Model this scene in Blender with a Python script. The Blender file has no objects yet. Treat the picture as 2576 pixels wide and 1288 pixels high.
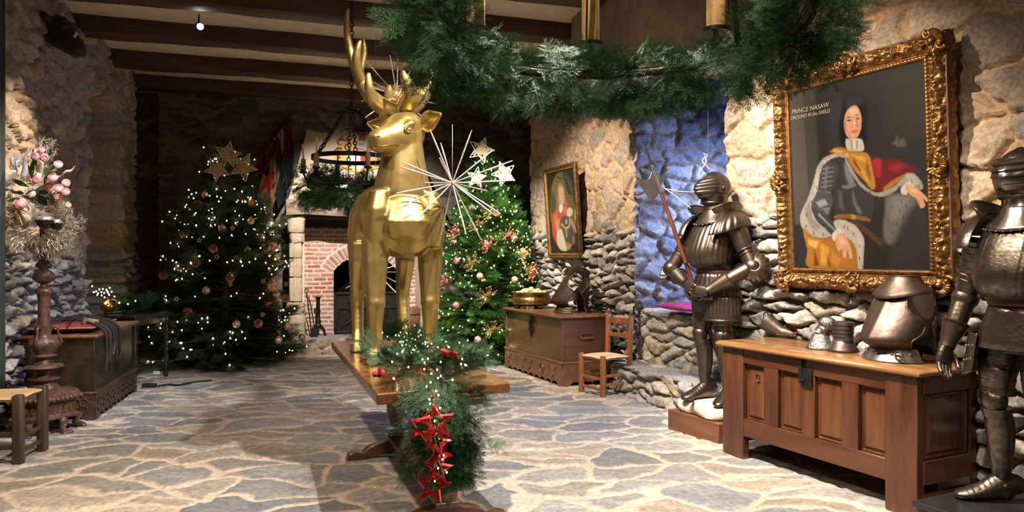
import bpy, bmesh, math, random
import numpy as np
from mathutils import Vector, Matrix, Euler
random.seed(7); RNG = np.random.default_rng(11)
PI = math.pi
SC = bpy.context.scene
COL = SC.collection
H_EYE, F = 1.45, 1850.0

def at(px, py, Y):
    "world point seen at photo pixel (px,py) at distance Y"
    return Vector(((px-1288)*Y/F, Y, H_EYE-(py-644)*Y/F))
def on(px, py, Z=0.0):
    Y = (H_EYE-Z)*F/(py-644)
    return Vector(((px-1288)*Y/F, Y, Z))

# ---------------------------------------------------------------- geometry collector
class G:
    def __init__(s): s.v=[]; s.f=[]; s.m=[]; s.M=Matrix.Identity(4)
    def add(s, vs, fs, mat=0):
        b=len(s.v); M=s.M
        s.v += [tuple(M @ Vector(p)) for p in vs]
        s.f += [tuple(i+b for i in f) for f in fs]; s.m += [mat]*len(fs)
        return s
    def box(s, c, d, rot=None, mat=0, taper=1.0):
        R = rot if rot is not None else Matrix.Identity(3)
        vs=[]
        for z in (-.5,.5):
            t = taper if z>0 else 1.0
            for x,y in ((-.5,-.5),(.5,-.5),(.5,.5),(-.5,.5)):
                vs.append(Vector(c)+R@Vector((x*d[0]*t,y*d[1]*t,z*d[2])))
        return s.add(vs,[(3,2,1,0),(4,5,6,7),(0,1,5,4),(1,2,6,5),(2,3,7,6),(3,0,4,7)],mat)
    def loft(s, rings, cap=True, mat=0, closed=True):
        n=len(rings[0]); vs=[p for r in rings for p in r]; fs=[]
        for i in range(len(rings)-1):
            for j in range(n if closed else n-1):
                k=(j+1)%n
                fs.append((i*n+j,i*n+k,(i+1)*n+k,(i+1)*n+j))
        if cap and closed:
            fs.append(tuple(range(n-1,-1,-1))); b=(len(rings)-1)*n
            fs.append(tuple(range(b,b+n)))
        return s.add(vs,fs,mat)
    def tube(s, path, r, n=10, cap=True, mat=0, up=None, mod=None):
        P=[Vector(p) for p in path]; m=len(P)
        R=[(r if not isinstance(r,(list,)) else r[i]) for i in range(m)]
        T=[]
        for i in range(m):
            t=P[min(i+1,m-1)]-P[max(i-1,0)]
            T.append(t.normalized() if t.length>1e-9 else Vector((0,0,1)))
        u=Vector(up) if up else (Vector((0,0,1)) if abs(T[0].z)<.9 else Vector((1,0,0)))
        rings=[]; a=None
        for i in range(m):
            if a is None: a=u.cross(T[i])
            else: a=a-T[i]*a.dot(T[i])
            if a.length<1e-6: a=Vector((1,0,0)).cross(T[i])
            a.normalize(); b=T[i].cross(a)
            rx,ry = R[i] if isinstance(R[i],(tuple,)) else (R[i],R[i])
            ring=[]
            for j in range(n):
                th=2*PI*j/n; q=mod(i,th) if mod else 1.0
                ring.append(P[i]+a*(rx*q*math.cos(th))+b*(ry*q*math.sin(th)))
            rings.append(ring)
        return s.loft(rings,cap,mat)
    def lathe(s, prof, n=24, c=(0,0,0), mat=0, mod=None, cap=True):
        rings=[]
        for i,(r,z) in enumerate(prof):
            rings.append([Vector((c[0]+r*(mod(i,2*PI*j/n) if mod else 1)*math.cos(2*PI*j/n),
                                  c[1]+r*(mod(i,2*PI*j/n) if mod else 1)*math.sin(2*PI*j/n), c[2]+z)) for j in range(n)])
        return s.loft(rings,cap,mat)
    def ball(s, c, r, n=14, m=9, mat=0, R=None, mod=None):
        rr = r if isinstance(r,(tuple,list)) else (r,r,r)
        vs=[]; fs=[]; c=Vector(c)
        for i in range(m+1):
            ph=PI*i/m
            for j in range(n):
                th=2*PI*j/n; q=mod(th,ph) if mod else 1
                p=Vector((rr[0]*q*math.sin(ph)*math.cos(th),rr[1]*q*math.sin(ph)*math.sin(th),-rr[2]*q*math.cos(ph)))
                vs.append(c+(R@p if R is not None else p))
        for i in range(m):
            for j in range(n):
                k=(j+1)%n; fs.append((i*n+j,i*n+k,(i+1)*n+k,(i+1)*n+j))
        return s.add(vs,fs,mat)
    def grid(s, fn, nu, nv, mat=0, wrap=False):
        vs=[fn(i/(nu-1),j/(nv-1)) for j in range(nv) for i in range(nu)]; fs=[]
        for j in range(nv-1):
            for i in range(nu-1): fs.append((j*nu+i,j*nu+i+1,(j+1)*nu+i+1,(j+1)*nu+i))
        return s.add(vs,fs,mat)
    def prism(s, poly, d, M=None, mat=0):
        "poly in local xz, thickness d along y (centred)"
        n=len(poly); M=M or Matrix.Identity(4)
        vs=[M@Vector((x,-d/2,z)) for x,z in poly]+[M@Vector((x,d/2,z)) for x,z in poly]
        fs=[tuple(range(n)),tuple(range(2*n-1,n-1,-1))]+[(i,(i+n),((i+1)%n)+n,(i+1)%n) for i in range(n)]
        return s.add(vs,fs,mat)
    def torus(s, c, R, r, n=24, m=8, rot=None, mat=0, sx=1.0):
        rings=[]
        for i in range(n):
            a=2*PI*i/n; ring=[]
            for j in range(m):
                b=2*PI*j/m
                p=Vector(((R*sx+r*math.cos(b))*math.cos(a),(R+r*math.cos(b))*math.sin(a),r*math.sin(b)))
                ring.append(Vector(c)+(rot@p if rot is not None else p))
            rings.append(ring)
        rings.append(rings[0])
        return s.loft(rings,False,mat)
    def build(s, name, mat, parent=None, smooth=40, bevel=0, sub=0, solid=0, seg=2, flip=True):
        me=bpy.data.meshes.new(name); me.from_pydata(s.v,[],s.f); me.validate(clean_customdata=False)
        if flip:
            bm=bmesh.new(); bm.from_mesh(me); bmesh.ops.recalc_face_normals(bm,faces=bm.faces); bm.to_mesh(me); bm.free()
        mats = mat if isinstance(mat,(list,tuple)) else [mat]
        for m_ in mats: me.materials.append(m_)
        if len(mats)>1 and len(me.polygons)==len(s.m): me.polygons.foreach_set('material_index',s.m)
        return finish(name, me, parent, smooth, bevel, sub, solid, seg)

def finish(name, me, parent=None, smooth=40, bevel=0, sub=0, solid=0, seg=2):
    if smooth:
        me.polygons.foreach_set('use_smooth',[True]*len(me.polygons))
        if smooth<179: me.set_sharp_from_angle(angle=math.radians(smooth))
    o=bpy.data.objects.new(name,me); COL.objects.link(o)
    if parent: o.parent=parent
    if solid:
        m=o.modifiers.new('solid','SOLIDIFY'); m.thickness=solid; m.offset=0
    if bevel:
        m=o.modifiers.new('bevel','BEVEL'); m.width=bevel; m.segments=seg; m.limit_method='ANGLE'; m.angle_limit=math.radians(35)
        m.harden_normals=False
    if sub:
        m=o.modifiers.new('sub','SUBSURF'); m.levels=sub; m.render_levels=sub
    return o

def np_mesh(name, V, Fq, mat, parent=None, col=None, smooth=True):
    "fast mesh of quads / tris from arrays"
    me=bpy.data.meshes.new(name); V=np.ascontiguousarray(V,dtype=np.float32); Fq=np.ascontiguousarray(Fq,dtype=np.int32)
    k=Fq.shape[1]
    me.vertices.add(len(V)); me.vertices.foreach_set('co',V.ravel())
    me.loops.add(Fq.size); me.loops.foreach_set('vertex_index',Fq.ravel())
    me.polygons.add(len(Fq)); me.polygons.foreach_set('loop_start',np.arange(0,Fq.size,k,dtype=np.int32))
    me.polygons.foreach_set('loop_total',np.full(len(Fq),k,dtype=np.int32))
    me.update(calc_edges=True)
    if smooth: me.polygons.foreach_set('use_smooth',[True]*len(Fq))
    if col is not None:
        a=me.color_attributes.new('Col','FLOAT_COLOR','POINT')
        c=np.ones((len(V),4),dtype=np.float32); c[:,:3]=col; a.data.foreach_set('color',c.ravel())
    me.materials.append(mat)
    o=bpy.data.objects.new(name,me); COL.objects.link(o)
    if parent: o.parent=parent
    return o

def tag(o, label=None, cat=None, group=None, kind=None):
    if label: o['label']=label
    if cat: o['category']=cat
    if group: o['group']=group
    if kind: o['kind']=kind
    return o
def thing(name, label, cat, loc=(0,0,0), rz=0, group=None):
    o=bpy.data.objects.new(name,None); COL.objects.link(o); o.location=loc; o.rotation_euler=(0,0,rz)
    o.empty_display_size=.05
    return tag(o,label,cat,group)
def dup(o, loc=None, rot=None, label=None, scale=None):
    r=o.copy(); COL.objects.link(r)
    if loc is not None: r.location=loc
    if rot is not None: r.rotation_euler=rot
    if scale is not None: r.scale=scale if isinstance(scale,(tuple,list)) else (scale,)*3
    if label: r['label']=label
    for ch in list(o.children):
        c=ch.copy(); COL.objects.link(c); c.parent=r
        for g in list(ch.children):
            d=g.copy(); COL.objects.link(d); d.parent=c
    return r
def remesh_build(g, name, mat, parent, vox=.012, it=6, fac=.5, smooth=180):
    "fuse the overlapping solids of g into one continuous skin"
    o=g.build(name+'_src',mat,None,0,flip=True)
    m=o.modifiers.new('r','REMESH'); m.mode='VOXEL'; m.voxel_size=vox
    s=o.modifiers.new('s','SMOOTH'); s.iterations=it; s.factor=fac
    dg=bpy.context.evaluated_depsgraph_get(); dg.update()
    me=bpy.data.meshes.new_from_object(o.evaluated_get(dg)); me.name=name
    old=o.data; bpy.data.objects.remove(o); bpy.data.meshes.remove(old)
    me.materials.clear(); me.materials.append(mat)
    return finish(name, me, parent, smooth)

# ---------------------------------------------------------------- noise
def _h(ix,iy,s):
    h=(ix.astype(np.int64)*374761393+iy.astype(np.int64)*668265263+s*974634777)&0xffffffff
    h=((h^(h>>13))*1274126177)&0xffffffff
    h=h^(h>>16)
    return (h&0xffff)/65535.0
def vnoise(x,y,s=0):
    ix=np.floor(x); iy=np.floor(y); fx=x-ix; fy=y-iy
    fx=fx*fx*(3-2*fx); fy=fy*fy*(3-2*fy)
    a=_h(ix,iy,s); b=_h(ix+1,iy,s); c=_h(ix,iy+1,s); d=_h(ix+1,iy+1,s)
    return (a*(1-fx)+b*fx)*(1-fy)+(c*(1-fx)+d*fx)*fy
def fbm(x,y,s=0,o=4):
    t=0;a=.5;n=0
    for k in range(o):
        t=t+a*vnoise(x*2**k,y*2**k,s+k*17); n+=a; a*=.5
    return t/n
def sstep(a,b,x):
    t=np.clip((x-a)/(b-a),0,1); return t*t*(3-2*t)

def voronoi(x,y,sx,sy,seed,jit=.85):
    "jittered-row Voronoi in cells sx*sy -> (cell random (N,4), edge distance in metres, local offsets)"
    rng=np.random.default_rng(seed)
    X=x/sx; Y=y/sy
    x0,x1,y0,y1=X.min()-2,X.max()+2,Y.min()-2,Y.max()+2
    ys=np.arange(math.floor(y0),math.ceil(y1)+1); xs=np.arange(math.floor(x0),math.ceil(x1)+1)
    gx,gy=np.meshgrid(xs,ys)
    S=np.stack([gx+(gy%2)*.5+(rng.random(gx.shape)-.5)*jit, gy+(rng.random(gx.shape)-.5)*jit],-1)
    rnd=rng.random(gx.shape+(4,))
    W,Hn=len(xs),len(ys)
    ix=np.round(X).astype(int)-xs[0]; iy=np.round(Y).astype(int)-ys[0]
    cand=[]
    for dy in (-2,-1,0,1,2):
        for dx in (-2,-1,0,1,2):
            jx=np.clip(ix+dx,0,W-1); jy=np.clip(iy+dy,0,Hn-1); cand.append(jy*W+jx)
    cand=np.stack(cand,1); SS=S.reshape(-1,2)
    P=np.stack([X,Y],1)
    d=((SS[cand]-P[:,None,:])**2).sum(2)
    k=d.argmin(1); r=np.arange(len(X)); c1=cand[r,k]
    s1=SS[c1]
    # distance to bisectors, in metres
    sc=np.array([sx,sy])
    df=(SS[cand]-s1[:,None,:])
    ln=np.sqrt((df**2).sum(2)); ln[ln<1e-9]=1e9
    mid=(SS[cand]+s1[:,None,:])/2
    e=((mid-P[:,None,:])*df).sum(2)/ln
    dirm=np.sqrt(((df/ln[:,:,None]/sc)**2).sum(2)); dirm[dirm<1e-9]=1e9
    e=e/dirm; e[cand==c1[:,None]]=1e9
    ed=e.min(1)
    return rnd.reshape(-1,4)[c1], ed, (P-s1)

# ---------------------------------------------------------------- materials
MATS={}
def nodes(name):
    m=bpy.data.materials.new(name); m.use_nodes=True
    nt=m.node_tree; b=nt.nodes['Principled BSDF']
    return m,nt,b
def N(nt,t,**kw):
    n=nt.nodes.new(t)
    for k,v in kw.items():
        if k in n.inputs.keys() if hasattr(n.inputs,'keys') else False: n.inputs[k].default_value=v
        else: setattr(n,k,v)
    return n
def rgb(c): return (c[0],c[1],c[2],1)
def mat(name, c, rough=.5, metal=0, c2=None, scale=8, stretch=(1,1,1), bump=0, bscale=None, rvar=0, emit=None, es=1, spec=None, contrast=(.35,.65), sheen=0, coat=0, detail=5):
    if name in MATS: return MATS[name]
    m,nt,b=nodes(name); L=nt.links.new
    b.inputs['Base Color'].default_value=rgb(c); b.inputs['Roughness'].default_value=rough; b.inputs['Metallic'].default_value=metal
    if spec is not None: b.inputs['Specular IOR Level'].default_value=spec
    if sheen: b.inputs['Sheen Weight'].default_value=sheen
    if coat: b.inputs['Coat Weight'].default_value=coat; b.inputs['Coat Roughness'].default_value=.15
    if c2 is not None or bump or rvar:
        tc=N(nt,'ShaderNodeTexCoord'); mp=N(nt,'ShaderNodeMapping'); mp.inputs['Scale'].default_value=stretch
        L(tc.outputs['Object'],mp.inputs['Vector'])
        nz=N(nt,'ShaderNodeTexNoise'); nz.inputs['Scale'].default_value=scale; nz.inputs['Detail'].default_value=detail; nz.inputs['Roughness'].default_value=.6
        L(mp.outputs['Vector'],nz.inputs['Vector'])
        if c2 is not None:
            r=N(nt,'ShaderNodeValToRGB'); r.color_ramp.elements[0].position=contrast[0]; r.color_ramp.elements[1].position=contrast[1]
            r.color_ramp.elements[0].color=rgb(c); r.color_ramp.elements[1].color=rgb(c2)
            L(nz.outputs['Fac'],r.inputs['Fac']); L(r.outputs['Color'],b.inputs['Base Color'])
        if rvar:
            mr=N(nt,'ShaderNodeMapRange'); mr.inputs['From Min'].default_value=.3; mr.inputs['From Max'].default_value=.7
            mr.inputs['To Min'].default_value=max(0.02,rough-rvar); mr.inputs['To Max'].default_value=min(1,rough+rvar)
            L(nz.outputs['Fac'],mr.inputs['Value']); L(mr.outputs['Result'],b.inputs['Roughness'])
        if bump:
            n2=nz
            if bscale:
                n2=N(nt,'ShaderNodeTexNoise'); n2.inputs['Scale'].default_value=bscale; n2.inputs['Detail'].default_value=4
                L(mp.outputs['Vector'],n2.inputs['Vector'])
            bp=N(nt,'ShaderNodeBump'); bp.inputs['Strength'].default_value=1; bp.inputs['Distance'].default_value=bump
            L(n2.outputs['Fac'],bp.inputs['Height']); L(bp.outputs['Normal'],b.inputs['Normal'])
    if emit is not None:
        b.inputs['Emission Color'].default_value=rgb(emit); b.inputs['Emission Strength'].default_value=es
    MATS[name]=m; return m
def attr_mat(name, rough=.8, nscale=30, namp=.35, bump=.004, bscale=60, spec=.3, sheen=0, metal=0):
    "colour from the mesh's own 'Col' (which stone / which paint), broken up with noise"
    if name in MATS: return MATS[name]
    m,nt,b=nodes(name); L=nt.links.new
    a=N(nt,'ShaderNodeVertexColor'); a.layer_name='Col'
    tc=N(nt,'ShaderNodeTexCoord')
    nz=N(nt,'ShaderNodeTexNoise'); nz.inputs['Scale'].default_value=nscale; nz.inputs['Detail'].default_value=6; nz.inputs['Roughness'].default_value=.65
    L(tc.outputs['Object'],nz.inputs['Vector'])
    mr=N(nt,'ShaderNodeMapRange'); mr.inputs['From Min'].default_value=.25; mr.inputs['From Max'].default_value=.75
    mr.inputs['To Min'].default_value=1-namp; mr.inputs['To Max'].default_value=1+namp
    L(nz.outputs['Fac'],mr.inputs['Value'])
    mx=N(nt,'ShaderNodeVectorMath'); mx.operation='SCALE'
    L(a.outputs['Color'],mx.inputs[0]); L(mr.outputs['Result'],mx.inputs['Scale']); L(mx.outputs['Vector'],b.inputs['Base Color'])
    b.inputs['Roughness'].default_value=rough; b.inputs['Specular IOR Level'].default_value=spec; b.inputs['Metallic'].default_value=metal
    if bump:
        n2=N(nt,'ShaderNodeTexNoise'); n2.inputs['Scale'].default_value=bscale; n2.inputs['Detail'].default_value=5; n2.inputs['Roughness'].default_value=.7
        L(tc.outputs['Object'],n2.inputs['Vector'])
        bp=N(nt,'ShaderNodeBump'); bp.inputs['Distance'].default_value=bump; bp.inputs['Strength'].default_value=1
        L(n2.outputs['Fac'],bp.inputs['Height']); L(bp.outputs['Normal'],b.inputs['Normal'])
    MATS[name]=m; return m
def wood(name, c, c2, axis='z', rough=.4, scale=5, coat=0, bump=.0015):
    s={'x':(.12,1,1),'y':(1,.12,1),'z':(1,1,.12)}[axis]
    return mat(name,c,rough,0,c2,scale*4,s,bump,None,.12,contrast=(.3,.7),coat=coat,detail=8)
# ================================================================ camera, world
cam_d=bpy.data.cameras.new('camera'); cam=bpy.data.objects.new('camera',cam_d); COL.objects.link(cam)
cam.location=(0,0,H_EYE); cam.rotation_euler=(PI/2,0,0)
cam_d.sensor_width=36; cam_d.lens=36*F/2576; cam_d.clip_start=.05; cam_d.clip_end=60
SC.camera=cam
cy_=SC.cycles; cy_.max_bounces=4; cy_.diffuse_bounces=2; cy_.glossy_bounces=3; cy_.transmission_bounces=2; cy_.caustics_reflective=False; cy_.caustics_refractive=False; cy_.sample_clamp_indirect=4; cy_.use_adaptive_sampling=True; cy_.adaptive_threshold=.04
w=bpy.data.worlds.new('world'); SC.world=w; w.use_nodes=True
w.node_tree.nodes['Background'].inputs[0].default_value=(.9,.75,.6,1); w.node_tree.nodes['Background'].inputs[1].default_value=.02
vs=SC.view_settings; vs.view_transform='Standard'; vs.look='None'; vs.gamma=1; vs.use_curve_mapping=False; vs.exposure=0.22

# ================================================================ rubble masonry
STONE_M=attr_mat('rubble_stone',.82,38,.52,.009,55,spec=.22)
FLOOR_M=attr_mat('flagstone',.60,30,.46,.006,60,spec=.35)
UP=dict(L=.34,H=.22,relief=.042,gap=.020,rough=.034,mortar=(.44,.295,.175),pal=[(.37,.30,.225),(.30,.245,.19),(.43,.345,.255),(.34,.285,.24),(.40,.30,.205),(.265,.24,.215)])
LOW=dict(L=.25,H=.092,relief=.088,gap=.018,rough=.045,mortar=(.19,.165,.135),pal=[(.37,.355,.33),(.27,.265,.255),(.46,.44,.40),(.21,.205,.20),(.42,.385,.33),(.33,.315,.295)])  # low mortar darkened: shade of the deep joints put into its colour
def rubble(name, p0, p1, z0, z1, side, res, seed, split=None, up=UP, low=LOW, hole=None, push=None, amp=1.0, kind='structure', tint=(1,1,1)):
    "a wall from p0 to p1 (floor plan); side = the room side (+1 left of p0->p1). Each stone stands out of its mortar."
    p0=np.array(p0,float); p1=np.array(p1,float); Ln=np.linalg.norm(p1-p0); d=(p1-p0)/Ln; n=np.array([-d[1],d[0]])*side
    nu=max(2,int(Ln/res)+1); nz=max(2,int((z1-z0)/res)+1)
    U,Z=np.meshgrid(np.linspace(0,Ln,nu),np.linspace(z0,z1,nz)); U=U.ravel(); Z=Z.ravel()
    hh=np.zeros_like(U); col=np.zeros((len(U),3))
    wx=U+(fbm(U*3.1,Z*3.1,seed+1,3)-.5)*.22+(fbm(U*14,Z*14,seed+2,2)-.5)*.05
    wz=Z+(fbm(U*2.6+9,Z*2.6,seed+3,3)-.5)*.20+(fbm(U*14+5,Z*14,seed+4,2)-.5)*.045
    def layer(P,sd):
        r,e,off=voronoi(wx,wz,P['L'],P['H'],sd)
        g=P['gap']*(.5+r[:,3])
        m=sstep(g*.35,g*1.25,e)                         # 1 on a stone, 0 in the joint
        dome=np.sqrt(np.clip(e/(P['H']*.42),0,1))
        rough=(fbm(U*9+r[:,0]*40,Z*12+r[:,1]*40,sd+5,4)-.5)
        ridg=1-np.abs(2*fbm(U*7+r[:,2]*30,Z*22,sd+7,3)-1)
        tilt=(off[:,0]*(r[:,1]-.5)*1.2+off[:,1]*(r[:,2]-.62)*1.5)
        h=m*(P['relief']*(.35+.75*r[:,0])*(.74+.26*dome)+P['relief']*tilt+P['rough']*(rough*1.3+.5*(ridg-.6)))+(1-m)*(fbm(U*20,Z*20,sd+9,3)-.5)*.016
        pal=np.array(P['pal']); k=(r[:,2]*len(pal)).astype(int)%len(pal)
        c=pal[k]*(.82+.36*r[:,1:2])
        c=c*(.78+.44*fbm(U*6,Z*9,sd+12,4))[:,None]
        mo=np.array(P['mortar'])*(.85+.3*fbm(U*8,Z*8,sd+15,3))[:,None]
        return h, mo*(1-m[:,None])+c*m[:,None]
    if split is None: hh,col=layer(up,seed+20)
    elif split=='low': hh,col=layer(low,seed+40)
    else:
        hu,cu=layer(up,seed+20); hl,cl=layer(low,seed+40)
        q=sstep(-.05,.05,Z-split-(fbm(U*1.6,Z*0+3,seed+60,2)-.5)*.5)
        hh=hl*(1-q)+hu*q; col=cl*(1-q)[:,None]+cu*q[:,None]
    hh=hh*amp+(fbm(U*.8,Z*.8,seed+70,2)-.5)*.08
    if push is not None: hh=hh+push(U,Z)
    V=np.stack([p0[0]+d[0]*U+n[0]*hh, p0[1]+d[1]*U+n[1]*hh, Z],1)
    idx=np.arange(nu*nz).reshape(nz,nu)
    Fq=np.stack([idx[:-1,:-1],idx[:-1,1:],idx[1:,1:],idx[1:,:-1]],-1).reshape(-1,4)
    if side<0: pass
    else: Fq=Fq[:,::-1]
    if hole is not None:
        c=hole(U,Z); keep=~(c[Fq].all(1)); Fq=Fq[keep]
    o=np_mesh(name,V,Fq,STONE_M,None,col*np.array(tint))
    return tag(o,kind=kind)

ZC=4.0
def wl(Y): return (-2.73-.2475*Y, Y)         # left wall line
def wa(Y): return (4.66-.4*Y, Y)             # far right wall
def wb(Y): return (4.826-.48*Y, Y)           # near right wall (painting)
# left wall with a blind arched niche
LW0,LW1=wl(3.2),wl(10.1)
def lniche(U,Z):
    Y=3.2+U/1.0302
    t=np.clip((Y-8.85)/.62,-1,1); top=3.02+.32*np.sqrt(1-t*t)
    m=sstep(.68,.60,np.abs(Y-8.85))*sstep(top+.04,top-.04,Z)*sstep(.66,.74,Z)
    return -.42*m
rubble('wall_left',LW0,LW1,0,ZC,-1,.020,3,split=1.45,push=lniche,amp=1.15,up=dict(UP,L=.23,H=.165,relief=.05,gap=.017))
# dark passage beside the back wall
rubble('wall_passage',(-5.23,10.1),(-6.2,11.6),0,ZC,-1,.03,5,split='low',amp=.3)
rubble('wall_passage_end',(-6.3,11.2),(-5.23,11.9),0,ZC,-1,.06,6,split='low')
BW=lambda X:(X,12.56+.318*X)
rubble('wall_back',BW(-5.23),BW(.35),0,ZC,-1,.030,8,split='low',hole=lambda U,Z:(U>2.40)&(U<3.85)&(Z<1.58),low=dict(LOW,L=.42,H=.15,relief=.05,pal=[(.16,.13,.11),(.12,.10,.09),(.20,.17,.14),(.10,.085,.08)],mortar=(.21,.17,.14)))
rubble('wall_passage_side',(-5.23,10.9),(-5.23,11.9),0,ZC,1,.03,9,split='low',amp=.3)
# far right wall, with the deep window recess behind the fir tree
rubble('wall_right',wa(10.9),wa(8.12),0,ZC,-1,.016,12,split=1.75,up=dict(UP,H=.27,L=.24))
rubble('wall_recess_near',wa(10.9),(1.5,11.45),0,ZC,1,.04,13,split=1.6)
rubble('wall_recess_far',(.35,12.65),(1.6,13.0),0,ZC,-1,.04,14,split=1.6)
g=G(); R=Matrix.Rotation(math.atan2(-2.8,1.12)*1+0,3,'Z')
def arch_band(name,pa,pb,zs,rise,th,seed):
    "masonry over an opening between two plan points, its soffit arched"
    pa=np.array(pa);pb=np.array(pb);L=np.linalg.norm(pb-pa);d=(pb-pa)/L;n=np.array([d[1],-d[0]])
    g=G(); k=14; rr=[]
    for i in range(k+1):
        t=i/k; z=zs+rise*math.sqrt(max(0,1-(2*t-1)**2)); p=pa+d*L*t
        rr.append([Vector((p[0],p[1],z)),Vector((p[0],p[1],ZC)),Vector((p[0]+n[0]*th,p[1]+n[1]*th,ZC)),Vector((p[0]+n[0]*th,p[1]+n[1]*th,z))])
    g.loft(rr); o=g.build(name,mat('arch_stone',(.34,.26,.18),.85,0,(.22,.17,.13),7,bump=.02),None,30); return tag(o,kind='structure')
arch_band('trim_1',wa(10.95),(.33,12.62),2.75,.45,.5,1)
# embrasure between the two right walls: far reveal (blue lit), window at its end
RV=Vector((.925,.38,0)).normalized()
p0=wa(8.16); p0=(p0[0]-.06,p0[1]-.05); p1=(p0[0]+RV.x*2.2,p0[1]+RV.y*2.2)
BL=dict(UP,L=.30,H=.17,gap=.028,relief=.055,mortar=(.27,.195,.135),pal=[(.36,.35,.34),(.26,.26,.265),(.44,.42,.39),(.20,.20,.21)])
rubble('wall_reveal',p0,p1,0,ZC,-1,.018,16,up=BL)
q0=wb(6.22); q1=(q0[0]+1.6,q0[1]+.72)
rubble('wall_reveal_near',q0,q1,0,ZC,1,.05,17,split=1.5)
rubble('wall_outer',p1,(q1[0]+.25,q1[1]+.1),0,ZC,-1,.05,18,split=1.5,hole=lambda U,Z:(Z>1.3)&(Z<3.1)&(U>.35)&(U<1.35))
# window pane: dusk sky behind
wc=Vector(((p1[0]+q1[0])/2+.1,(p1[1]+q1[1])/2,2.2))
g=G(); dirw=Vector((q1[0]-p1[0],q1[1]-p1[1],0)).normalized(); Rw=Matrix.Rotation(math.atan2(dirw.y,dirw.x),3,'Z')
g.box(wc,(1.3,.02,2.0),Rw)
wo=tag(g.build('window_1',mat('dusk_sky',(.05,.08,.2),.3,emit=(.10,.22,1.0),es=1.2),None,0),kind='structure')
arch_band('trim_light_block',wa(8.10),wb(6.24),2.95,.35,.8,2)  # band added to block upward window light from the ceiling beams
# painting wall
rubble('wall_front_right',wb(6.22),wb(2.2),0,ZC,-1,.0135,21,split=1.62,up=dict(UP,L=.44,H=.27,relief=.046,gap=.024),low=dict(LOW,L=.32,H=.105,relief=.085,gap=.016,rough=.05),amp=1.1)
# the part of the room behind the photographer
rubble('wall_rear',(-2.6,-2.4),(6.2,-2.4),0,ZC,1,.12,31,split=1.5)
rubble('wall_left_rear',wl(-2.6),wl(3.25),0,ZC,-1,.10,32,split=1.5)
rubble('wall_right_rear',wb(2.25),wb(-2.6),0,ZC,-1,.10,33,split=1.5)

# stone steps and window seat of the embrasure
def slab_pile(name,pa,pb,depth,z0,z1,seed,topc=(.36,.35,.34)):
    rubble(name,pa,pb,z0,z1,-1,.016,seed,split='low',low=dict(LOW,L=.34,H=.14,relief=.07,mortar=(.40,.34,.26),pal=[(.40,.36,.30),(.33,.31,.28),(.46,.38,.28),(.36,.355,.35)]))
    d=Vector((pb[0]-pa[0],pb[1]-pa[1],0)); L=d.length; d.normalize(); n=Vector((-d.y,d.x,0))
    nu,nv=int(L/.03)+2,int(depth/.03)+2
    U,W=np.meshgrid(np.linspace(-.03,L+.03,nu),np.linspace(-.045,depth,nv)); U=U.ravel();W=W.ravel()
    r,e,_=voronoi(U+(fbm(U*4,W*4,seed,2)-.5)*.2,W+(fbm(U*4+7,W*4,seed,2)-.5)*.2,.42,.36,seed+3)
    m=sstep(.006,.02,e); z=z1+.012*m+(fbm(U*8,W*8,seed+1,3)-.5)*.03-.05*sstep(.0,-.045,W)
    P=np.stack([pa[0]+d.x*U+n.x*W,pa[1]+d.y*U+n.y*W,z],1)
    idx=np.arange(nu*nv).reshape(nv,nu); Fq=np.stack([idx[:-1,:-1],idx[:-1,1:],idx[1:,1:],idx[1:,:-1]],-1).reshape(-1,4)
    c=np.array(topc)*(.75+.5*r[:,:1])*m[:,None]+np.array((.40,.32,.24))*(1-m[:,None])
    tag(np_mesh(name.replace('riser','tread'),P,Fq,STONE_M,None,c),kind='structure')
off=Vector((-.9,-.433,0))
a=Vector((*wa(8.05),0)); b=Vector((*wa(6.2),0))
slab_pile('trim_seat_riser',(a.x+.02,a.y),(b.x+.02,b.y),1.4,.0,.86,41)
a2=a+off*.36; b2=b+off*.30
slab_pile('trim_step_riser',(a2.x,a2.y),(b2.x,b2.y),.5,.0,.30,42)
rubble('trim_step_end',(a.x+.03,a.y+.06),(a2.x,a2.y),0,.30,-1,.03,43,split='low')

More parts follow.
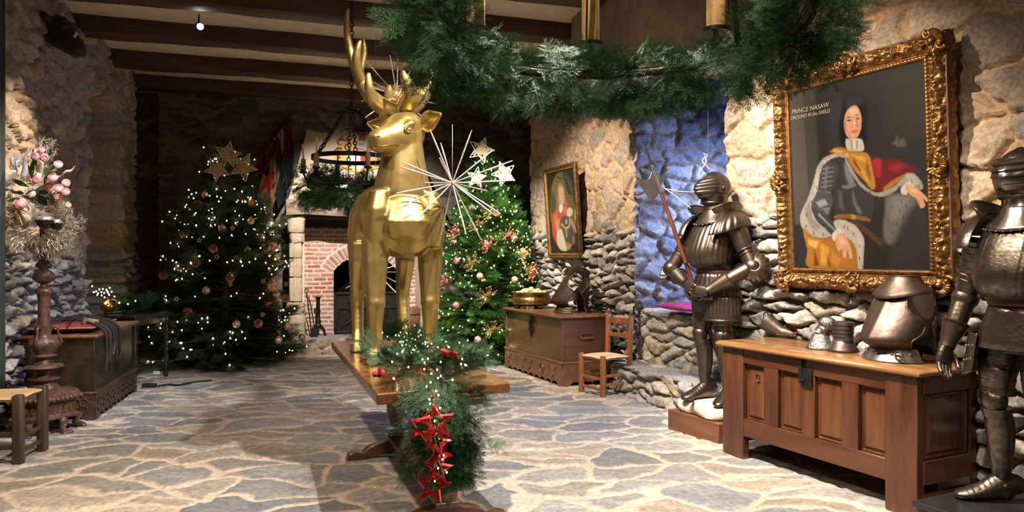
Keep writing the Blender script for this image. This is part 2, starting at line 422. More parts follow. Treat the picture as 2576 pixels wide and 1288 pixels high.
# ================================================================ floor of flagstones
def floor_part(x0,x1,y0,y1,res,drop=0):
    nu=int((x1-x0)/res)+1; nv=int((y1-y0)/res)+1
    X,Y=np.meshgrid(np.linspace(x0,x1,nu),np.linspace(y0,y1,nv)); X=X.ravel();Y=Y.ravel()
    wx=X+(fbm(X*2.2,Y*2.2,101,3)-.5)*.46+(fbm(X*9,Y*9,102,2)-.5)*.05
    wy=Y+(fbm(X*2.4+4,Y*2.4,103,3)-.5)*.38+(fbm(X*9+2,Y*9,104,2)-.5)*.05
    ca,sa=math.cos(.12),math.sin(.12)
    r,e,off=voronoi(wx*ca+wy*sa,-wx*sa+wy*ca,.50,.28,105,jit=1.0)
    g=.016+.026*fbm(X*1.3,Y*1.3,106,2)
    m=sstep(g*.75,g*1.15,e)
    lay=fbm(X*5+Y*1.5,Y*14,107,4)
    z=m*(.010+.008*(r[:,0]-.5)+.010*(lay-.5)+.012*(off[:,0]*(r[:,1]-.5)))+(1-m)*(fbm(X*14,Y*14,108,3)-.5)*.006-drop
    pal=np.array([(.225,.228,.235),(.30,.265,.225),(.25,.243,.235),(.35,.295,.235),(.190,.195,.205),(.33,.285,.24),(.275,.265,.25),(.245,.235,.205)])
    k=(r[:,2]*8).astype(int)%8
    c=pal[k]*(.8+.4*r[:,3:4])*(.72+.56*lay)[:,None]
    mo=np.array((.52,.425,.335))*(.85+.3*fbm(X*3,Y*3,109,3))[:,None]
    c=c*m[:,None]+mo*(1-m[:,None])
    V=np.stack([X,Y,z],1); idx=np.arange(nu*nv).reshape(nv,nu)
    return V,np.stack([idx[:-1,:-1],idx[:-1,1:],idx[1:,1:],idx[1:,:-1]],-1).reshape(-1,4),c
V1,F1,C1=floor_part(-5.3,2.7,3.6,12.7,.0155)
V2,F2,C2=floor_part(-6.6,6.4,-2.6,13.4,.10,.03)
tag(np_mesh('floor',np.concatenate([V1,V2]),np.concatenate([F1,F2+len(V1)]),FLOOR_M,None,np.concatenate([C1,C2])),kind='structure')

# ================================================================ ceiling and beams
PLASTER=mat('ceiling_plaster',(.74,.61,.46),.9,0,(.64,.52,.38),6,bump=.004)
BEAM=wood('dark_beam',(.030,.014,.008),(.085,.034,.017),'x',.62,4,bump=.012)
g=G(); g.box((0,5.4,ZC+.06),(14.5,17,.12)); tag(g.build('ceiling',PLASTER,None,0),kind='structure')
bd=Vector((1,.318,0)).normalized(); br=math.atan2(.318,1)
def beam(i,Yc,w=.27,h=.185,x0=-5.6,x1=5.2):
    "hand-hewn beam through (0,Yc)"
    g=G(); rings=[]; k=40
    for j in range(k+1):
        x=x0+(x1-x0)*j/k; q=[]
        for (a,b) in ((-.5,-1),(-.47,-.1),(-.36,0),(.36,0),(.47,-.1),(.5,-1)):
            jj=.014*math.sin(3.1*x+5*a+i)+.010*math.sin(7.7*x+9*b+2*i)
            q.append(Vector((x, w*a+jj*(1 if abs(a)>.4 else .5), -h-b*h+jj*.6 if b!=-1 else 0)))
        rings.append(q)
    g.loft(rings); o=g.build('ceiling_beam',BEAM,None,50)
    o.location=(0,Yc,ZC); o.rotation_euler=(0,0,br); return tag(o,kind='structure')
for i,Y in enumerate((3.6,5.4,6.7,7.98,9.33,10.75,12.1)): beam(i,Y)
# ================================================================ fir foliage
FIR_M=attr_mat('fir_needles',.58,40,.25,0,60,spec=.22)
BARK=mat('fir_bark',(.07,.045,.03),.9,0,(.13,.09,.06),30,bump=.004)
def sprig(nm,nt,nl,nw,seed,twigs=((.22,.52),(.45,.42),(.66,.27))):
    "flat fir spray of unit length along +x: needles as slim diamonds"
    rng=np.random.default_rng(seed); Q=[]; SH=[]
    def axis(o,d,L,n,s):
        d=d/np.linalg.norm(d)
        side=np.cross((0,0,1),d); side/=np.linalg.norm(side)
        for i in range(n):
            t=(i+.5)/n
            for sg in (-1,1):
                a=math.radians(rng.uniform(42,68))*(1-.45*t**3); up=rng.uniform(-.15,.55)
                v=d*math.cos(a)+side*sg*math.sin(a)+np.array((0,0,up)); v/=np.linalg.norm(v)
                l=nl*(1-.35*abs(t-.45))*rng.uniform(.8,1.15)*s
                b=o+d*L*t; wv=np.cross(v,(0,0,1)); wv/=np.linalg.norm(wv)+1e-9
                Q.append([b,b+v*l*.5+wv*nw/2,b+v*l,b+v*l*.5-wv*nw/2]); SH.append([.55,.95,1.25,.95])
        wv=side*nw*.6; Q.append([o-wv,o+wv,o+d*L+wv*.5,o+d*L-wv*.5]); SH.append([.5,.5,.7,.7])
    axis(np.zeros(3),np.array((1.,0,0)),1.0,nm,1)
    for t,l in twigs:
        for sg in (-1,1):
            a=math.radians(rng.uniform(38,52)); axis(np.array((t+rng.uniform(-.03,.03),0,0)),np.array((math.cos(a),sg*math.sin(a),rng.uniform(-.12,.12))),l,nt,.9)
    return np.array(Q).reshape(-1,3),np.array(SH).ravel()
SPR_NEAR=[sprig(34,15,.115,.013,s) for s in (1,2,3)]
SPR_FAR=[sprig(13,6,.20,.034,s,((.25,.5),(.55,.36))) for s in (4,5)]
def frames(d,up=(0,0,1),roll=None):
    d=d/np.linalg.norm(d,axis=1,keepdims=True); u=np.broadcast_to(np.array(up,float),d.shape).copy()
    par=np.abs((d*u).sum(1))>.97; u[par]=(0.3,1,.2)
    y=np.cross(u,d); y/=np.linalg.norm(y,axis=1,keepdims=True); z=np.cross(d,y)
    if roll is not None:
        c,s=np.cos(roll)[:,None],np.sin(roll)[:,None]; y,z=y*c+z*s,z*c-y*s
    return np.stack([d,y,z],2)
def foliage(name,parent,P,D,S,tmpl,base,roll=.9,var=.3,up=(0,0,1)):
    P=np.array(P,float);D=np.array(D,float);S=np.array(S,float);K=len(P)
    Rm=frames(D,up,RNG.uniform(-roll,roll,K)); Vs=[];Cs=[]
    which=RNG.integers(0,len(tmpl),K)
    for t,(V,sh) in enumerate(tmpl):
        k=np.where(which==t)[0]
        if not len(k): continue
        W=np.einsum('kij,nj->kni',Rm[k]*S[k][:,None,None],V)+P[k][:,None,:]
        c=np.array(base)[None,:]*(1+RNG.uniform(-var,var,(len(k),1)))*np.array([1,1,1])+RNG.uniform(0,.012,(len(k),1))*np.array([1,.6,.2])
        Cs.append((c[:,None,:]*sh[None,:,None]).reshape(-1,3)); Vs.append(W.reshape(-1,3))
    V=np.concatenate(Vs); C=np.concatenate(Cs)
    return np_mesh(name,V,np.arange(len(V)).reshape(-1,4),FIR_M,parent,C,smooth=False)

BULB_M=mat('fairy_bulb',(1,.8,.5),.4,emit=(1,.78,.42),es=30)
WIRE_M=mat('wire',(.30,.24,.16),.4,.6)
def bulb_mesh(r):
    g=G(); g.ball((0,0,0),(r,r,r*1.25),7,5); o=g.build('bulb',BULB_M,None,180); me=o.data; bpy.data.objects.remove(o); return me
def fairy_lights(name,label,group,loc,pts,r=.0105,wire=True,nmax=100):
    "string of lights: a wire and its bulbs (the hundred nearest as parts of their own)"
    t=thing(name,label,'fairy lights',loc,0,group); L=Vector(loc); me=bulb_mesh(r)
    order=sorted(range(len(pts)),key=lambda i:(pts[i]-Vector((0,0,H_EYE))).length)
    for i in order[:nmax]:
        o=bpy.data.objects.new('bulb',me); COL.objects.link(o); o.parent=t; o.location=pts[i]-L
    if len(pts)>nmax:
        g=G()
        for i in order[nmax:]: g.ball(pts[i]-L,(r,r,r*1.25),7,5)
        tag(g.build('bulb_cluster',BULB_M,t,180),kind='stuff')
    if wire:
        g=G(); q=sorted(pts,key=lambda p:(round(p.z/.16),math.atan2(p.y-L.y,p.x-L.x)))
        for a,b in zip(q,q[1:]):
            if (a-b).length<.45:
                m=(a+b)/2-Vector((0,0,.03)); g.tube([a-L,m-L,b-L],.0014,4,False)
        if g.v: g.build('wire',WIRE_M,t,180)
    return t

def fir_tree(label,base,height,rad,seed,green,z0=.16,nlev=25,light_n=230,glabel='',skew=0):
    rng=np.random.default_rng(seed); bx,by=base; t=thing('christmas_tree',label,'christmas tree',(bx,by,0))
    P=[];D=[];S=[];tips=[]; wood_g=G()
    prof=lambda f: (1-f)**.66*(.86+.14*min(1,f/.12+.2)) # radius share at height share f
    wood_g.tube([(0,0,-.02),(0,0,height*.4),(0,0,height*.93)],[.055,.038,.008],10)
    for L in range(nlev):
        f=(L/(nlev-1))**.93; z=z0+f*(height*.90-z0); R=rad*prof(f)*rng.uniform(.9,1.08)+.06
        nb=int(rng.integers(9,13)) if f<.75 else 6
        a0=rng.uniform(0,6.28)
        for b in range(nb):
            az=a0+2*PI*b/nb+rng.uniform(-.25,.25); l=R*rng.uniform(.80,1.10)
            lift=(.10 if f<.3 else .25+.5*f)*l*rng.uniform(.6,1.2)-(.12*l if f<.25 else 0)
            o=np.array((0,0,z)); e=np.array((math.cos(az)*l,math.sin(az)*l,z+lift)); dr=e-o; dn=dr/np.linalg.norm(dr)
            sd=np.cross((0,0,1),dn); sd/=np.linalg.norm(sd)
            wood_g.tube([o,o+dr*.6-np.array((0,0,.02*l)),e],[.012,.008,.003],5,False)
            n=max(2,int(l/.075))
            for i in range(n):
                q=.28+.72*(i+.5)/n; p=o+dr*q-np.array((0,0,.05*l*math.sin(PI*q)))
                for sg in ((-1,1) if rng.random()<.8 else (rng.choice((-1,1)),)):
                    a=rng.uniform(.55,.95); d=dn*math.cos(a)+sd*sg*math.sin(a)+np.array((0,0,rng.uniform(-.5,.2)))
                    P.append(p);D.append(d);S.append(rng.uniform(.17,.25)*(1 if f<.8 else .8)*(.75+.5*(1-q)))
            P.append(e-dn*.08);D.append(dn+np.array((0,0,.15)));S.append(rng.uniform(.19,.25))
            tips.append((Vector(e)+Vector((bx,by,0)),az,f))
    for k in range(7):
        P.append((0,0,height*(.88+.012*k)));D.append((.5*math.cos(k*2.2),.5*math.sin(k*2.2),.6));S.append(.22)
    P.append((0,0,height*.90));D.append((.02,0,1));S.append(height*.105)
    wood_g.build('trunk',BARK,t,60)
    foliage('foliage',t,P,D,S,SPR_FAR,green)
    # lamps sit along the outer shoots, mostly where they show
    cand=[]
    for k in range(light_n*9):
        i=rng.integers(0,len(P)); p=Vector(P[i])+Vector(D[i]).normalized()*float(S[i])*rng.uniform(.3,1.0)+Vector((0,0,.014))
        rr=math.hypot(p.x,p.y); f=(p.z-z0)/(height*.9-z0); R=rad*prof(min(1,max(0,f)))+.06
        if rr>R*.74 and p.z>.1: 
            wp=p+Vector((bx,by,0)); v=Vector((-bx,-by,0)).normalized(); face=(Vector((p.x,p.y,0)).normalized()).dot(v)
            if face>-.25: cand.append(wp)
    out=[]
    for c in cand:
        if len(out)>=light_n: break
        if all((c-o).length>.052 for o in out[-60:]): out.append(c)
    fairy_lights('fairy_lights',glabel,None,(bx,by,0),out,.0078)
    return t,(lambda az,f,out=0: Vector((bx+math.cos(az)*(rad*prof(f)+.06+out),by+math.sin(az)*(rad*prof(f)+.06+out),z0+f*(height*.90-z0))))

LT=(-3.80,9.75); RT=(-.36,10.35)
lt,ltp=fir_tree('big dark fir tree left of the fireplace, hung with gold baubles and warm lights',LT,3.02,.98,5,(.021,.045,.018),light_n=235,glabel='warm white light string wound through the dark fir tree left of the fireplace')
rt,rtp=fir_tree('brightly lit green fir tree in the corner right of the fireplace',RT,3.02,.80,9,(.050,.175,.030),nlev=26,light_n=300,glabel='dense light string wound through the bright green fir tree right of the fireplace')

# ---------------------------------------------------------------- ornaments
GOLDB=mat('bauble_gold',(.80,.58,.34),.28,.55,(.60,.36,.20),14)
PEARLB=mat('bauble_pearl',(.85,.62,.52),.3,.25,(.62,.16,.13),9,(1,1,3),contrast=(.42,.60))
CAPM=mat('bauble_cap',(.75,.6,.35),.3,1)
def bauble_proto(m,r):
    t=thing('bauble','x','bauble'); g=G(); g.ball((0,0,0),r,20,14); g.build('ball',m,t,180)
    g=G(); g.lathe([(r*.2,r*.95),(r*.2,r*1.12),(0.001,r*1.15)],10); g.torus((0,0,r*1.28),r*.12,r*.03,10,5,Matrix.Rotation(PI/2,3,'X')); g.build('cap',CAPM,t); return t
def az_to_cam(base,s):
    "azimuth on a tree whose surface point shows at side s (-1 left edge .. 1 right edge)"
    v=math.atan2(-base[1],-base[0]); return v+s*1.35
HT=['at the foot','in the lowest branches','below the middle','around the middle','above the middle','high up','close under the top stars']
SD=['on its left edge','left of centre','near its centre line','right of centre','on its right edge']
def cell(f,s): return f"{HT[min(6,int(f*7))]}, {SD[min(4,int((s+1)*2.5))]}"
bl=[(.83,-.5),(.80,.62),(.66,-.05),(.63,-.72),(.55,.3),(.52,.85),(.43,.74),(.36,-.2),(.33,.60),(.20,.1),(.17,.66),(.11,.5),(.10,.92),(.70,.45),(.47,-.6)]
protoL=bauble_proto(GOLDB,.047); protoR=bauble_proto(PEARLB,.047); used=set()
def put_baubles(lst,proto,base,fn,treename,col,grp):
    first=True
    for f,s in lst:
        c=cell(f,s)
        if c in used_cells: continue
        used_cells.add(c)
        o=proto if first else dup(proto); first=False
        o.location=fn(az_to_cam(base,s),f,.03)-Vector((0,0,.05)); o.rotation_euler=(0,0,RNG.uniform(0,6))
        o['label']=f'{col} bauble on the {treename}, {c}'; o['group']=grp
used_cells=set(); put_baubles(bl,protoL,LT,ltp,'left fir tree','gold','baubles on the left fir tree')
brr=[(.78,-.4),(.75,.25),(.62,.62),(.60,-.75),(.58,.02),(.50,-.55),(.42,-.1),(.40,.45),(.36,.15),(.30,.3),(.27,-.42),(.20,-.75),(.16,.45),(.55,.8),(.10,-.1)]
used_cells=set(); put_baubles(brr,protoR,RT,rtp,'right fir tree','pale pink','baubles on the right fir tree')

def star_poly(r,ri=.42,n=5,a0=PI/2): return [((r if k%2==0 else r*ri)*math.cos(a0+k*PI/n),(r if k%2==0 else r*ri)*math.sin(a0+k*PI/n)) for k in range(2*n)]
def inside(p,poly):
    c=False;n=len(poly);j=n-1
    for i in range(n):
        if (poly[i][1]>p[1])!=(poly[j][1]>p[1]) and p[0]<(poly[j][0]-poly[i][0])*(p[1]-poly[i][1])/(poly[j][1]-poly[i][1])+poly[i][0]: c=not c
        j=i
    return c
GLITGOLD=mat('glitter_gold',(.78,.62,.36),.35,.5,(.5,.36,.16),60,bump=.001)
IVORY=mat('star_ivory',(.90,.82,.62),.5,.1,(.7,.58,.34),50)
def lattice_star(loc,r,rot,m,label,seed):
    rng=random.Random(seed); poly=star_poly(r,.46); t=thing('lattice_star',label,'star ornament',loc)
    t.rotation_euler=rot
    g=G()
    for k in range(10):
        a,b=poly[k],poly[(k+1)%10]; g.tube([(a[0],0,a[1]),(b[0],0,b[1])],r*.035,5)
    g.build('rim',m,t,60); g=G(); n=0
    while n<85:
        p=(rng.uniform(-r,r),rng.uniform(-r,r)); a=rng.uniform(0,PI); l=rng.uniform(.10,.30)*r
        q=[(p[0]+l*math.cos(a),p[1]+l*math.sin(a)),(p[0]-l*math.cos(a),p[1]-l*math.sin(a))]
        if inside(p,poly) and inside(q[0],poly) and inside(q[1],poly):
            y=rng.uniform(-.006,.006); g.tube([(q[0][0],y,q[0][1]),(q[1][0],-y,q[1][1])],r*.034,4); n+=1
    g.build('lattice',m,t,60); return t
for k,(px,py,Y,r,m,rot,lb) in enumerate([
  (573,388,9.35,.17,GLITGOLD,(.1,.2,.3),'gold lattice star at the very top of the left fir tree'),
  (546,426,9.25,.16,GLITGOLD,(.3,-.5,.2),'gold lattice star below left of the left tree\'s top star'),
  (612,420,9.25,.19,GLITGOLD,(.1,.5,-.1),'gold lattice star on the right shoulder of the left fir tree'),
  (1210,377,9.95,.185,IVORY,(0,.35,0),'ivory lattice star highest on the right fir tree'),
  (1268,437,9.85,.175,IVORY,(.1,-.35,-.2),'ivory lattice star on the right side below the right tree\'s top'),
  (1199,447,9.85,.15,IVORY,(.1,.1,.5),'ivory lattice star half hidden behind the star burst on the right fir tree')]):
    lattice_star(at(px,py,Y),r,rot,m,lb,k)
# small wooden stars
SW=mat('straw_star',(.72,.55,.33),.6,0,(.5,.35,.18),30)
ss=thing('wooden_star','x','star ornament'); g=G(); p=star_poly(.036,.5); q=star_poly(.019,.5)
for k in range(10):
    a,b,c,d=p[k],p[(k+1)%10],q[(k+1)%10],q[k]
    g.add([(a[0],-.003,a[1]),(b[0],-.003,b[1]),(c[0],-.003,c[1]),(d[0],-.003,d[1]),(a[0],.003,a[1]),(b[0],.003,b[1]),(c[0],.003,c[1]),(d[0],.003,d[1])],[(0,1,2,3),(7,6,5,4),(0,4,5,1),(2,6,7,3),(1,5,6,2),(0,3,7,4)])
g.build('frame',SW,ss,0); g=G(); g.torus((0,0,.042),.006,.001,8,4,Matrix.Rotation(PI/2,3,'X')); g.build('loop',CAPM,ss)
used_cells=set()
for k,(f,s) in enumerate([(.64,.1),(.50,-.1),(.50,.75),(.38,.42),(.37,.05),(.36,.8),(.22,.35),(.58,-.35),(.30,-.5)]):
    c=cell(f,s)
    if c in used_cells: continue
    used_cells.add(c); o=ss if k==0 else dup(ss)
    o.location=ltp(az_to_cam(LT,s),f,.05); o.rotation_euler=(0,.2*k,.3*math.sin(k)); o['label']=f'small straw star on the left fir tree, {c}'; o['group']='straw stars on the left fir tree'
# spiral ribbon ornaments and dried flower sprays
RIB=mat('ribbon_red',(.33,.03,.03),.35,.3,(.5,.28,.12),20); SPRAY_R=mat('spray_red',(.55,.08,.07),.5,.2,(.75,.35,.25),25); SPRAY_G=mat('spray_gold',(.70,.48,.22),.4,.4,(.45,.26,.10),25)
def ribbon_curl():
    t=thing('ribbon_curl','x','ribbon ornament')
    for sg in (0,1):
        g=G(); P=[]
        for i in range(40):
            a=i*.45+sg*PI; z=-.055+.11*i/39; r=.05*math.sin(PI*(i+2)/43); P.append((r*math.cos(a),r*math.sin(a),z))
        g.tube(P,[(.0025,.009)]*40,6); g.build('ribbon',RIB,t,60)
    g=G(); g.ball((0,0,.06),.008,8,6); g.build('knot',CAPM,t,180); return t
def spray(m):
    t=thing('dried_flower_spray','x','flower ornament'); r=random.Random(3); g=G(); h=G()
    for k in range(26):
        a=r.uniform(0,6.28); b=r.uniform(.2,1.3); l=r.uniform(.06,.12); d=Vector((math.cos(a)*math.cos(b),math.sin(a)*math.cos(b),math.sin(b)))
        m1=d*l*.5+Vector((r.uniform(-.012,.012),r.uniform(-.012,.012),0)); g.tube([(0,0,0),m1,d*l],[.0025,.002,.0012],4); h.ball(d*l,(.008,.008,.012),6,5)
    g.build('stem',m,t,60); h.build('petal',m,t,180); return t
rc=ribbon_curl(); used_cells=set()
for k,(f,s) in enumerate([(.76,-.55),(.77,.55),(.62,-.65),(.60,.55),(.54,-.15),(.47,-.35),(.41,-.85),(.40,.05),(.24,-.35),(.18,.3),(.29,.72)]):
    c=cell(f,s)
    if c in used_cells: continue
    used_cells.add(c); o=rc if k==0 else dup(rc)
    o.location=ltp(az_to_cam(LT,s),f,.04); o.rotation_euler=(.9,.3*k,k); o['label']=f'red spiral ribbon ornament on the left fir tree, {c}'; o['group']='ribbon ornaments on the left fir tree'
for m,lst,cn in ((SPRAY_R,[(.60,.35),(.55,.02),(.62,-.6),(.36,-.62),(.40,.75)],'red'),(SPRAY_G,[(.72,.05),(.46,-.2),(.42,.7),(.50,.62),(.30,.0),(.66,-.2),(.13,.05)],'gold')):
    pr=spray(m); used_cells=set()
    for k,(f,s) in enumerate(lst):
        c=cell(f,s)
        if c in used_cells: continue
        used_cells.add(c); o=pr if k==0 else dup(pr)
        p=rtp(az_to_cam(RT,s),f,.05); o.location=p; v=Vector((p.x-RT[0],p.y-RT[1],.4)); o.rotation_euler=v.to_track_quat('Z','Y').to_euler(); o.scale=(1.35,)*3
        o['label']=f'{cn} dried flower spray on the right fir tree, {c}'; o['group']=f'{cn} flower sprays on the right fir tree'
# ================================================================ trestle table
OAK=wood('oak_polished',(.115,.043,.014),(.24,.098,.034),'y',.24,3,coat=.5)
OAKD=wood('oak_dark',(.050,.020,.009),(.11,.045,.018),'z',.35,4,coat=.3)
TA=math.atan2(.345,1)          # table runs away to the left
TL=Vector((-.694,3.754,0)); TX=Vector((.925,.38,0)).normalized()
tY=Vector((-.326,.945,0)); tX=Vector((.945,.326,0))
T0=TL+tX*.376+tY*1.18           # floor point under the middle
tab=thing('trestle_table','long polished oak trestle table under the golden stag','table',T0,TA)
def lt2(wp): # world -> table local
    d=Vector(wp)-T0; return Vector((d.dot(tX),d.dot(tY),d.z))
g=G(); k=30
poly=[(-.376,-1.20),(.376,-1.10),(.376,1.24),(-.376,1.24)]
g.add([(x,y,.690) for x,y in poly]+[(x,y,.750) for x,y in poly],[(3,2,1,0),(4,5,6,7),(0,1,5,4),(1,2,6,5),(2,3,7,6),(3,0,4,7)])
g.build('tabletop',OAK,tab,40,bevel=.010,seg=3)
for yy in (-1.13,.36):
    prof=[(.060,.125),(.066,.145),(.066,.19),(.045,.205),(.038,.225),(.056,.27),(.066,.33),(.070,.39),(.064,.44),(.046,.50),(.034,.54),(.034,.555),(.050,.57),(.052,.59),(.036,.605),(.05,.63),(.056,.69)]
    g=G(); g.lathe(prof,24,(0,yy,0)); g.build('leg',OAKD,tab,60)
    g=G(); P=[(-.36,0),(-.34,.05),(-.29,.065),(-.24,.05),(-.20,.085),(-.14,.11),(-.09,.115),(-.07,.125),(.07,.125),(.09,.115),(.14,.11),(.20,.085),(.24,.05),(.29,.065),(.34,.05),(.37,0),(.24,0),(.20,.03),(-.20,.03),(-.24,0)]
    g.prism(P,.085,Matrix.Translation((0,yy,0))); g.build('foot',OAKD,tab,30,bevel=.006)
    g=G(); g.box((0,yy,.672),(.44,.09,.036)); g.build('cross_bearer',OAKD,tab,30,bevel=.004)
g=G(); g.box((0,-.385,.139),(.125,1.62,.028)); g.build('stretcher',wood('oak_stretcher',(.085,.038,.018),(.17,.08,.04),'y',.35,4,coat=.25),tab,30,bevel=.004)

# ================================================================ golden stag
GOLD=mat('stag_gold',(.42,.30,.10),.37,.9,(.50,.37,.135),5,rvar=.07,bump=.0016,bscale=9)
DR=math.radians(200.5); D0=Vector((-.842,5.20,.75))
dF=Vector((.35,-.937,0)); dX=Vector((-.937,-.35,0))
deer=thing('stag_statue','life-size golden stag statue standing on the oak table','statue',D0,DR)
def ld(wp):
    d=Vector(wp)-D0; return Vector((d.dot(dX),d.dot(dF),d.z))
def ell_path(g,secs,n=20,e=2.0,cap=True):
    "secs: (centre, right vec, up vec) superellipse sections"
    rings=[]
    for c,a,b in secs:
        c=Vector(c);a=Vector(a);b=Vector(b); q=[]
        for j in range(n):
            th=2*PI*j/n; cx,sy=math.cos(th),math.sin(th)
            q.append(c+a*math.copysign(abs(cx)**(2/e),cx)+b*math.copysign(abs(sy)**(2/e),sy))
        rings.append(q)
    g.loft(rings,cap); return g
g=G()
# trunk, chest to rump
tr=[(.50,.90,.10,.12),(.46,.89,.17,.18),(.38,.89,.215,.205),(.24,.93,.228,.24),(.05,.985,.218,.236),(-.15,1.0,.212,.225),(-.32,1.01,.222,.225),(-.45,.99,.200,.20),(-.54,.95,.13,.14),(-.57,.93,.05,.06)]
ell_path(g,[((0,y,z),(rx,0,0),(0,0,rz)) for y,z,rx,rz in tr],24,2.25)
# neck
nk=[((0,.16,.92),.225,.29),((0,.235,1.06),.212,.262),((0,.295,1.19),.180,.205),((.004,.335,1.32),.148,.160),((.004,.345,1.40),.138,.146),((.002,.35,1.47),.128,.134),((.0,.35,1.54),.10,.11)]
ell_path(g,[(c,(rx,0,0),Vector((0,.97,.22))*ry) for c,rx,ry in nk],24,2.1)
# breast keel and shoulder plates
ell_path(g,[((0,.44,.74),(.05,0,0),(0,.03,0)),((0,.49,.82),(.12,0,0),(0,.055,0)),((0,.515,.92),(.15,0,0),(0,.06,0)),((0,.45,1.06),(.12,0,0),(0,.06,0)),((0,.40,1.16),(.05,0,0),(0,.03,0))],16,2)
for sx in (-1,1):
    ell_path(g,[((sx*.16,.37,1.13),(.06,0,0),(0,.10,0)),((sx*.185,.38,1.0),(.075,0,0),(0,.125,0)),((sx*.195,.375,.86),(.072,0,0),(0,.12,0)),((sx*.195,.37,.76),(.06,0,0),(0,.09,0))],16,2.6)
    ell_path(g,[((sx*.13,-.33,1.15),(.07,0,0),(0,.12,0)),((sx*.165,-.36,1.02),(.085,0,0),(0,.17,0)),((sx*.185,-.36,.86),(.078,0,0),(0,.15,0)),((sx*.19,-.34,.72),(.065,0,0),(0,.10,0))],16,2.5)
def leg(pts):
    ell_path(g,[(c,(rx,0,0),(0,ry,0)) for c,rx,ry in pts],8,2.3)
for sx,fy in ((1,.37),(-1,.31)):
    leg([((sx*.195,fy,.80),.088,.105),((sx*.19,fy+.005,.66),.086,.098),((sx*.19,fy+.0,.54),.074,.082),((sx*.19,fy+.005,.44),.066,.073),((sx*.19,fy+.012,.39),.068,.076),((sx*.19,fy+.005,.34),.060,.064),((sx*.193,fy-.004,.20),.050,.053),((sx*.197,fy-.004,.11),.052,.055),((sx*.20,fy+.008,.075),.056,.062)])
    leg([((sx*.20,fy+.010,.078),.060,.066),((sx*.20,fy+.02,.0),.070,.085)])
for sx,fy in ((1,-.30),(-1,-.47)):
    leg([((sx*.19,fy-.02,.80),.085,.135),((sx*.19,fy-.0,.66),.078,.112),((sx*.19,fy-.04,.54),.066,.085),((sx*.19,fy-.085,.44),.056,.070),((sx*.19,fy-.095,.38),.054,.068),((sx*.19,fy-.07,.30),.050,.056),((sx*.193,fy-.03,.16),.046,.048),((sx*.195,fy-.008,.095),.050,.054),((sx*.197,fy+.005,.07),.054,.060)])
    leg([((sx*.197,fy+.005,.075),.058,.064),((sx*.197,fy+.02,.0),.068,.082)])
ell_path(g,[((0,-.55,1.06),(.04,0,0),(0,0,.03)),((0,-.60,1.0),(.045,0,0),(0,.02,.03)),((0,-.62,.92),(.02,0,0),(0,.012,.02))],10)
# head, turned to its right
hd=Vector((.78,.60,-.15)).normalized(); hs=Vector((0,0,1)).cross(hd).normalized(); hu=hd.cross(hs)
HB=Vector((.0,.355,1.505))
HS=1.10
def hp(s,l,u): return HB+(hd*(s*(.80 if s>0 else 1))+hs*l+hu*u)*HS
hsec=[(-.125,.02,.05,.055),(-.09,.02,.098,.10),(-.03,.01,.122,.128),(.04,.0,.122,.128),(.10,-.005,.108,.112),(.16,-.015,.088,.092),(.22,-.025,.072,.077),(.27,-.03,.067,.072),(.315,-.033,.060,.063),(.345,-.037,.042,.044),(.355,-.037,.02,.02)]
ell_path(g,[(hp(s,0,u),hs*a*HS,hu*b*HS) for s,u,a,b in hsec],22,2.35)
ell_path(g,[(hp(-.06,0,-.08),hs*.06,hu*.05),(hp(.0,0,-.105),hs*.085,hu*.055),(hp(.08,0,-.10),hs*.07,hu*.045),(hp(.2,0,-.085),hs*.05,hu*.03),(hp(.30,0,-.082),hs*.04,hu*.022)],16,2.2) # jaw
ell_path(g,[(hp(.26,0,-.018),hs*.070,hu*.042),(hp(.31,0,-.02),hs*.070,hu*.042),(hp(.352,0,-.02),hs*.045,hu*.026)],16,2.2)   # nose pad
for sg in (-1,1):
    ell_path(g,[(hp(.03,sg*.100,.05),hs*.035,hu*.02),(hp(.075,sg*.098,.055),hs*.038,hu*.026),(hp(.125,sg*.078,.04),hs*.03,hu*.016)],12)  # brow
body=remesh_build(g,'body',GOLD,deer,.0085,9,.5)
# dark slits for nostrils and mouth line as shallow grooves: separate little features
NOST=mat('stag_dark_gold',(.22,.13,.03),.35,.9)
for sg in (-1,1):
    g=G(); g.ball(hp(.337,sg*.040,-.012),(.012,.012,.007),10,6); g.build('nostril',NOST,deer,180)
    g=G(); c=hp(.085,sg*.111,.020)
    c=c-hs*sg*.010; c=c-hs*sg*.004; g.ball(c,(.021,.019,.018),16,10); g.build('eye',GOLD,deer,180)
    g=G(); P=[c+hd*(.040*math.cos(a))+hu*(.021*math.sin(a))+hs*sg*(.012-.006*abs(math.cos(a))) for a in [i*2*PI/20 for i in range(21)]]
    g.tube(P,.0065,7,False); g.build('eyelid',GOLD,deer,180)
g=G()
for sg in (-1,1): g.tube([hp(.352,sg*.015,-.066),hp(.32,sg*.055,-.068),hp(.25,sg*.066,-.063),hp(.18,sg*.074,-.070)],.0045,6)
g.build('mouth_line',NOST,deer,180)
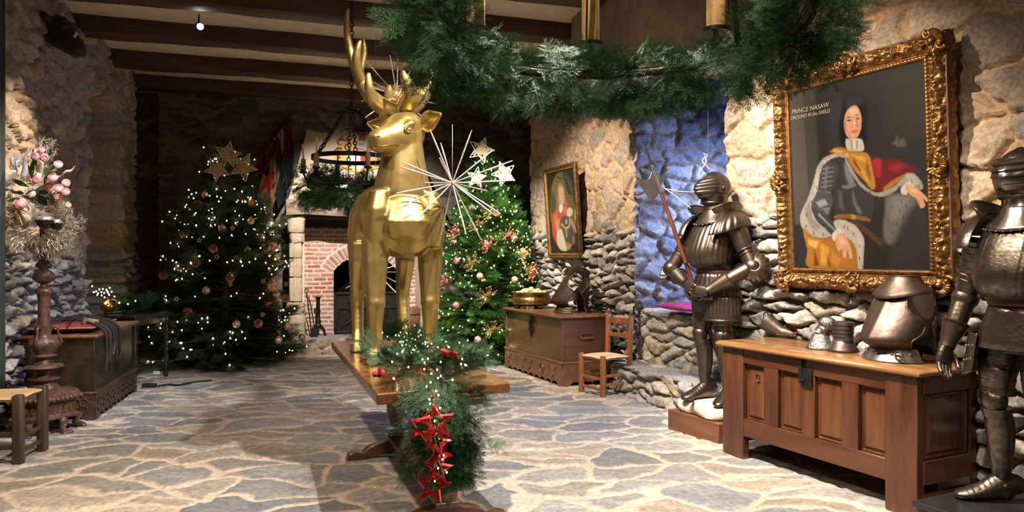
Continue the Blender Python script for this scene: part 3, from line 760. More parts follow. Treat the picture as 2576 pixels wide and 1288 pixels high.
# ears: cupped leaves
for sg in (-1,1):
    rt_=hp(-.035,sg*.100,.040); ax=(hs*sg*.93+hu*.30-hd*.05+(hd*.12 if sg>0 else -hd*.05)).normalized(); ax=ax if (dX*ax.x+dF*ax.y).x>0 else (Vector((Vector((-.93,.15,0)).dot(dX),Vector((-.93,.15,0)).dot(dF),.22))).normalized(); fr=(hd*.8+hu*.1-ax*0); fr=(fr-ax*fr.dot(ax)).normalized(); wd=ax.cross(fr)
    g=G()
    def ear(u,v):
        s_=v; wdt=.075*math.sin(PI*min(1,(s_*.97+.03))**.80)**1.15*(1-.25*s_)+.004; a=(u-.5)*2
        return rt_+ax*(.20*s_)+wd*(wdt*a)+fr*(-.045*(1-a*a)*math.sin(PI*(s_*.85+.1)))
    g.grid(ear,15,18); o=g.build('ear',GOLD,deer,180,solid=.014,sub=1)
# antlers
def antler(name,chains):
    g=G()
    for ch in chains:
        P=[ld(at(px,py,4.92+dy)) for px,py,dy,r in ch]; R=[r for *_,r in ch]
        Q=[];RR=[]                                  # smooth with Catmull-Rom
        for i in range(len(P)-1):
            p0=P[max(i-1,0)];p1=P[i];p2=P[i+1];p3=P[min(i+2,len(P)-1)]
            for k in range(5):
                t=k/5; Q.append(.5*((2*p1)+(p2-p0)*t+(2*p0-5*p1+4*p2-p3)*t*t+(3*p1-p0-3*p2+p3)*t**3)); RR.append(R[i]*(1-t)+R[i+1]*t)
        Q.append(P[-1]);RR.append(R[-1]); g.tube(Q,RR,12); g.ball(P[-1],R[-1]*1.02,10,8)
    return remesh_build(g,name,GOLD,deer,.009,4,.5)
antler('antler',[
 [(1000,285,.02,.060),(968,272,-.01,.062),(940,250,.0,.055),(918,224,.06,.046),(900,185,.12,.040),(886,145,.14,.034),(875,95,.12,.028),(872,50,.08,.020),(876,22,.05,.011)],
 [(912,205,.06,.036),(899,170,.02,.034),(897,140,-.02,.030),(903,112,-.04,.020),(906,104,-.04,.014)],
 [(906,180,.10,.026),(916,135,.18,.024),(914,100,.2,.015)],
 [(960,268,-.03,.048),(938,250,-.10,.042),(929,222,-.15,.034),(927,195,-.17,.022),(927,187,-.17,.017)],
 [(985,262,.08,.046),(978,240,.13,.036),(979,218,.16,.018)]])
antler('antler',[
 [(1000,285,.02,.060),(1030,272,.02,.062),(1056,250,.05,.056),(1074,222,.09,.047),(1085,188,.13,.040),(1084,155,.14,.033),(1071,125,.12,.026),(1056,108,.1,.012)],
 [(1020,272,-.03,.056),(1032,245,-.10,.058),(1026,215,-.15,.044),(1016,190,-.18,.027),(1013,181,-.18,.018)],
 [(1045,250,-.02,.055),(1046,236,-.04,.040),(1050,224,-.03,.02)],
 [(1075,140,.12,.026),(1066,120,.03,.018),(1060,100,.0,.012)]])

# ================================================================ fir garland over the table
gl=thing('fir_garland','fir garland lying round the stag\'s feet and hanging over the table end','garland',T0)
GREEN=(.030,.085,.034)
rng=np.random.default_rng(77); P=[];D=[];S=[]
for k in range(430):
    t=rng.random()**1.45; y=-1.12+t*2.25; xc=(-.07 if t<.42 else .04)+.03*math.sin(3*t+.6); wd=.30 if t<.42 else .17
    x=xc+rng.normal(0,wd*.55); 
    if x>.21 or x<-.25: continue
    hgt=max(0,.10-.5*(x-xc)**2/.04*.06)*rng.random()+.03+(.055*rng.random() if t<.45 else 0)
    a=rng.uniform(-1.4,1.4)+(PI/2 if x>xc else -PI/2)*.9
    d=Vector((math.sin(a)*.9 if abs(x-xc)>.05 else rng.uniform(-.7,.7),-.5+rng.uniform(-.6,.6),rng.uniform(.0,.5)))
    w_=tX*x+tY*y
    P.append((w_.x,w_.y,.75+hgt)); dw=tX*d.x+tY*d.y; D.append((dw.x,dw.y,d.z*.8)); S.append(rng.uniform(.12,.195))
# the part that hangs down at the near end
hx=at(1118,1000,3.72)
for k in range(235):
    t=rng.random()**.85; z=.86-t*.43; wdt=.085*(1-.3*t)+.012
    x=rng.normal(0,wdt*.55); yv=rng.uniform(-.05,.05)
    wp=Vector((hx.x-.02+.035*t+x, hx.y+.0+yv-.05*math.sin(PI*min(1,t*1.2)), z))-T0
    if t<.12: wp.y+=rng.uniform(0,.22); wp.x-=rng.uniform(0,.10)
    P.append(wp); D.append((x*5+rng.uniform(-.45,.5),-.25+rng.uniform(-.35,.3),-.9+rng.uniform(-.35,.7)-(.3*t))); S.append(rng.uniform(.14,.23))
for (px,py,dx,dz,s) in ((1010,1075,-1,-.1,.2),(1180,1060,1,-.25,.24),(1195,1100,1,-.5,.25),(1180,1150,.9,-.6,.24),(1165,1190,.7,-.8,.22),(1040,1120,-.8,-.3,.22),(1030,1150,-.7,-.6,.2),(1130,1205,.2,-1,.2),(1190,985,1,.0,.22),(1175,930,.9,.4,.2),(1205,1010,1,-.3,.2)):
    q=at(px,py,3.70)-T0; q-=Vector((dx,0,dz)).normalized()*s*.55
    for j in range(2): P.append(q+Vector((0,rng.uniform(-.03,.03),0))); D.append((dx,-.3+rng.uniform(-.3,.3),dz)); S.append(s)
g=G(); g.tube([tX*.0+tY*.85+Vector((0,0,.79)),tX*.08+tY*0+Vector((0,0,.80)),tX*.02-tY*1.0+Vector((0,0,.80)),hx-T0+Vector((0,-.02,.0)),Vector((hx.x-T0.x+.03,hx.y-T0.y-.02,.32))],[.02]*5,8); g.build('stem',BARK,gl,60)
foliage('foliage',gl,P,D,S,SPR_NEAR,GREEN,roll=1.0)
pts=[]
for k in range(75):
    px=rng.normal(1030,28) if k<50 else rng.uniform(960,1180); py=rng.normal(862,17) if k<50 else rng.uniform(860,960)
    Zq=.88 if k<50 else .90
    q=on(px,py,Zq); pts.append(Vector((q.x,q.y,Zq+rng.uniform(-.02,.03))))
for k in range(26):
    t=k/25; q=at(1085+16*math.sin(k*1.7)+25*t,940+t*270,3.47); pts.append(q)
fairy_lights('fairy_lights','silver wire light string in the fir garland on the table',None,T0,pts,.0042)
# red stars
REDM=mat('star_red_gloss',(.55,.012,.015),.14,.55,coat=.6); REDG=mat('star_red_glitter',(.42,.012,.018),.35,.4,(.75,.06,.05),160,bump=.0015,rvar=.2)
DKR=mat('star_wine_glitter',(.26,.010,.022),.4,.35,(.5,.04,.05),160,bump=.0015,rvar=.2)
def red_star(loc,r,rot,m,label,cut=.50):
    t=thing('red_star',label,'star ornament',loc); t.rotation_euler=rot; t['group']='red stars on the table garland'
    g=G(); po=star_poly(r,.43); pi_=star_poly(r*cut,.45); n=10; h=.017
    pm=[((po[i][0]*.62+pi_[i][0]*.38),(po[i][1]*.62+pi_[i][1]*.38)) for i in range(n)]
    vs=[(x,0,z) for x,z in po]+[(x,-h,z) for x,z in pm]+[(x,-.004,z) for x,z in pi_]+[(x,h,z) for x,z in pm]
    fs=[]
    for i in range(n):
        j=(i+1)%n
        fs+=[(i,j,n+j,n+i),(n+i,n+j,2*n+j,2*n+i),(j,i,3*n+i,3*n+j),(3*n+j,3*n+i,2*n+i,2*n+j)]
    g.add(vs,fs); g.build('frame',m,t,0)
    g=G(); g.torus((0,0,r*1.03),.006,.0012,10,5,Matrix.Rotation(PI/2,3,'X')); g.build('hanger_loop',CAPM,t); return t
for px,py,Y,r,rot,m,lb in [
 (1097,1062,3.45,.098,(0,-.12,.1),REDG,'big red glitter star topmost of the hanging row on the garland'),
 (1062,1075,3.50,.080,(0,.35,.5),REDM,'shiny red star sticking out left behind the topmost glitter star'),
 (1098,1108,3.45,.078,(.1,.25,-.2),REDG,'red glitter star second from the top in the hanging row'),
 (1106,1142,3.48,.070,(0,.5,.2),REDM,'small shiny red star between the two glitter stars of the hanging row'),
 (1101,1178,3.45,.080,(0,.1,-.1),DKR,'wine red glitter star low in the hanging row on the garland'),
 (1088,1222,3.44,.094,(0,.15,.05),REDM,'shiny red star at the very bottom of the hanging row')]:
    red_star(at(px,py,Y),r,rot,m,lb)
red_star(on(1137,896,.90),.085,(1.2,.4,.2),REDM,'shiny red star lying on the garland at the table corner')
red_star(on(975,872,.88),.07,(.9,.5,.8),REDM,'shiny red star lying between the stag\'s front legs')
red_star(on(952,938,.82),.04,(1.0,.2,.5),DKR,'tiny wine red star on the left rim of the garland')
SST=mat('star_champagne',(.75,.62,.42),.25,.8,(.55,.42,.25),50)
for px,py,Z,lb in ((1015,920,.86,'champagne wire star lying on the garland before the stag'),(1088,993,.80,'small champagne star where the garland bends over the table edge')):
    Zq=Z; q=on(px,py,Zq) if py<985 else at(px,py,3.62)
    t=thing('glitter_star',lb,'star ornament',q); g=G()
    for k in range(5):
        a=k*2*PI/5+.3; g.tube([(0,0,0),(.028*math.cos(a),-.008,.028*math.sin(a)),(.062*math.cos(a),0,.062*math.sin(a))],[.006,.009,.001],6)
    g.build('ray_cluster' if 0 else 'frame',SST,t,30); g=G(); g.ball((0,0,0),.010,8,6); g.build('centre',CAPM,t,180); t.rotation_euler=(-.7,0,.2)
    if py>985: t.scale=(.62,)*3

# ================================================================ star bursts of silver rods
ROD=mat('burst_silver',(.62,.50,.42),.3,.7,(.85,.78,.72),120,bump=.001,rvar=.15); CORE=mat('burst_core',(.45,.27,.12),.5,.4,(.75,.55,.3),40)
CORD=mat('thin_cord',(.55,.5,.45),.7)
def burst(loc,R,n,seed,label,core,ztop,two=None):
    t=thing('star_burst',label,'star burst ornament',loc); r=random.Random(seed); D_=[]
    if two: D_=[Vector(d).normalized() for d in two]
    while len(D_)<n:
        d=Vector((r.gauss(0,1),r.gauss(0,1),r.gauss(0,1))).normalized()
        if all(d.dot(e)<.86 for e in D_): D_.append(d)
        elif r.random()<.01: D_.append(d)
    for i,d in enumerate(D_):
        g=G(); l=R*r.uniform(.88,1.05); g.tube([d*.012,d*l*.55,d*l*.8,d*l],[.0036,.005,.006,.0035],7)
        g.build('rod',ROD,t,60)
    g=G()
    for k in range(70):
        d=Vector((r.gauss(0,1),r.gauss(0,1),r.gauss(0,1))).normalized(); e=Vector((r.gauss(0,1),r.gauss(0,1),r.gauss(0,1))).normalized()
        g.tube([d*core*.4,d*core*.8+e*core*.2,d*core*1.05],[core*.05,core*.06,core*.012],4)
    g.ball((0,0,0),core*.6,10,8); g.build('core',CORE,t,60)
    g=G(); g.tube([(0,0,0),(0,0,ztop-loc[2])],.0011,5); g.build('cord',CORD,t,180); return t
burst(at(998,240,5.55),.33,20,3,'silver star burst with golden core hanging behind the stag\'s antlers',.085,ZC-.2)
burst(at(1138,460,4.75),.40,0,4,'large silver star burst hanging right of the stag\'s neck',.018,2.3,
  two=[(-.38,-.2,.92),(.36,-.15,.93),(-.22,.5,.66),(.62,.3,.55),(-.83,-.35,.32),(-.78,-.55,.2),(.85,-.1,.30),(-.85,.45,.05),(.97,.2,.06),(-.93,-.25,-.20),(-.78,-.4,-.42),(.78,.05,-.50),(.70,-.35,-.55),(-.52,-.5,-.62),(.25,-.3,-.88),(.42,.2,-.85),(-.22,.15,-.93),(.5,.8,-.05),(-.1,-.9,.25),(.3,-.85,-.2)])
burst(at(945,684,6.35),.32,22,8,'silver star burst hanging low behind the stag\'s hind legs',.03,ZC-.2)
# ================================================================ helpers for furniture
def cushion(name,label,loc,rz,w,d,h,m,pip=None,tilt=(0,0)):
    t=thing(name,label,'cushion',loc,rz); t.rotation_euler=(tilt[0],tilt[1],rz)
    g=G(); n=26
    def top(sg):
        def f(u,v):
            a=2*u-1;b=2*v-1; pin=1-.10*(1-a*a)*0
            ex=1-.07*(1-abs(b)**2.0)*0; k=max(0,(1-abs(a)**2.6)*(1-abs(b)**2.6))**.55
            cx=a*(1-.055*(1-b*b)**1); cy=b*(1-.055*(1-a*a))
            wr=.006*math.sin(13*a+5*b)*k+.005*math.sin(9*b-4*a)*k
            return Vector((cx*w/2,cy*d/2,h*.5+sg*(h*.5*k)+wr*(sg>0)))
        return f
    g.grid(top(1),n,n); g.grid(top(-1),n,n); g.build('cover',m,t,180)
    if pip:
        g=G(); P=[]
        for k in range(4):
            for i in range(12):
                s_=-1+2*i/12; a,b=((s_,-1),(1,s_),(-s_,1),(-1,-s_))[k]
                P.append((a*(1-.055*(1-b*b))*w/2,b*(1-.055*(1-a*a))*d/2,h*.5))
        P.append(P[0]); g.tube(P,.006,7,False); g.build('piping',pip,t,180)
    return t
def frame_at(name,label,cat,origin,ang): return thing(name,label,cat,origin,ang)
IRON=mat('black_iron',(.020,.019,.019),.45,.8,(.045,.04,.038),20,bump=.002)
# ================================================================ panelled chest under the big portrait
WD_Y=wood('chest_red_x',(.036,.011,.005),(.105,.034,.013),'x',.34,3.2,coat=.25)
WD_Z=wood('chest_red_z',(.034,.0105,.005),(.108,.036,.014),'z',.34,3.2,coat=.25)
WD_P=wood('chest_panel',(.045,.0145,.006),(.145,.052,.018),'z',.30,2.6,coat=.3)
WD_L=wood('chest_lid',(.15,.070,.024),(.29,.145,.055),'x',.26,3,coat=.4)
A=Vector((1.553,5.42,0)); Bc=Vector((2.221,4.03,0)); dx_=(Bc-A).normalized(); dy_=Vector((-dx_.y,dx_.x,0)); CL=(Bc-A).length; CD=.52
ch=thing('panelled_chest','long red-brown oak chest with four front panels under the large portrait','chest',(A+Bc)/2+dy_*CD/2,math.atan2(dx_.y,dx_.x))
hl=CL/2; hd_=CD/2; sx=lambda s: s-hl
def part(name,c,d,m,par,bev=.005,seg=2):
    g=G(); g.box(c,d); return g.build(name,m,par,30,bevel=bev,seg=seg)
for (s0,s1) in ((0,.205),(CL-.20,CL)):
    part('stile',(sx((s0+s1)/2),-hd_+.03,.392),(s1-s0,.06,.784),WD_Z,ch)
    part('stile',(sx((s0+s1)/2),hd_-.03,.392),(s1-s0,.06,.784),WD_Z,ch)
part('rail',(0,-hd_+.032,.735),(CL-.40,.05,.10),WD_Y,ch); part('rail',(0,-hd_+.032,.228),(CL-.40,.05,.126),WD_Y,ch)
for a,b in ((.397,.522),(.722,.832),(1.038,1.155)): part('muntin',(sx((a+b)/2),-hd_+.034,.487),(b-a,.048,.40),WD_Z,ch)
for a,b in ((.205,.397),(.522,.722),(.832,1.038),(1.155,CL-.20)):
    g=G(); x0,x1=sx(a)-.005,sx(b)+.005; z0,z1=.285,.69; y=-hd_+.050
    def rect(i,yy): return [Vector((x0+i,yy,z0+i)),Vector((x1-i,yy,z0+i)),Vector((x1-i,yy,z1-i)),Vector((x0+i,yy,z1-i))]
    g.loft([rect(0,y),rect(0,y-.004),rect(.012,y-.012),rect(.018,y-.004),rect(.022,y-.004),rect(.040,y-.016),rect(.044,y-.016)]); g.build('panel',WD_P,ch,20)
part('skirt_board',(0,-hd_+.045,.185),(CL-.40,.03,.05),WD_Y,ch)
for sgn in (-1,1):
    x=sgn*(hl-.012)
    part('rail',(x,0,.735),(.035,CD-.10,.10),mat('chest_end',(.06,.022,.010),.4,0,(.13,.05,.02),12,(1,.12,1),.001),ch); part('rail',(x,0,.25),(.035,CD-.10,.13),MATS['chest_end'],ch)
    g=G(); y0,y1=-hd_+.06,hd_-.06; z0,z1=.31,.69; xx=x-sgn*.012
    def rc2(i,o): return [Vector((xx+sgn*o,y0+i,z0+i)),Vector((xx+sgn*o,y1-i,z0+i)),Vector((xx+sgn*o,y1-i,z1-i)),Vector((xx+sgn*o,y0+i,z1-i))]
    g.loft([rc2(0,0),rc2(.014,.012),rc2(.03,.004),rc2(.05,.016)]); g.build('panel',WD_P,ch,20)
    part('stretcher',(x-sgn*.02,0,.10),(.03,CD-.10,.045),MATS['chest_end'],ch)
part('back_board',(0,hd_-.02,.47),(CL-.1,.03,.6),WD_Y,ch); part('bottom_board',(0,0,.19),(CL-.1,CD-.08,.02),WD_Y,ch)
g=G(); pr=[(0,0),(.012,.0),(.030,.006),(.038,.018),(.034,.032),(.02,.042),(0,.046)]
rings=[]
for i,(o,z) in enumerate(pr[1:]):
    rings.append([Vector((-hl-o,-hd_-o,.784+z)),Vector((hl+o,-hd_-o,.784+z)),Vector((hl+o,hd_+o*.3,.784+z)),Vector((-hl-o,hd_+o*.3,.784+z))])
g.loft(rings); g.build('lid',WD_L,ch,50)
part('lock_plate',(sx(.785),-hd_-.002,.672),(.075,.008,.115),IRON,ch,.002)
g=G(); g.box((sx(.735),-hd_-.006,.71),(.030,.008,.16)); g.box((sx(.735),-hd_-.012,.772),(.034,.012,.03)); g.tube([(sx(.735),-hd_-.010,.64),(sx(.75),-hd_-.022,.65),(sx(.77),-hd_-.016,.66)],.006,8); g.build('hasp',IRON,ch,30,bevel=.002)
g=G(); P=[(sx(.325)+.012*math.cos(a)*(1+.2*a),-hd_+.028,.60+.028*math.sin(a)) for a in [i*.5 for i in range(12)]]; g.tube(P,.004,6); g.build('carved_leaf',WD_Z,ch,60)
# ================================================================ long brown chest beside the right fir tree
LEA=mat('chest_brass_brown',(.095,.050,.016),.30,.30,(.165,.092,.030),6,(.6,1,1),.0012,5,.08,contrast=(.2,.8))
BRN_X=wood('chest2_x',(.10,.045,.020),(.20,.095,.045),'x',.4,3,coat=.2); BRN_E=wood('chest2_end',(.085,.034,.015),(.15,.062,.028),'y',.42,3,coat=.15)
e2=Vector((-.406,.914,0)).normalized(); s2=Vector((.914,.406,0)).normalized(); C2=Vector((.556,8.10,0)); L2,D2,H2=1.57,.60,.784
c2=thing('blanket_chest','long brown chest with iron hasp holding the brass bowl beside the right fir tree','chest',C2+e2*L2/2+s2*D2/2,math.atan2(e2.y,e2.x))
def carved_chest(c,L,D,zp,zt,front,end,plin,scal,seed,sgn):
    "sgn: local y side that is the front"
    part('body',(0,0,(zp+zt)/2),(L-.03,D-.03,zt-zp),front,c,.008)
    part('end_panel',(-L/2+.008,0,(zp+zt)/2),(.016,D-.04,zt-zp-.004),end,c,.003)
    for x in (-1,1): part('corner_post',(x*(L/2-.012),sgn*(D/2-.012),(zp+zt)/2),(.028,.028,zt-zp-.002),end,c,.005)
    # plinth with scalloped lower edge
    for nm,ln,fx in (('front',L,0),('end',D,1)):
        n=scal if fx==0 else max(3,int(scal*D/L)); P=[(-ln/2,zp),(-ln/2,0.0),(-ln/2+.09,0)]
        for i in range(n):
            x0=-ln/2+.09+(ln-.18)*i/n; x1=-ln/2+.09+(ln-.18)*(i+1)/n
            for k in range(1,7): 
                a=PI*k/6; P.append(((x0+x1)/2-(x1-x0)/2*math.cos(a)*(.92 if 0<k<6 else 1),.045*math.sin(a)**.6+.006))
        P+=[(ln/2-.09,0),(ln/2,0),(ln/2,zp)]
        g=G()
        if fx==0: g.prism(P,.03,Matrix.Translation((0,sgn*(D/2-.0),0)))
        else: g.prism(P,.03,Matrix.Translation((-L/2-.0,0,0))@Matrix.Rotation(PI/2,4,'Z'))
        g.build('plinth',plin,c,25,bevel=.004)
    g=G(); g.box((0,0,zp+.006),(L+.045,D+.045,.024)); g.build('plinth_moulding',plin,c,30,bevel=.009,seg=3)
    g=G(); g.box((0,0,zt+.010),(L+.02,D+.02,.02)); g.box((0,0,zt+.032),(L+.07,D+.07,.026)); g.build('lid',BRN_X if front is LEA else wood('chest3_lid',(.10,.045,.022),(.22,.10,.05),'x',.4,3),c,30,bevel=.009,seg=3)
carved_chest(c2,L2,D2,.26,H2-.045,LEA,BRN_E,BRN_X,9,1,1)
g=G(); yv=D2/2+.019
g.torus((-.30,yv,.15),.055,.007,24,6,Matrix.Rotation(PI/2,3,'X')); g.torus((-.30,yv,.15),.028,.006,20,6,Matrix.Rotation(PI/2,3,'X')); g.ball((-.30,yv,.15),(.014,.006,.014),8,6)
for x0 in (-.62,.0,.18,.62):
    for a in (-1,1):
        g.tube([(x0-.06,yv,.15+a*.07),(x0,yv,.15+a*.015),(x0+.06,yv,.15+a*.07)],.005,6)
for x0 in (-.48,.42): g.tube([(x0,yv,.08),(x0,yv,.22)],.005,6)
g.build('carved_pattern',BRN_X,c2,60)
g=G(); g.box((.02,D2/2+.004,.655),(.05,.012,.20)); g.prism([(-.05,.0),(.05,0),(.045,-.09),(.0,-.15),(-.045,-.09)],.012,Matrix.Translation((.02,D2/2+.006,.64))); g.tube([(.02,D2/2+.012,.70),(.02,D2/2+.026,.66),(.02,D2/2+.02,.58)],.010,8); g.build('hasp',IRON,c2,30,bevel=.002)
g=G(); 
for k in range(1): g.tube([(-L2/2-.004,-.085,.56),(-L2/2-.026,-.08,.535),(-L2/2-.03,0,.528),(-L2/2-.026,.08,.535),(-L2/2-.004,.085,.56)],.011,8); g.tube([(-L2/2-.004,-.085,.56),(-L2/2-.012,-.06,.578),(-L2/2-.014,0,.583),(-L2/2-.012,.06,.578),(-L2/2-.004,.085,.56)],.009,8)
g.build('handle',BRN_E,c2,60)
# ================================================================ dark carved chest on the left
DKW=mat('chest_dark',(.012,.008,.005),.34,.1,(.038,.026,.012),7,(1,1,1),.003,5,.08); DKP=wood('chest_dark_plinth',(.028,.015,.008),(.068,.037,.019),'x',.45,3)
e3=Vector((-.241,.97,0)).normalized(); C3=Vector((-3.69,6.5,0)); L3,D3=1.41,.60; b3=Vector((-e3.y,e3.x,0))
c3=thing('carved_chest','near-black chest with carved plinth under the red cushion by the left wall','chest',C3+e3*L3/2+b3*D3/2,math.atan2(e3.y,e3.x))
carved_chest(c3,L3,D3,.235,.710,DKW,DKW,DKP,9,2,-1)
def quatrefoils(side):
    g=G()
    n=8 if side=='front' else 3; ln=(L3 if side=='front' else D3)-.04
    for i in range(n):
        x=-ln/2+ln*(i+.5)/n; r=ln/n*.42
        for k in range(4):
            a=k*PI/2+PI/4; c=(x+r*.55*math.cos(a),.13+r*.55*math.sin(a))
            p=Vector((c[0],-D3/2-.019,c[1])) if side=='front' else Vector((-L3/2-.019,-c[0],c[1]))
            g.torus(p,r*.42,.007,14,5,Matrix.Rotation(PI/2,3,'X') if side=='front' else Matrix.Rotation(PI/2,3,'Y'))
    g.build('carved_pattern',DKP,c3,60)
quatrefoils('front'); quatrefoils('end')
g=G(); g.box((-.15,-D3/2+.006,.59),(.26,.012,.24)); g.build('lock_plate',IRON,c3,30,bevel=.003)
RED=mat('velvet_red',(.17,.007,.016),.75,0,(.26,.014,.028),14,bump=.003,sheen=.12); CORDG=mat('gold_piping',(.55,.36,.16),.5,.2,(.4,.2,.1),60)
top3=.710+.045
rc3=cushion('cushion','red velvet cushion with gold piping on the dark left chest',(C3+e3*.52+b3*.31+Vector((0,0,top3))),math.atan2(e3.y,e3.x)+.05,.92,.52,.105,RED,CORDG)
# leather harness straps over the cushion
LEATH=mat('harness_leather',(.011,.008,.007),.6,0,(.027,.020,.016),18,bump=.003); LEATP=mat('harness_patch',(.30,.22,.12),.6,0,(.06,.04,.03),22)
hs_=thing('leather_harness','dark leather harness lying over the red cushion, strips hanging down the chest front','harness',C3+Vector((0,0,top3)),math.atan2(e3.y,e3.x))
def strap(P,wd,nm,m,par,th=.006):
    g=G(); Q=[]; P=[Vector(p) for p in P]
    for i in range(len(P)-1):
        for k in range(4): Q.append(P[i].lerp(P[i+1],k/4))
    Q.append(P[-1]); Q2=[Q[0]]+[(Q[i-1]+Q[i]*2+Q[i+1])/4 for i in range(1,len(Q)-1)]+[Q[-1]]
    g.tube(Q2,[(wd,th)]*len(Q2),8,up=(1,0,0)); return g.build(nm,m,par,50)
for k,(x0,hang) in enumerate(((.14,-.34),(.20,-.26),(.27,-.36),(.36,-.22),(.46,-.30),(.53,-.20),(.60,-.27))):
    strap([(x0+.10,.36,.115),(x0+.06,.20,.122),(x0+.02,.06,.085),(x0,-.02,.040),(x0-.005,-.058,.0),(x0-.01+.02*(k%2),-.062,hang*.6),(x0+.02*((k%3)-1),-.055,hang)],.012+.006*(k%2),'hanging_strip',LEATH,hs_,.004)
strap([(.05,.42,.115),(.30,.30,.128),(.55,.18,.115),(.75,.05,.06)],.018,'belt',LEATH,hs_)
strap([(.0,.22,.10),(.25,.24,.128),(.50,.40,.12),(.85,.42,.10)],.016,'belt',LEATH,hs_)
strap([(.16,.14,.112),(.24,.04,.080)],.034,'patch',LEATP,hs_,.007)
g=G(); g.torus((.30,.30,.138),.030,.005,14,6); g.torus((.47,.22,.132),.024,.004,14,6); g.build('buckle',IRON,hs_,60)
# ================================================================ rush-seated chairs
RUSH=mat('rush_seat',(.50,.33,.16),.75,0,(.68,.49,.27),70,(1,1,1),.002)
def rush_chair(label,loc,rz,wz,seat_h,back_h,hw,hdp,wide):
    t=thing('rush_chair',label,'chair',loc,rz); r=.021 if not wide else .028
    def post(x,y,h,back):
        g=G(); rr=r*1.15
        if back: ring=[(rr,0),(rr,h-.09),(rr*.9,h-.085),(rr*.9,h-.06)]
        else: ring=[(rr,0),(rr,h-.012),(rr*.8,h)]
        rings=[[Vector((x+a*q,y+b*q+(0 if not back else .03*max(0,(z-seat_h)/.45)),z)) for a,b in ((-1,-.75),(-.75,-1),(.75,-1),(1,-.75),(1,.75),(.75,1),(-.75,1),(-1,.75))] for q,z in ring]
        g.loft(rings)
        if back:
            yb=y+.03*max(0,(h-.04-seat_h)/.45); g.lathe([(.010,h-.062),(.012,h-.05),(.018,h-.035),(.021,h-.02),(.015,h-.004),(.003,h)],12,(x,yb,0))
        return g.build('leg' if not back else 'back_post',wz,t,50,bevel=.003)
    for x in (-hw,hw): post(x,-hdp,seat_h+.035,False); post(x,hdp,back_h,True)
    g=G()
    def bar(nm,a,b,h_=.030,w_=.020):
        g=G(); a=Vector(a);b=Vector(b); d=(b-a); R=d.to_track_quat('X','Z').to_matrix(); g.box((a+b)/2,(d.length,w_,h_),R); g.build(nm,wz,t,30,bevel=.004)
    for z in (.13,.22): 
        for x in (-hw,hw): bar('stretcher',(x,-hdp,z),(x,hdp,z))
    bar('stretcher',(-hw,-hdp,.085),(hw,-hdp,.085)); bar('stretcher',(-hw,-hdp,.19),(hw,-hdp,.19)); bar('stretcher',(-hw,hdp,.16),(hw,hdp,.16))
    g=G(); n=41
    def seat(sg):
        def f(u,v):
            a=2*u-1;b=2*v-1; m=max(abs(a),abs(b)); puff=(1-m**5)*.6+.4
            rid=.0022*math.sin(60*(m))+.008*abs(abs(a)-abs(b))**.5*(m)
            return Vector((a*(hw+.012),b*(hdp+.012),seat_h+sg*(.020*math.sqrt(max(0,1-m**6))+ (rid if sg>0 else 0))-.012*(1-m)*(sg>0)))
        return f
    g.grid(seat(1),n,n); g.grid(seat(-1),n,n); g.build('seat',RUSH,t,180)
    y1=hdp+.03*((back_h-.19-seat_h)/.45); y2=hdp+.03*((back_h-.30-seat_h)/.45)
    zt=back_h-.085; zb=back_h-.29
    # arcaded back: top rail with arches, lower rail, three spindles
    g=G(); P=[(-hw,zt),(hw,zt)]
    k=3; span=2*hw/k
    for i in range(k-1,-1,-1):
        x0=-hw+span*i; 
        for j in range(0,9):
            a=PI*j/8; P.append((x0+span/2+span*.40*math.cos(a),zt-.105+.045*math.sin(a)))
    g.prism(P,.020,Matrix.Translation((0,y1,0))); g.build('back_rail',wz,t,25,bevel=.002)
    g=G(); g.box((0,y2,zb+.02),(2*hw,.020,.045)); g.build('back_rail',wz,t,30,bevel=.006)
    for i in range(3):
        x=(-1+i)*span; g=G(); z0,z1=zb+.04,zt-.09
        g.lathe([(.009,z0),(.012,z0+.01),(.006,z0+.02),(.013,z0+(z1-z0)*.5),(.006,z1-.018),(.012,z1-.01),(.010,z1)],10,(x,(y1+y2)/2,0)); g.build('spindle',wz,t,60)
    return t
CHW=wood('chair_red',(.16,.052,.018),(.32,.125,.05),'z',.4,4,coat=.2); STW=wood('chair_dark',(.028,.017,.012),(.075,.045,.03),'z',.5,4)
rush_chair('red-brown wooden chair with rush seat and arcaded back beside the long chest',(.977,7.73,0),math.atan2(-.84,.55),CHW,.395,.88,.175,.175,False)
rush_chair('dark wooden chair with rush seat cut off by the left edge of the photo',(-3.645,5.235,0),math.radians(100.7),STW,.455,.96,.19,.20,True)
# ================================================================ carved candle stand with flowers
CSW=mat('candlestand_wood',(.040,.019,.012),.40,0,(.115,.056,.036),22,(1,1,.7),.007)
tc_=Vector((-3.87,6.08,0)); cs=thing('candle_stand','tall carved brown wooden candle stand on paw feet left of the dark chest','candle stand',tc_,.12)
g=G()
hexr=lambda r,z,m=None:(r,z)
for k in range(6):
    a=k*PI/3+PI/6; d=Vector((math.cos(a),math.sin(a),0))
    g=G(); g.tube([d*.21+Vector((0,0,.13)),d*.245+Vector((0,0,.10)),d*.225+Vector((0,0,.05)),d*.26+Vector((0,0,.02))],[.038,.034,.026,.03],10)
    for j in (-1,0,1): 
        q=Vector((-d.y,d.x,0))*j*.024; g.ball(d*.285+q+Vector((0,0,.018)),(.024,.024,.018),8,6)
    g.build('paw_foot',CSW,cs,180)
g=G(); prof=[(.27,.125),(.285,.135),(.285,.15),(.255,.165),(.25,.25),(.27,.262),(.29,.275),(.295,.295),(.28,.315),(.24,.335),(.12,.36),(.11,.37)]
g.lathe(prof,6); g.build('base',CSW,cs,25,bevel=.004)
g=G()
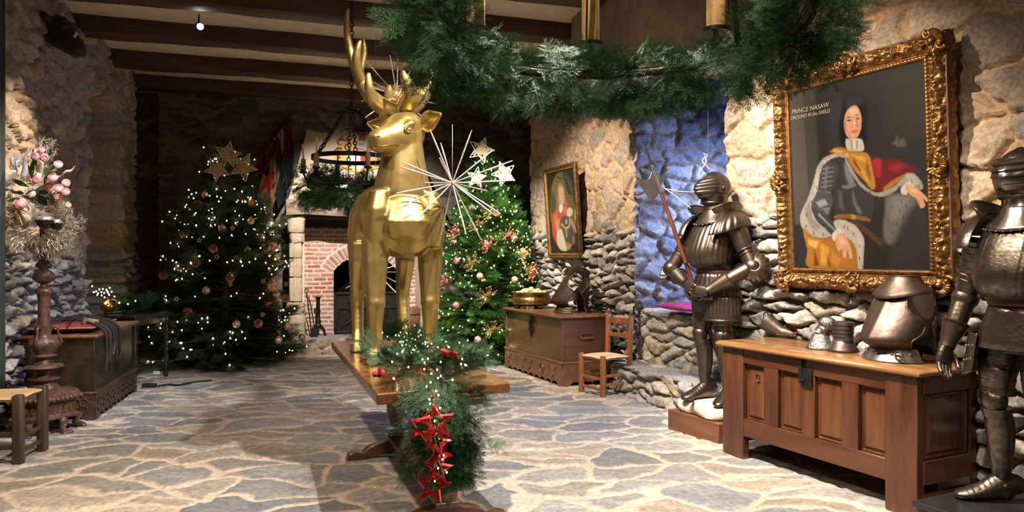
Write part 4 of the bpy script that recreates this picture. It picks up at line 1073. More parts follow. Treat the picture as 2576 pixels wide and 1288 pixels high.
for k in range(42):
    a=2*PI*k/42; rr=.287*math.cos(PI/6)/math.cos(((a-0)%(PI/3))-PI/6); g.tube([(rr*.99*math.cos(a),rr*.99*math.sin(a),.272),(rr*1.03*math.cos(a),rr*1.03*math.sin(a),.292),(rr*.94*math.cos(a),rr*.94*math.sin(a),.318)],[.013,.017,.010],7)
g.build('gadroon_band',CSW,cs,180)
g=G()
for k in range(30):
    a=2*PI*k/30; rr=.254*math.cos(PI/6)/math.cos((a%(PI/3))-PI/6); g.box((rr*math.cos(a),rr*math.sin(a),.207),(.012,.020,.055),Matrix.Rotation(a,3,'Z'))
g.build('fluted_band',mat('gilt_worn',(.20,.12,.035),.45,.5,(.10,.05,.02),20),cs,30)
prof=[(.115,.36),(.105,.385),(.085,.40),(.085,.415),(.115,.425),(.12,.44),(.075,.455),(.060,.475),(.056,.50),(.075,.515),(.135,.523),(.142,.535),(.13,.55),(.075,.56),(.062,.58),(.06,.605),(.095,.618),(.098,.63),(.075,.642),(.085,.665),(.102,.70),(.108,.73),(.098,.76),(.06,.78),(.05,.80),(.056,.83),(.062,.86),(.064,.875),(.046,.882),(.044,.93),(.044,1.03),(.046,1.10),(.050,1.13),(.066,1.145),(.064,1.17),(.045,1.185),(.028,1.20),(.026,1.22),(.055,1.235),(.075,1.255),(.078,1.28),(.072,1.305),(.05,1.325),(.034,1.335),(.034,1.345),(.058,1.36),(.062,1.38),(.045,1.40),(.036,1.41),(.048,1.43),(.056,1.45),(.050,1.465),(.040,1.475),(.038,1.53),(.044,1.54),(.034,1.56),(.032,1.62),(.03,1.70)]
def flute(i,th): 
    z=prof[i][1]
    if .64<z<.77: return 1+.06*abs(math.sin(5*th))
    if .515<z<.56: return 1+.03*abs(math.sin(10*th))
    if 1.23<z<1.33: return 1+.05*abs(math.sin(4*th))
    if 1.0<z<1.14: return 1+.10*max(0,math.sin(3*th))*math.sin((z-1.0)/.14*PI)
    return 1
g=G(); g.lathe(prof,48,mod=flute); g.build('stem',CSW,cs,60)
g=G()
for k in range(3):
    a=k*2*PI/3+.5; d=Vector((math.cos(a),math.sin(a),0)); P=[]
    for (r,z) in ((.052,.84),(.085,.865),(.105,.85),(.098,.82),(.112,.78),(.125,.735),(.112,.70)): P.append(d*r+Vector((0,0,z)))
    g.tube(P,[.009,.012,.013,.009,.011,.013,.008],8)
g.build('scroll_handle',CSW,cs,180)
g=G(); g.lathe([(.03,1.46),(.08,1.47),(.115,1.50),(.14,1.55),(.145,1.555),(.128,1.52),(.09,1.49),(.03,1.48)],32); g.build('dish',CSW,cs,60)
# flower arrangement
def cr_(P,R):
    a,b,c=[Vector(p) for p in P]; Q=[];W=[]
    for i in range(9):
        t=i/8; Q.append(a*(1-t)**2+b*2*t*(1-t)+c*t*t+Vector((0,.012*math.sin(9*t),.008*math.sin(14*t)))); W.append((R[0]*(1-t)**2+R[1]*2*t*(1-t)+R[2]*t*t)*(1+.2*math.sin(11*t)))
    return Q,W
fa_o=Vector((-3.87,6.04,1.655)); fa=thing('flower_arrangement','flower arrangement of pink roses with a glittering twig wreath on the carved candle stand','flower arrangement',fa_o)
TWIG=mat('twig_glitter',(.52,.40,.24),.35,.6,(.85,.78,.66),140,rvar=.2); TWIGD=mat('twig_dark',(.16,.11,.07),.5,.4,(.55,.46,.34),90)
rg=random.Random(5)
def coral(g,o,d,L,dep,w):
    o=Vector(o);d=Vector(d); p=o+d*L*.5+Vector((rg.uniform(-.012,.012),rg.uniform(-.012,.012),rg.uniform(-.012,.012))); e=o+d*L
    g.tube([o,p,e],[w,w*.85,w*.55],5)
    if dep:
        for s_ in (-1,1,.3):
            if rg.random()<.85:
                ax=Vector((-d.z,.25*rg.uniform(-1,1),d.x)).normalized(); coral(g,o+d*L*rg.uniform(.45,.95),(d+ax*s_*rg.uniform(.35,.75)).normalized(),L*rg.uniform(.45,.7),dep-1,w*.72)
def ringpts(c,R,a): return Vector((c[0]+R*math.cos(a),c[1],c[2]+R*math.sin(a)))
g=G()
c0=Vector((.035,0,.065))
for k in range(190):
    a=rg.uniform(-2.9,1.0); o=ringpts(c0,rg.uniform(.085,.2),a)+Vector((0,rg.uniform(-.13,.0),0)); d=Vector((math.cos(a),rg.uniform(-.5,.3),math.sin(a))).normalized()
    coral(g,o,d,rg.uniform(.06,.10),2,.0038)
g.build('twig_wreath',TWIG,fa,60)
g=G()
for k in range(34):
    a=rg.uniform(1.3,3.2); o=ringpts(c0,rg.uniform(.12,.2),a+.3)+Vector((-.05,rg.uniform(-.04,.04),0)); d=Vector((math.cos(a),rg.uniform(-.4,.4),math.sin(a)*.6)).normalized()
    coral(g,o,d,rg.uniform(.06,.10),2,.003)
for k in range(46):
    t=rg.random(); o=Vector((-.10+.16*math.sin(t*2.6)-.0,rg.uniform(-.04,.04),.36+.38*t)); d=Vector((rg.uniform(-.8,.8),rg.uniform(-.5,.5),rg.uniform(.2,1))).normalized()
    coral(g,o,d,rg.uniform(.05,.08),2,.0028)
g.build('twig_spray',TWIGD,fa,60)
LEAF=mat('leaf_green',(.020,.085,.020),.45,0,(.05,.17,.035),14); PINK=mat('rose_pink',(.78,.24,.27),.6,0,(.90,.55,.45),22); PALE=mat('rose_pale',(.85,.50,.42),.6,0,(.90,.72,.52),22)
def rose(c,r,m,seed):
    g=G(); rr=random.Random(seed); g.ball((0,0,0),(r*.62,r*.62,r*.7),12,9)
    for ring,(nn,rad,ht) in enumerate(((5,.55,.55),(6,.80,.35),(7,1.0,.05))):
        for k in range(nn):
            a=2*PI*(k+.5*ring)/nn+rr.uniform(-.2,.2); 
            def pet(u,v,a=a,rad=rad,ht=ht):
                b=(u-.5)*1.25; f=.35+.65*v; ph=PI*(.92-(.92-(.40-.45*ht))*v); R_=r*(.55+.5*rad)*(1+.10*v*v*(ring>0)); q=R_*math.sin(ph)
                return Vector((q*math.cos(a+b),q*math.sin(a+b),R_*math.cos(ph)*.95))
            g.grid(pet,6,5)
    o=g.build('rose',m,fa,180,solid=r*.05); o.location=c; d=Vector((rr.uniform(-.5,.5)+(c[0]-.02)*1.5,-1,rr.uniform(-.3,.8))); o.rotation_euler=d.to_track_quat('Z','Y').to_euler(); return o
def fp(px,py,dy=0): return at(px,py,6.0+dy)-fa_o
for i,(px,py,r) in enumerate([(98,384,.030),(112,397,.030),(88,393,.028),(147,414,.028),(92,452,.027),(133,447,.032),(166,460,.028),(124,471,.033),(147,474,.032),(138,482,.026),(153,488,.025),(165,482,.028),(80,488,.028),(50,512,.045),(145,495,.025),(171,516,.022),(105,376,.022)]):
    rose(fp(px,py,-.12-.03*(i%3)),r,PINK if i%3 else PALE,i)
def leafs(nm,lst,m):
    for px,py,ang,L in lst:
        g=G(); 
        def lf(u,v,L=L): 
            wv=.15*L*math.sin(PI*min(1,v*.95+.03)); return Vector((L*v,(u-.5)*2*wv*.25,(u-.5)*2*wv+.12*L*math.sin(v*2)*abs(u-.5)))
        g.grid(lf,7,10); o=g.build(nm,m,fa,180,solid=.0015); o.location=fp(px,py,-.08); o.rotation_euler=(0,-ang,rg.uniform(-.5,.5))
leafs('leaf',[(85,455,1.9,.14),(92,420,1.7,.15),(82,440,1.5,.12),(60,485,3.0,.11),(58,498,3.3,.12),(75,500,-.5,.10),(62,490,.4,.1),(110,450,.9,.12),(120,490,-.6,.1),(72,470,2.6,.13),(140,440,.8,.12)],LEAF)
leafs('dark_leaf',[(90,478,.2,.16),(100,488,-.3,.14),(115,500,.1,.15),(125,485,.5,.12),(95,500,2.9,.12),(110,468,1.2,.13)],mat('leaf_dark',(.03,.05,.02),.5,0,(.06,.08,.03),14))
GLEAF=mat('gold_leaf',(.75,.50,.16),.25,.9,(.55,.33,.08),30)
g=G()
for k in range(11):
    t=k/10
    for s_ in (-1,1):
        o=Vector((-.0+.05*t,-.10,-.12*t)); d=Vector((s_*.85-.1,0,-.55-.2*t)).normalized(); l=.085*math.sin(PI*(t*.8+.15)); 
        g.tube([o,o+d*l*.5,o+d*l],[(.002,.003),(.002,.0055),(.001,.001)],6)
g.tube([(0,-.10,.0),(.05,-.10,-.13)],.004,6); o=g.build('gold_fern_leaf',GLEAF,fa,60); o.location=fp(62,528,-.02)
BELL=mat('bell_wine',(.020,.006,.008),.25,.2); SILG=mat('silver_glitter',(.75,.70,.64),.3,.8,(.45,.42,.4),150)
for px,py,r in ((113,563,.068),(142,570,.045)):
    g=G(); c=fp(px,py,-.16 if r>.05 else -.10); g.lathe([(.004,-.045*r/.068),(r*.45,-.036*r/.068),(r*.8,-.012),(r,.018),(r*1.0,.03)],24,c); o_c=g.build('glass_cup',BELL,fa,60)
    g=G(); g.lathe([(r*1.0,.0),(r*1.02,.012),(r*.75,.032),(r*.2,.04)],24,(c.x,c.y,c.z+.026),mod=lambda i,th:1+.03*math.sin(9*th)); g.tube([c+Vector((0,0,.05)),c+Vector((0,0,.14))],.0015,5); g.build('glitter_rim',SILG,o_c,60)
g=G(); g.tube([fp(96,452,-.1),fp(103,418,-.1),fp(108,383,-.08)],[(.030,.012),(.026,.010),(.006,.004)],10); g.build('cream_horn',mat('cream_horn',(.72,.62,.48),.5),fa,60)
DRIFT=mat('driftwood',(.42,.37,.33),.6,0,(.25,.21,.19),18,(1,1,.3),.004)
for P_,R_ in (((fp(140,452),fp(165,437),fp(187,420)),[.012,.016,.006]),((fp(58,450,.1),fp(62,400,.1),fp(78,373,.1)),[.02,.022,.006]),((fp(2,478),fp(22,470),fp(45,487)),[.01,.02,.01]),((fp(28,425),fp(35,405),fp(26,390)),[.014,.018,.004]),((fp(45,440),fp(40,410),fp(47,395)),[.01,.016,.004])):
    g=G(); g.tube(cr_(P_,R_)[0],cr_(P_,R_)[1],8); g.build('driftwood',DRIFT,fa,60)
FEA=mat('feather',(.30,.20,.16),.8,0,(.5,.3,.27),40)
g=G()
for k in range(60):
    t=rg.random(); o=fp(40-38*t,470+18*t-14,.02); d=Vector((-.8,rg.uniform(-.3,.3),rg.uniform(-.5,.9))).normalized(); g.tube([o,o+d*.05,o+d*.08+Vector((0,0,-.01))],[.0022,.0018,.0006],4)
g.build('feather_plume',FEA,fa,60)
g=G(); g.ball((0,0,0),(.10,.075,.085),14,9,mod=lambda th,ph:1+.15*math.sin(7*th)*math.sin(5*ph)); o=g.build('moss_ball',MATS['leaf_dark'],fa,180); o.location=fp(118,492,.02)
# ================================================================ tapestry at the left edge
TAP=mat('tapestry_brown',(.22,.14,.07),.9,0,(.12,.07,.04),24,bump=.004); TAPG=mat('tapestry_green',(.012,.022,.018),.9,0,(.02,.03,.022),30,bump=.003)
tp=thing('tapestry','brown tapestry with dark green border hanging at the left edge of the photo','tapestry',Vector((*wl(5.35),0))+Vector((.14,0,0)))
tw=Vector((-.2402,.9707,0)); tn=Vector((.97,.24,0))
def cloth(u0,u1,z0,z1,m,nm,o_):
    g=G()
    def f(u,v): 
        uu=u0+(u1-u0)*u; return tw*uu+tn*(o_+.018*math.sin(uu*11)+.006*math.sin(uu*31))+Vector((0,0,z0+(z1-z0)*v))
    g.grid(f,40,24); return g.build(nm,m,tp,180,solid=.006)
cloth(-.85,.40,.45,3.6,TAP,'field',.03); cloth(.40,.475,.40,3.65,TAPG,'border',.03); cloth(-.85,.40,.37,.45,TAPG,'border',.03)
g=G(); g.tube([tw*-.9+Vector((0,0,3.66))+tn*.03,tw*.52+Vector((0,0,3.66))+tn*.03],.018,10); g.build('hanging_rod',IRON,tp,60)
# ================================================================ dark side table with lit greenery
sd=thing('side_table','black turned-leg side table in the dark corner behind the left chest','table',(-4.42,8.62,0),-.24+PI/2)
BLK=mat('ebony',(.012,.010,.009),.22,0,(.03,.024,.02),12)
part('tabletop',(0,0,.765),(.62,.52,.034),BLK,sd,.008); 
for x in (-.26,.26):
    for y in (-.21,.21):
        g=G(); g.lathe([(.022,0),(.03,.03),(.018,.06),(.024,.12),(.034,.2),(.022,.3),(.028,.34),(.018,.38),(.026,.46),(.036,.54),(.022,.60),(.03,.64),(.03,.75)],16,(x,y,0)); g.build('leg',BLK,sd,60)
for y in (-.21,.21): part('apron',(0,y,.70),(.50,.025,.09),BLK,sd,.003)
BRASS=mat('brass',(.42,.27,.09),.28,.95,(.26,.16,.06),9,rvar=.08)
j=thing('brass_jug','round brass jug on the black side table behind the left chest','jug',(-4.68,8.52,.782)); g=G()
g.lathe([(.045,0),(.05,.008),(.04,.016),(.07,.04),(.085,.075),(.078,.11),(.045,.14),(.03,.155),(.036,.18),(.04,.185)],24); g.build('body',BRASS,j,60); g=G(); g.tube([(.03,0,.165),(.09,0,.16),(.11,0,.11),(.08,0,.07)],.008,8); g.build('handle',BRASS,j,60)
sg_=thing('fir_sprigs','fir sprigs with lights on the black side table in the left niche','greenery',(-4.55,8.75,.782)); P=[];D=[];S=[]
for k in range(46):
    P.append((RNG.uniform(-.16,.22),RNG.uniform(-.12,.10),RNG.uniform(.02,.12))); D.append((RNG.uniform(-1,1),RNG.uniform(-1,.3),RNG.uniform(-.1,.7))); S.append(RNG.uniform(.15,.24))
foliage('foliage',sg_,P,D,S,SPR_FAR,(.03,.09,.025))
g=G(); g.tube([(-.16,0,.02),(.0,0,.05),(.2,0,.02)],.01,6); g.build('stem',BARK,sg_,60)
pts=[at(px,py,8.45) for px,py in ((232,720),(242,733),(247,738),(255,735),(262,737),(270,733),(256,743),(263,748),(276,724),(281,734),(272,737),(288,746),(236,735),(268,729),(266,764),(300,762),(322,765),(341,757),(250,728),(259,727),(245,742),(275,742))]
fairy_lights('fairy_lights','short light string in the fir sprigs on the black side table',None,(-4.55,8.75,.782),pts,.0075,False)
# ================================================================ carved cabinet beside the fireplace
cb_d=Vector((.953,.303,0)); cb_n=Vector((.303,-.953,0))
cab=thing('carved_cabinet','carved red-brown cabinet half hidden behind the left fir tree','cabinet',Vector((-3.42,10.78,0))-cb_d*.42-cb_n*.24,br)
CBW=wood('cabinet_red',(.13,.038,.018),(.25,.085,.042),'z',.4,4)
part('body',(0,0,.88),(.80,.42,1.64),CBW,cab,.005); part('plinth',(0,0,.05),(.86,.47,.10),CBW,cab,.008)
g=G(); g.box((0,0,1.715),(.86,.46,.035)); g.box((0,0,1.75),(.90,.50,.04)); g.build('cornice',CBW,cab,30,bevel=.012,seg=3)
for z0,z1 in ((.14,.62),(.66,1.14),(1.18,1.66)):
    for x in (-.2,.2):
        g=G(); xa,xb=x-.17,x+.17; y=-.212
        def rr_(i,yy): return [Vector((xa+i,yy,z0+i)),Vector((xb-i,yy,z0+i)),Vector((xb-i,yy,z1-i)),Vector((xa+i,yy,z1-i))]
        g.loft([rr_(0,y),rr_(0,y-.012),rr_(.04,y-.012),rr_(.055,y-.002),rr_(.08,y-.012)]); dd=g.build('door',CBW,cab,25); g=G(); g.ball((x+(.12 if x<0 else -.12),y-.02,(z0+z1)/2),.016,10,8); g.build('knob',IRON,dd,180)
for x in (-.385,.385):
    g=G()
    for k in range(16): g.ball((x,-.205,.2+k*.092),(.018,.022,.040),8,7)
    g.build('carved_column',CBW,cab,180)
for k in range(6):
    x=-.385 if k>2 else .385; g=G(); g.torus((x*.55,-.232,1.0+.2*(k%3)),.03,.007,14,6,Matrix.Rotation(PI/2,3,'X')); g.build('rosette',CBW,cab,60)
WAX=mat('candle_wax',(.86,.76,.56),.55,0,spec=.3)
cp=at(680,590,10.85); cp.z=1.77
pc=thing('pillar_candle','thick cream pillar candle on the carved cabinet','candle',cp+Vector((0,0,.012))); g=G(); g.lathe([(.053,0),(.055,.004),(.055,.165),(.050,.172),(.030,.166),(.004,.160)],28); g.build('wax',WAX,pc,50); g=G(); g.tube([(0,0,.158),(.001,0,.176)],.002,5); g.build('wick',IRON,pc)
tr_=thing('candle_tray','flat dark tray under the pillar candle on the cabinet','tray',cp); g=G(); g.lathe([(.02,0),(.11,0),(.115,.012),(.108,.012),(.10,.005),(.0,.005)],28); tr_o=g.build('dish',IRON,tr_,50); g=G(); g.torus((0,0,.011),.112,.004,28,6); g.build('rim',IRON,tr_,180)
# ================================================================ magenta cushion on the window seat
MAG=mat('satin_magenta',(.25,.005,.085),.40,0,(.36,.012,.14),9,bump=.003,sheen=.08)
cushion('cushion','magenta satin cushion on the stone window seat behind the halberd knight',(1.75,7.35,.90),math.atan2(-.914,.366),.60,.42,.085,MAG,None)
# ================================================================ armour
ST_A=mat('steel_brown',(.150,.120,.097),.35,.92,(.090,.066,.050),6,(1,1,1),.0015,3,.10)
ST_B=mat('steel_etched',(.165,.142,.12),.34,.92,(.085,.07,.055),30,(1,1,1),.0022,55,.12)
ST_S=mat('steel_bright',(.42,.40,.38),.25,.95,(.24,.22,.21),7,(1,1,1),.0008,4,.08)
ST_C=mat('steel_russet',(.125,.095,.08),.46,.85,(.07,.048,.04),5,(1,1,1),.002,30,.10)
MAIL=mat('chain_mail',(.16,.15,.14),.45,.8,(.03,.03,.03),130,(1,1,1),.006)
DARKC=mat('dark_inside',(.008,.007,.007),.8)
LEAD=mat('leather_brown',(.10,.035,.02),.5,0,(.05,.02,.012),20)
def cr(P,n=5):
    "Catmull-Rom through points, tuples of any length"
    P=[tuple(p) for p in P]; out=[]
    for i in range(len(P)-1):
        p0=P[max(i-1,0)];p1=P[i];p2=P[i+1];p3=P[min(i+2,len(P)-1)]
        for k in range(n):
            t=k/n; out.append(tuple(.5*((2*b)+(c-a)*t+(2*a-5*b+4*c-d)*t*t+(3*b-a-3*c+d)*t**3) for a,b,c,d in zip(p0,p1,p2,p3)))
    out.append(P[-1]); return out
def lames(g,path,radii,nl,step=.09,n=20,ov=.006,mod=None,up=None):
    "tube of nl overlapping plates"
    Q=[]; 
    data=cr([tuple(p)+tuple(r) for p,r in zip(path,radii)],8); m=len(data)-1
    def smp(t):
        x=t*m; i=min(int(x),m-1); f=x-i; return [a*(1-f)+b*f for a,b in zip(data[i],data[i+1])]
    P=[];R=[]
    for k in range(nl):
        for t,q in ((k/nl+.001,1+step),((k+.5)/nl,1+step*.5),((k+1)/nl-.0015,1.0)):
            d=smp(min(1,t)); P.append(d[:3]); R.append((d[3]*q,d[4]*q))
    g.tube(P,R,n,True,up=up,mod=mod); return g
def finger_chain(g,o,dirs,lens,r):
    P=[Vector(o)];R=[r]
    for d,l in zip(dirs,lens):
        d=Vector(d).normalized(); a=P[-1]
        P+= [a+d*l*.5,a+d*l]; R+=[r*1.12,r*.92]
    g.tube(P,R,9); g.ball(P[-1],R[-1],8,6)
def knight(label,loc,rz,S,m,fl,arms,feet,style):
    t=thing('suit_of_armour',label,'suit of armour',loc,rz); t.scale=(S,S,S)
    def fl_mod(k,a,front=True):
        return lambda i,th:1+(a*(.5+.5*math.cos(k*th)) if (not front or math.sin(th)>-.2) else 0)
    # ---- trunk: breastplate (front is +y)
    br_=[(1.045,.142,.125,.0),(1.07,.150,.135,.01),(1.10,.172,.165,.03),(1.15,.192,.190,.045),(1.22,.203,.195,.048),(1.30,.205,.180,.038),(1.38,.198,.158,.022),(1.445,.178,.132,.005),(1.49,.13,.105,-.01),(1.52,.10,.095,-.01)]
    g=G(); rings=[]
    for z,rx,ry,yc in cr(br_,4):
        q=[]
        for j in range(216):
            th=2*PI*j/216; fr=max(0,math.sin(th)); a=0
            if fl and 1.08<z<1.43: a=.024*(.5+.5*math.cos(30*(th-PI/2)*(1+.0*(z-1.2))))*fr**.3*min(1,(z-1.08)/.03)*min(1,(1.43-z)/.02)
            elif not fl and 1.1<z<1.40: a=.016*(math.exp(-((abs(th-PI/2)-.42-.25*(z-1.1))/.035)**2)+math.exp(-((abs(th-PI/2)-.56-.3*(z-1.1))/.03)**2)+math.exp(-((abs(th-PI/2)-.90)/.035)**2))
            yy=ry*(1.0 if math.sin(th)>0 else .72)
            q.append(Vector((rx*math.cos(th)*(1+a),yc+yy*math.sin(th)*(1+a),z)))
        rings.append(q)
    g.loft(rings); g.build('breastplate',m,t,50)
    g=G(); P=[Vector((.155*math.cos(a),.128*math.sin(a)*(1 if math.sin(a)>0 else .8)+.008,1.425+.012*math.sin(a))) for a in [PI*.12+PI*.76*i/20 for i in range(21)]]
    if fl: g.tube(P,.011,8); g.build('neck_roll',m,t,180)
    g=G(); P=[Vector((.154*math.cos(a),.138*math.sin(a)*(1 if math.sin(a)>0 else .75)+.010,1.062)) for a in [2*PI*i/30 for i in range(31)]]; g.tube(P,[(.004,.013)]*31,6); g.build('belt',LEAD,t,60)
    # ---- fauld and tassets
    g=G(); rings=[]; N_=5
    prof=[]
    for k in range(N_):
        z0=1.055-.045*k; prof+=[(z0,.150+.014*k),(z0-.043,.164+.014*k)]
    for z,rx in prof:
        rings.append([Vector((rx*math.cos(th)*(1+(.026*(.5+.5*math.cos(26*th)) if fl else 0)),rx*.92*math.sin(th)*(1+(.026*(.5+.5*math.cos(26*th)) if fl else 0))+.004,z)) for th in [2*PI*j/182 for j in range(182)]])
    g.loft(rings,False); g.build('fauld',m,t,35,solid=.003)
    for sx_ in (1,-1):
        g=G(); 
        if fl:
            zz=[.86,.83,.80,.77,.74,.71,.685]; full=(sx_<0)
            if full:
                def ts(u,v):
                    a=PI/2+(u-.5)*3.3+(.45 if sx_<0 else -.45); z=.86-.185*v; r=.135+.012*v+.006*(1-abs((v*3)%1-.5)*2)*0; k=1+.05*(.5+.5*math.cos(26*a))*(1 if .05<v<.80 else 0)
                    return Vector((sx_*.105+r*k*math.cos(a),.02+r*k*math.sin(a),z))
                g.grid(ts,90,18); o_t=g.build('tasset',m,t,40,solid=.004)
                g=G(); P=[ts(i/40,1.0) for i in range(41)]; g.tube(P,.010,8,mod=lambda i,th:1+.25*math.sin(3*i+th)); g.build('roped_edge',m,o_t,180)
            else:
                lames(g,[(sx_*.11,.005,.90),(sx_*.115,.01,.80),(sx_*.12,.012,.70)],[(.120,.115),(.115,.108),(.108,.10)],1,0,28); g.build('mail_skirt',MAIL,t,180)
        else:
            def ts(u,v):
                a0=(-.55 if sx_>0 else PI-1.30); a=a0+u*1.85; z=.90-.20*v-.05*math.sin(PI*u)*v; r=.150+.03*v
                st=.006*(((v*3.0)%1)); return Vector((sx_*.095+(r+st)*math.cos(a),.015+(r+st)*math.sin(a),z))
            g.grid(ts,30,22); o_t=g.build('tasset',m,t,30,solid=.005)
            g=G()
            for k in range(9): 
                for vv in (.3,.63): g.ball(ts(.06+.11*k,vv),.0065,6,5)
            g.build('rivet_row',ST_S,o_t,180)
    if not fl:
        lg=G(); lames(lg,[(0,.0,.96),(0,.005,.88),(0,.01,.80)],[(.155,.12),(.15,.115),(.12,.10)],1,0,24); lg.build('mail_skirt',MAIL,t,180)
    # ---- legs
    for sx_,(foot_a,fx,fy) in zip((1,-1),feet):
        hip=Vector((sx_*.105,0,.88)); kn=Vector((sx_*.118+ (fx)*.5,.025+fy*.5,.545)); an=Vector((sx_*.12+fx,-.025+fy,.095))
        g=G()
        if fl: lames(g,[hip,(hip+kn)/2+Vector((0,.012,0)),kn+Vector((0,0,.03))],[(.098,.10),(.086,.088),(.068,.07)],2,.04,26)
        else: lames(g,[hip,(hip+kn)/2+Vector((0,.012,0)),kn+Vector((0,0,.03))],[(.098,.10),(.088,.09),(.070,.072)],6,.05,26)
        g.build('cuisse',m,t,50)
        g=G(); g.ball(kn+Vector((0,.022,0)),(.064,.062,.068),22,14,mod=lambda th,ph:1+.05*math.exp(-((th-PI/2)/.25)**2)); lames(g,[kn+Vector((0,0,.075)),kn+Vector((0,.004,.04))],[(.075,.075),(.076,.076)],1,.05,24); lames(g,[kn-Vector((0,0,.04)),kn-Vector((0,.004,.085))],[(.070,.070),(.066,.066)],1,.05,24)
        g.ball(kn+Vector((sx_*.062,.0,0)),(.016,.055,.052),14,10); g.build('poleyn',m,t,50)
        g=G(); R=[(.062,.064),(.066,.070),(.060,.066),(.047,.050),(.041,.043),(.046,.05)]
        pts=[kn-Vector((0,.005,.07)),kn*.72+an*.28+Vector((0,-.012,0)),kn*.5+an*.5+Vector((0,-.012,0)),kn*.2+an*.8,an+Vector((0,.002,.02)),an+Vector((0,.004,-.01))]
        d=cr([tuple(p)+r for p,r in zip(pts,R)],5); g.tube([p[:3] for p in d],[(p[3],p[4]) for p in d],24,mod=lambda i,th:1+.05*math.exp(-((th-PI/2)/.3)**2)); g.build('greave',m,t,60)
        ca,sa=math.cos(foot_a),math.sin(foot_a); fd=Vector((sa,ca,0)); 
        g=G(); P=[an-fd*.075+Vector((0,0,-.045)),an-fd*.06+Vector((0,0,-.02)),an+Vector((0,0,-.015)),an+fd*.05+Vector((0,0,-.030)),an+fd*.11+Vector((0,0,-.048)),an+fd*.17+Vector((0,0,-.062)),an+fd*.215+Vector((0,0,-.072)),an+fd*.235+Vector((0,0,-.078))]
        R=[(.030,.045),(.042,.068),(.047,.073),(.050,.060),(.054,.044),(.055,.032),(.040,.022),(.012,.010)]
        d=cr([tuple(p)+r for p,r in zip(P,R)],6); Q=[p[:3] for p in d]
        g.tube(Q,[(p[3]*(1+.05*((i%3)/2-.5)*(i>10)),p[4]*(1+.07*((i%3)/2-.5)*(i>10))) for i,p in enumerate(d)],22,up=(0,0,1),mod=(lambda i,th:1+.035*math.cos(14*th)*(i>22)*(math.sin(th)>0)) if fl else None)
        for v in range(len(g.v)):
            x,y,z=g.v[v]
            if z<.0: g.v[v]=(x,y,.0+(z)*.02)
        g.build('sabaton',m,t,45)
    # ---- gorget, helmet
    g=G(); rings=[]
    for z,r in ((1.455,.165),(1.475,.150),(1.50,.118),(1.53,.098),(1.555,.090),(1.56,.094),(1.585,.088),(1.61,.092),(1.615,.086)):
        rings.append([Vector((r*math.cos(th),r*.92*math.sin(th)+.012,z)) for th in [2*PI*j/60 for j in range(60)]])
    def gm(p): 
        th=math.atan2(p.y,p.x); k=1+(.03*(.5+.5*math.cos(28*th)) if (p.z<1.53 and p.y>0) else 0); return Vector((p.x*k,p.y*k,p.z-(.025*max(0,math.sin(th))**3 if p.z<1.48 else 0)))
    g.loft([[gm(p) for p in r] for r in rings],False); g.build('gorget',ST_S if not fl else m,t,45,solid=.003)
    hz=1.735; HY=.018
    g=G(); g.ball((0,HY-.012,hz),(.112,.138,.128),40,24,mod=lambda th,ph:(1+.055*math.exp(-(math.cos(th)/.10)**2)*max(0,-math.cos(ph))**.5*(1 if not fl else 1.0))*(1 if ph>.9 else 1-.10*(1-ph/.9)))
    g.build('helmet_skull',m,t,60)
    g=G(); lames(g,[(0,HY-.0,1.60),(0,HY,1.635),(0,HY,1.68)],[(.092,.098),(.102,.112),(.108,.124)],1,0,36); o_n=g.build('helmet_neck',m,t,50)
    g=G(); P=[Vector((.094*math.cos(a),HY+.100*math.sin(a),1.613)) for a in [2*PI*i/40 for i in range(41)]]; g.tube(P,.010,8,False); g.build('neck_rope',m,o_n,180)
    # visor: ridged bellows or barred
    nz=60
    def vis(u,v):
        th=(u-.5)*2*1.55; z=1.635+.165*v
        if fl:
            ridge=.013*abs(math.sin(PI*v*5.0))**.7*math.cos(th*.75)**2; push=.050*math.exp(-(th/.55)**2)*math.sin(PI*min(1,v*1.05))**.8
        else:
            ridge=.012*(1-((v*5.0)%1))*math.cos(th*.6); push=.030*math.exp(-(th/.5)**2)*math.sin(PI*v)**.7
        w_=math.sin(PI*(.12+.70*v)); rx=.107*w_**.35+.012; ry=.128*w_**.35+.012
        lim=1-.15*max(0,abs(th)-1.1); tz=z+(.02*abs(th)/1.55)
        return Vector(((rx+ridge*.6)*math.sin(th)*lim,HY+(ry+ridge+push)*math.cos(th),tz))
    g=G(); g.grid(vis,60,nz); o_v=g.build('visor',ST_S if not fl else m,t,35,solid=.004)
    g=G(); vv=[.62,.80] if fl else [.40,.60,.80]
    for v in vv:
        for sg in (-1,1):
            P=[vis(.5+sg*(.05+.20*k/6),v)*1.0+Vector((0,.001,0)) for k in range(7)]; g.tube([p+Vector((p.x*.012,.0025,0)) for p in P],[(.0022,.0035)]*7,6)
    g.build('sight_slit',DARKC,o_v,60)
    g=G()
    for sg in (-1,1): g.ball((sg*.116,HY-.01,1.725),(.012,.024,.024),14,10)
    g.build('visor_pivot',m,o_v,60)
    # ---- arms
    for sx_,arm in zip((1,-1),arms):
        sh=Vector((sx_*.205,-.005,1.43)); el=Vector(arm['el']); wr=Vector(arm['wr'])
        # pauldron with upright flange
        g=G(); c=Vector((sx_*.175,.0,1.425))
        def pau(u,v):
            a=(u-.5)*2*1.75; b=v*1.62
            R_=Vector((.135,.158,.118)); d=Vector((math.sin(b)*math.cos(a),math.sin(b)*math.sin(a),math.cos(b)))
            k=1+(.05*(.5+.5*math.cos(20*a))*min(1,v*1.6) if fl else .010*((v*4)%1)); grow=1+.34*max(0,math.sin(a))*v if True else 1
            p=Vector((sx_*d.x*R_.x*k,d.y*R_.y*k*grow,d.z*R_.z*k-.075*v*max(0,math.sin(a)))); return c+p
        g.grid(pau,72,22); g.build('pauldron',m,t,40,solid=.004)
        g=G()
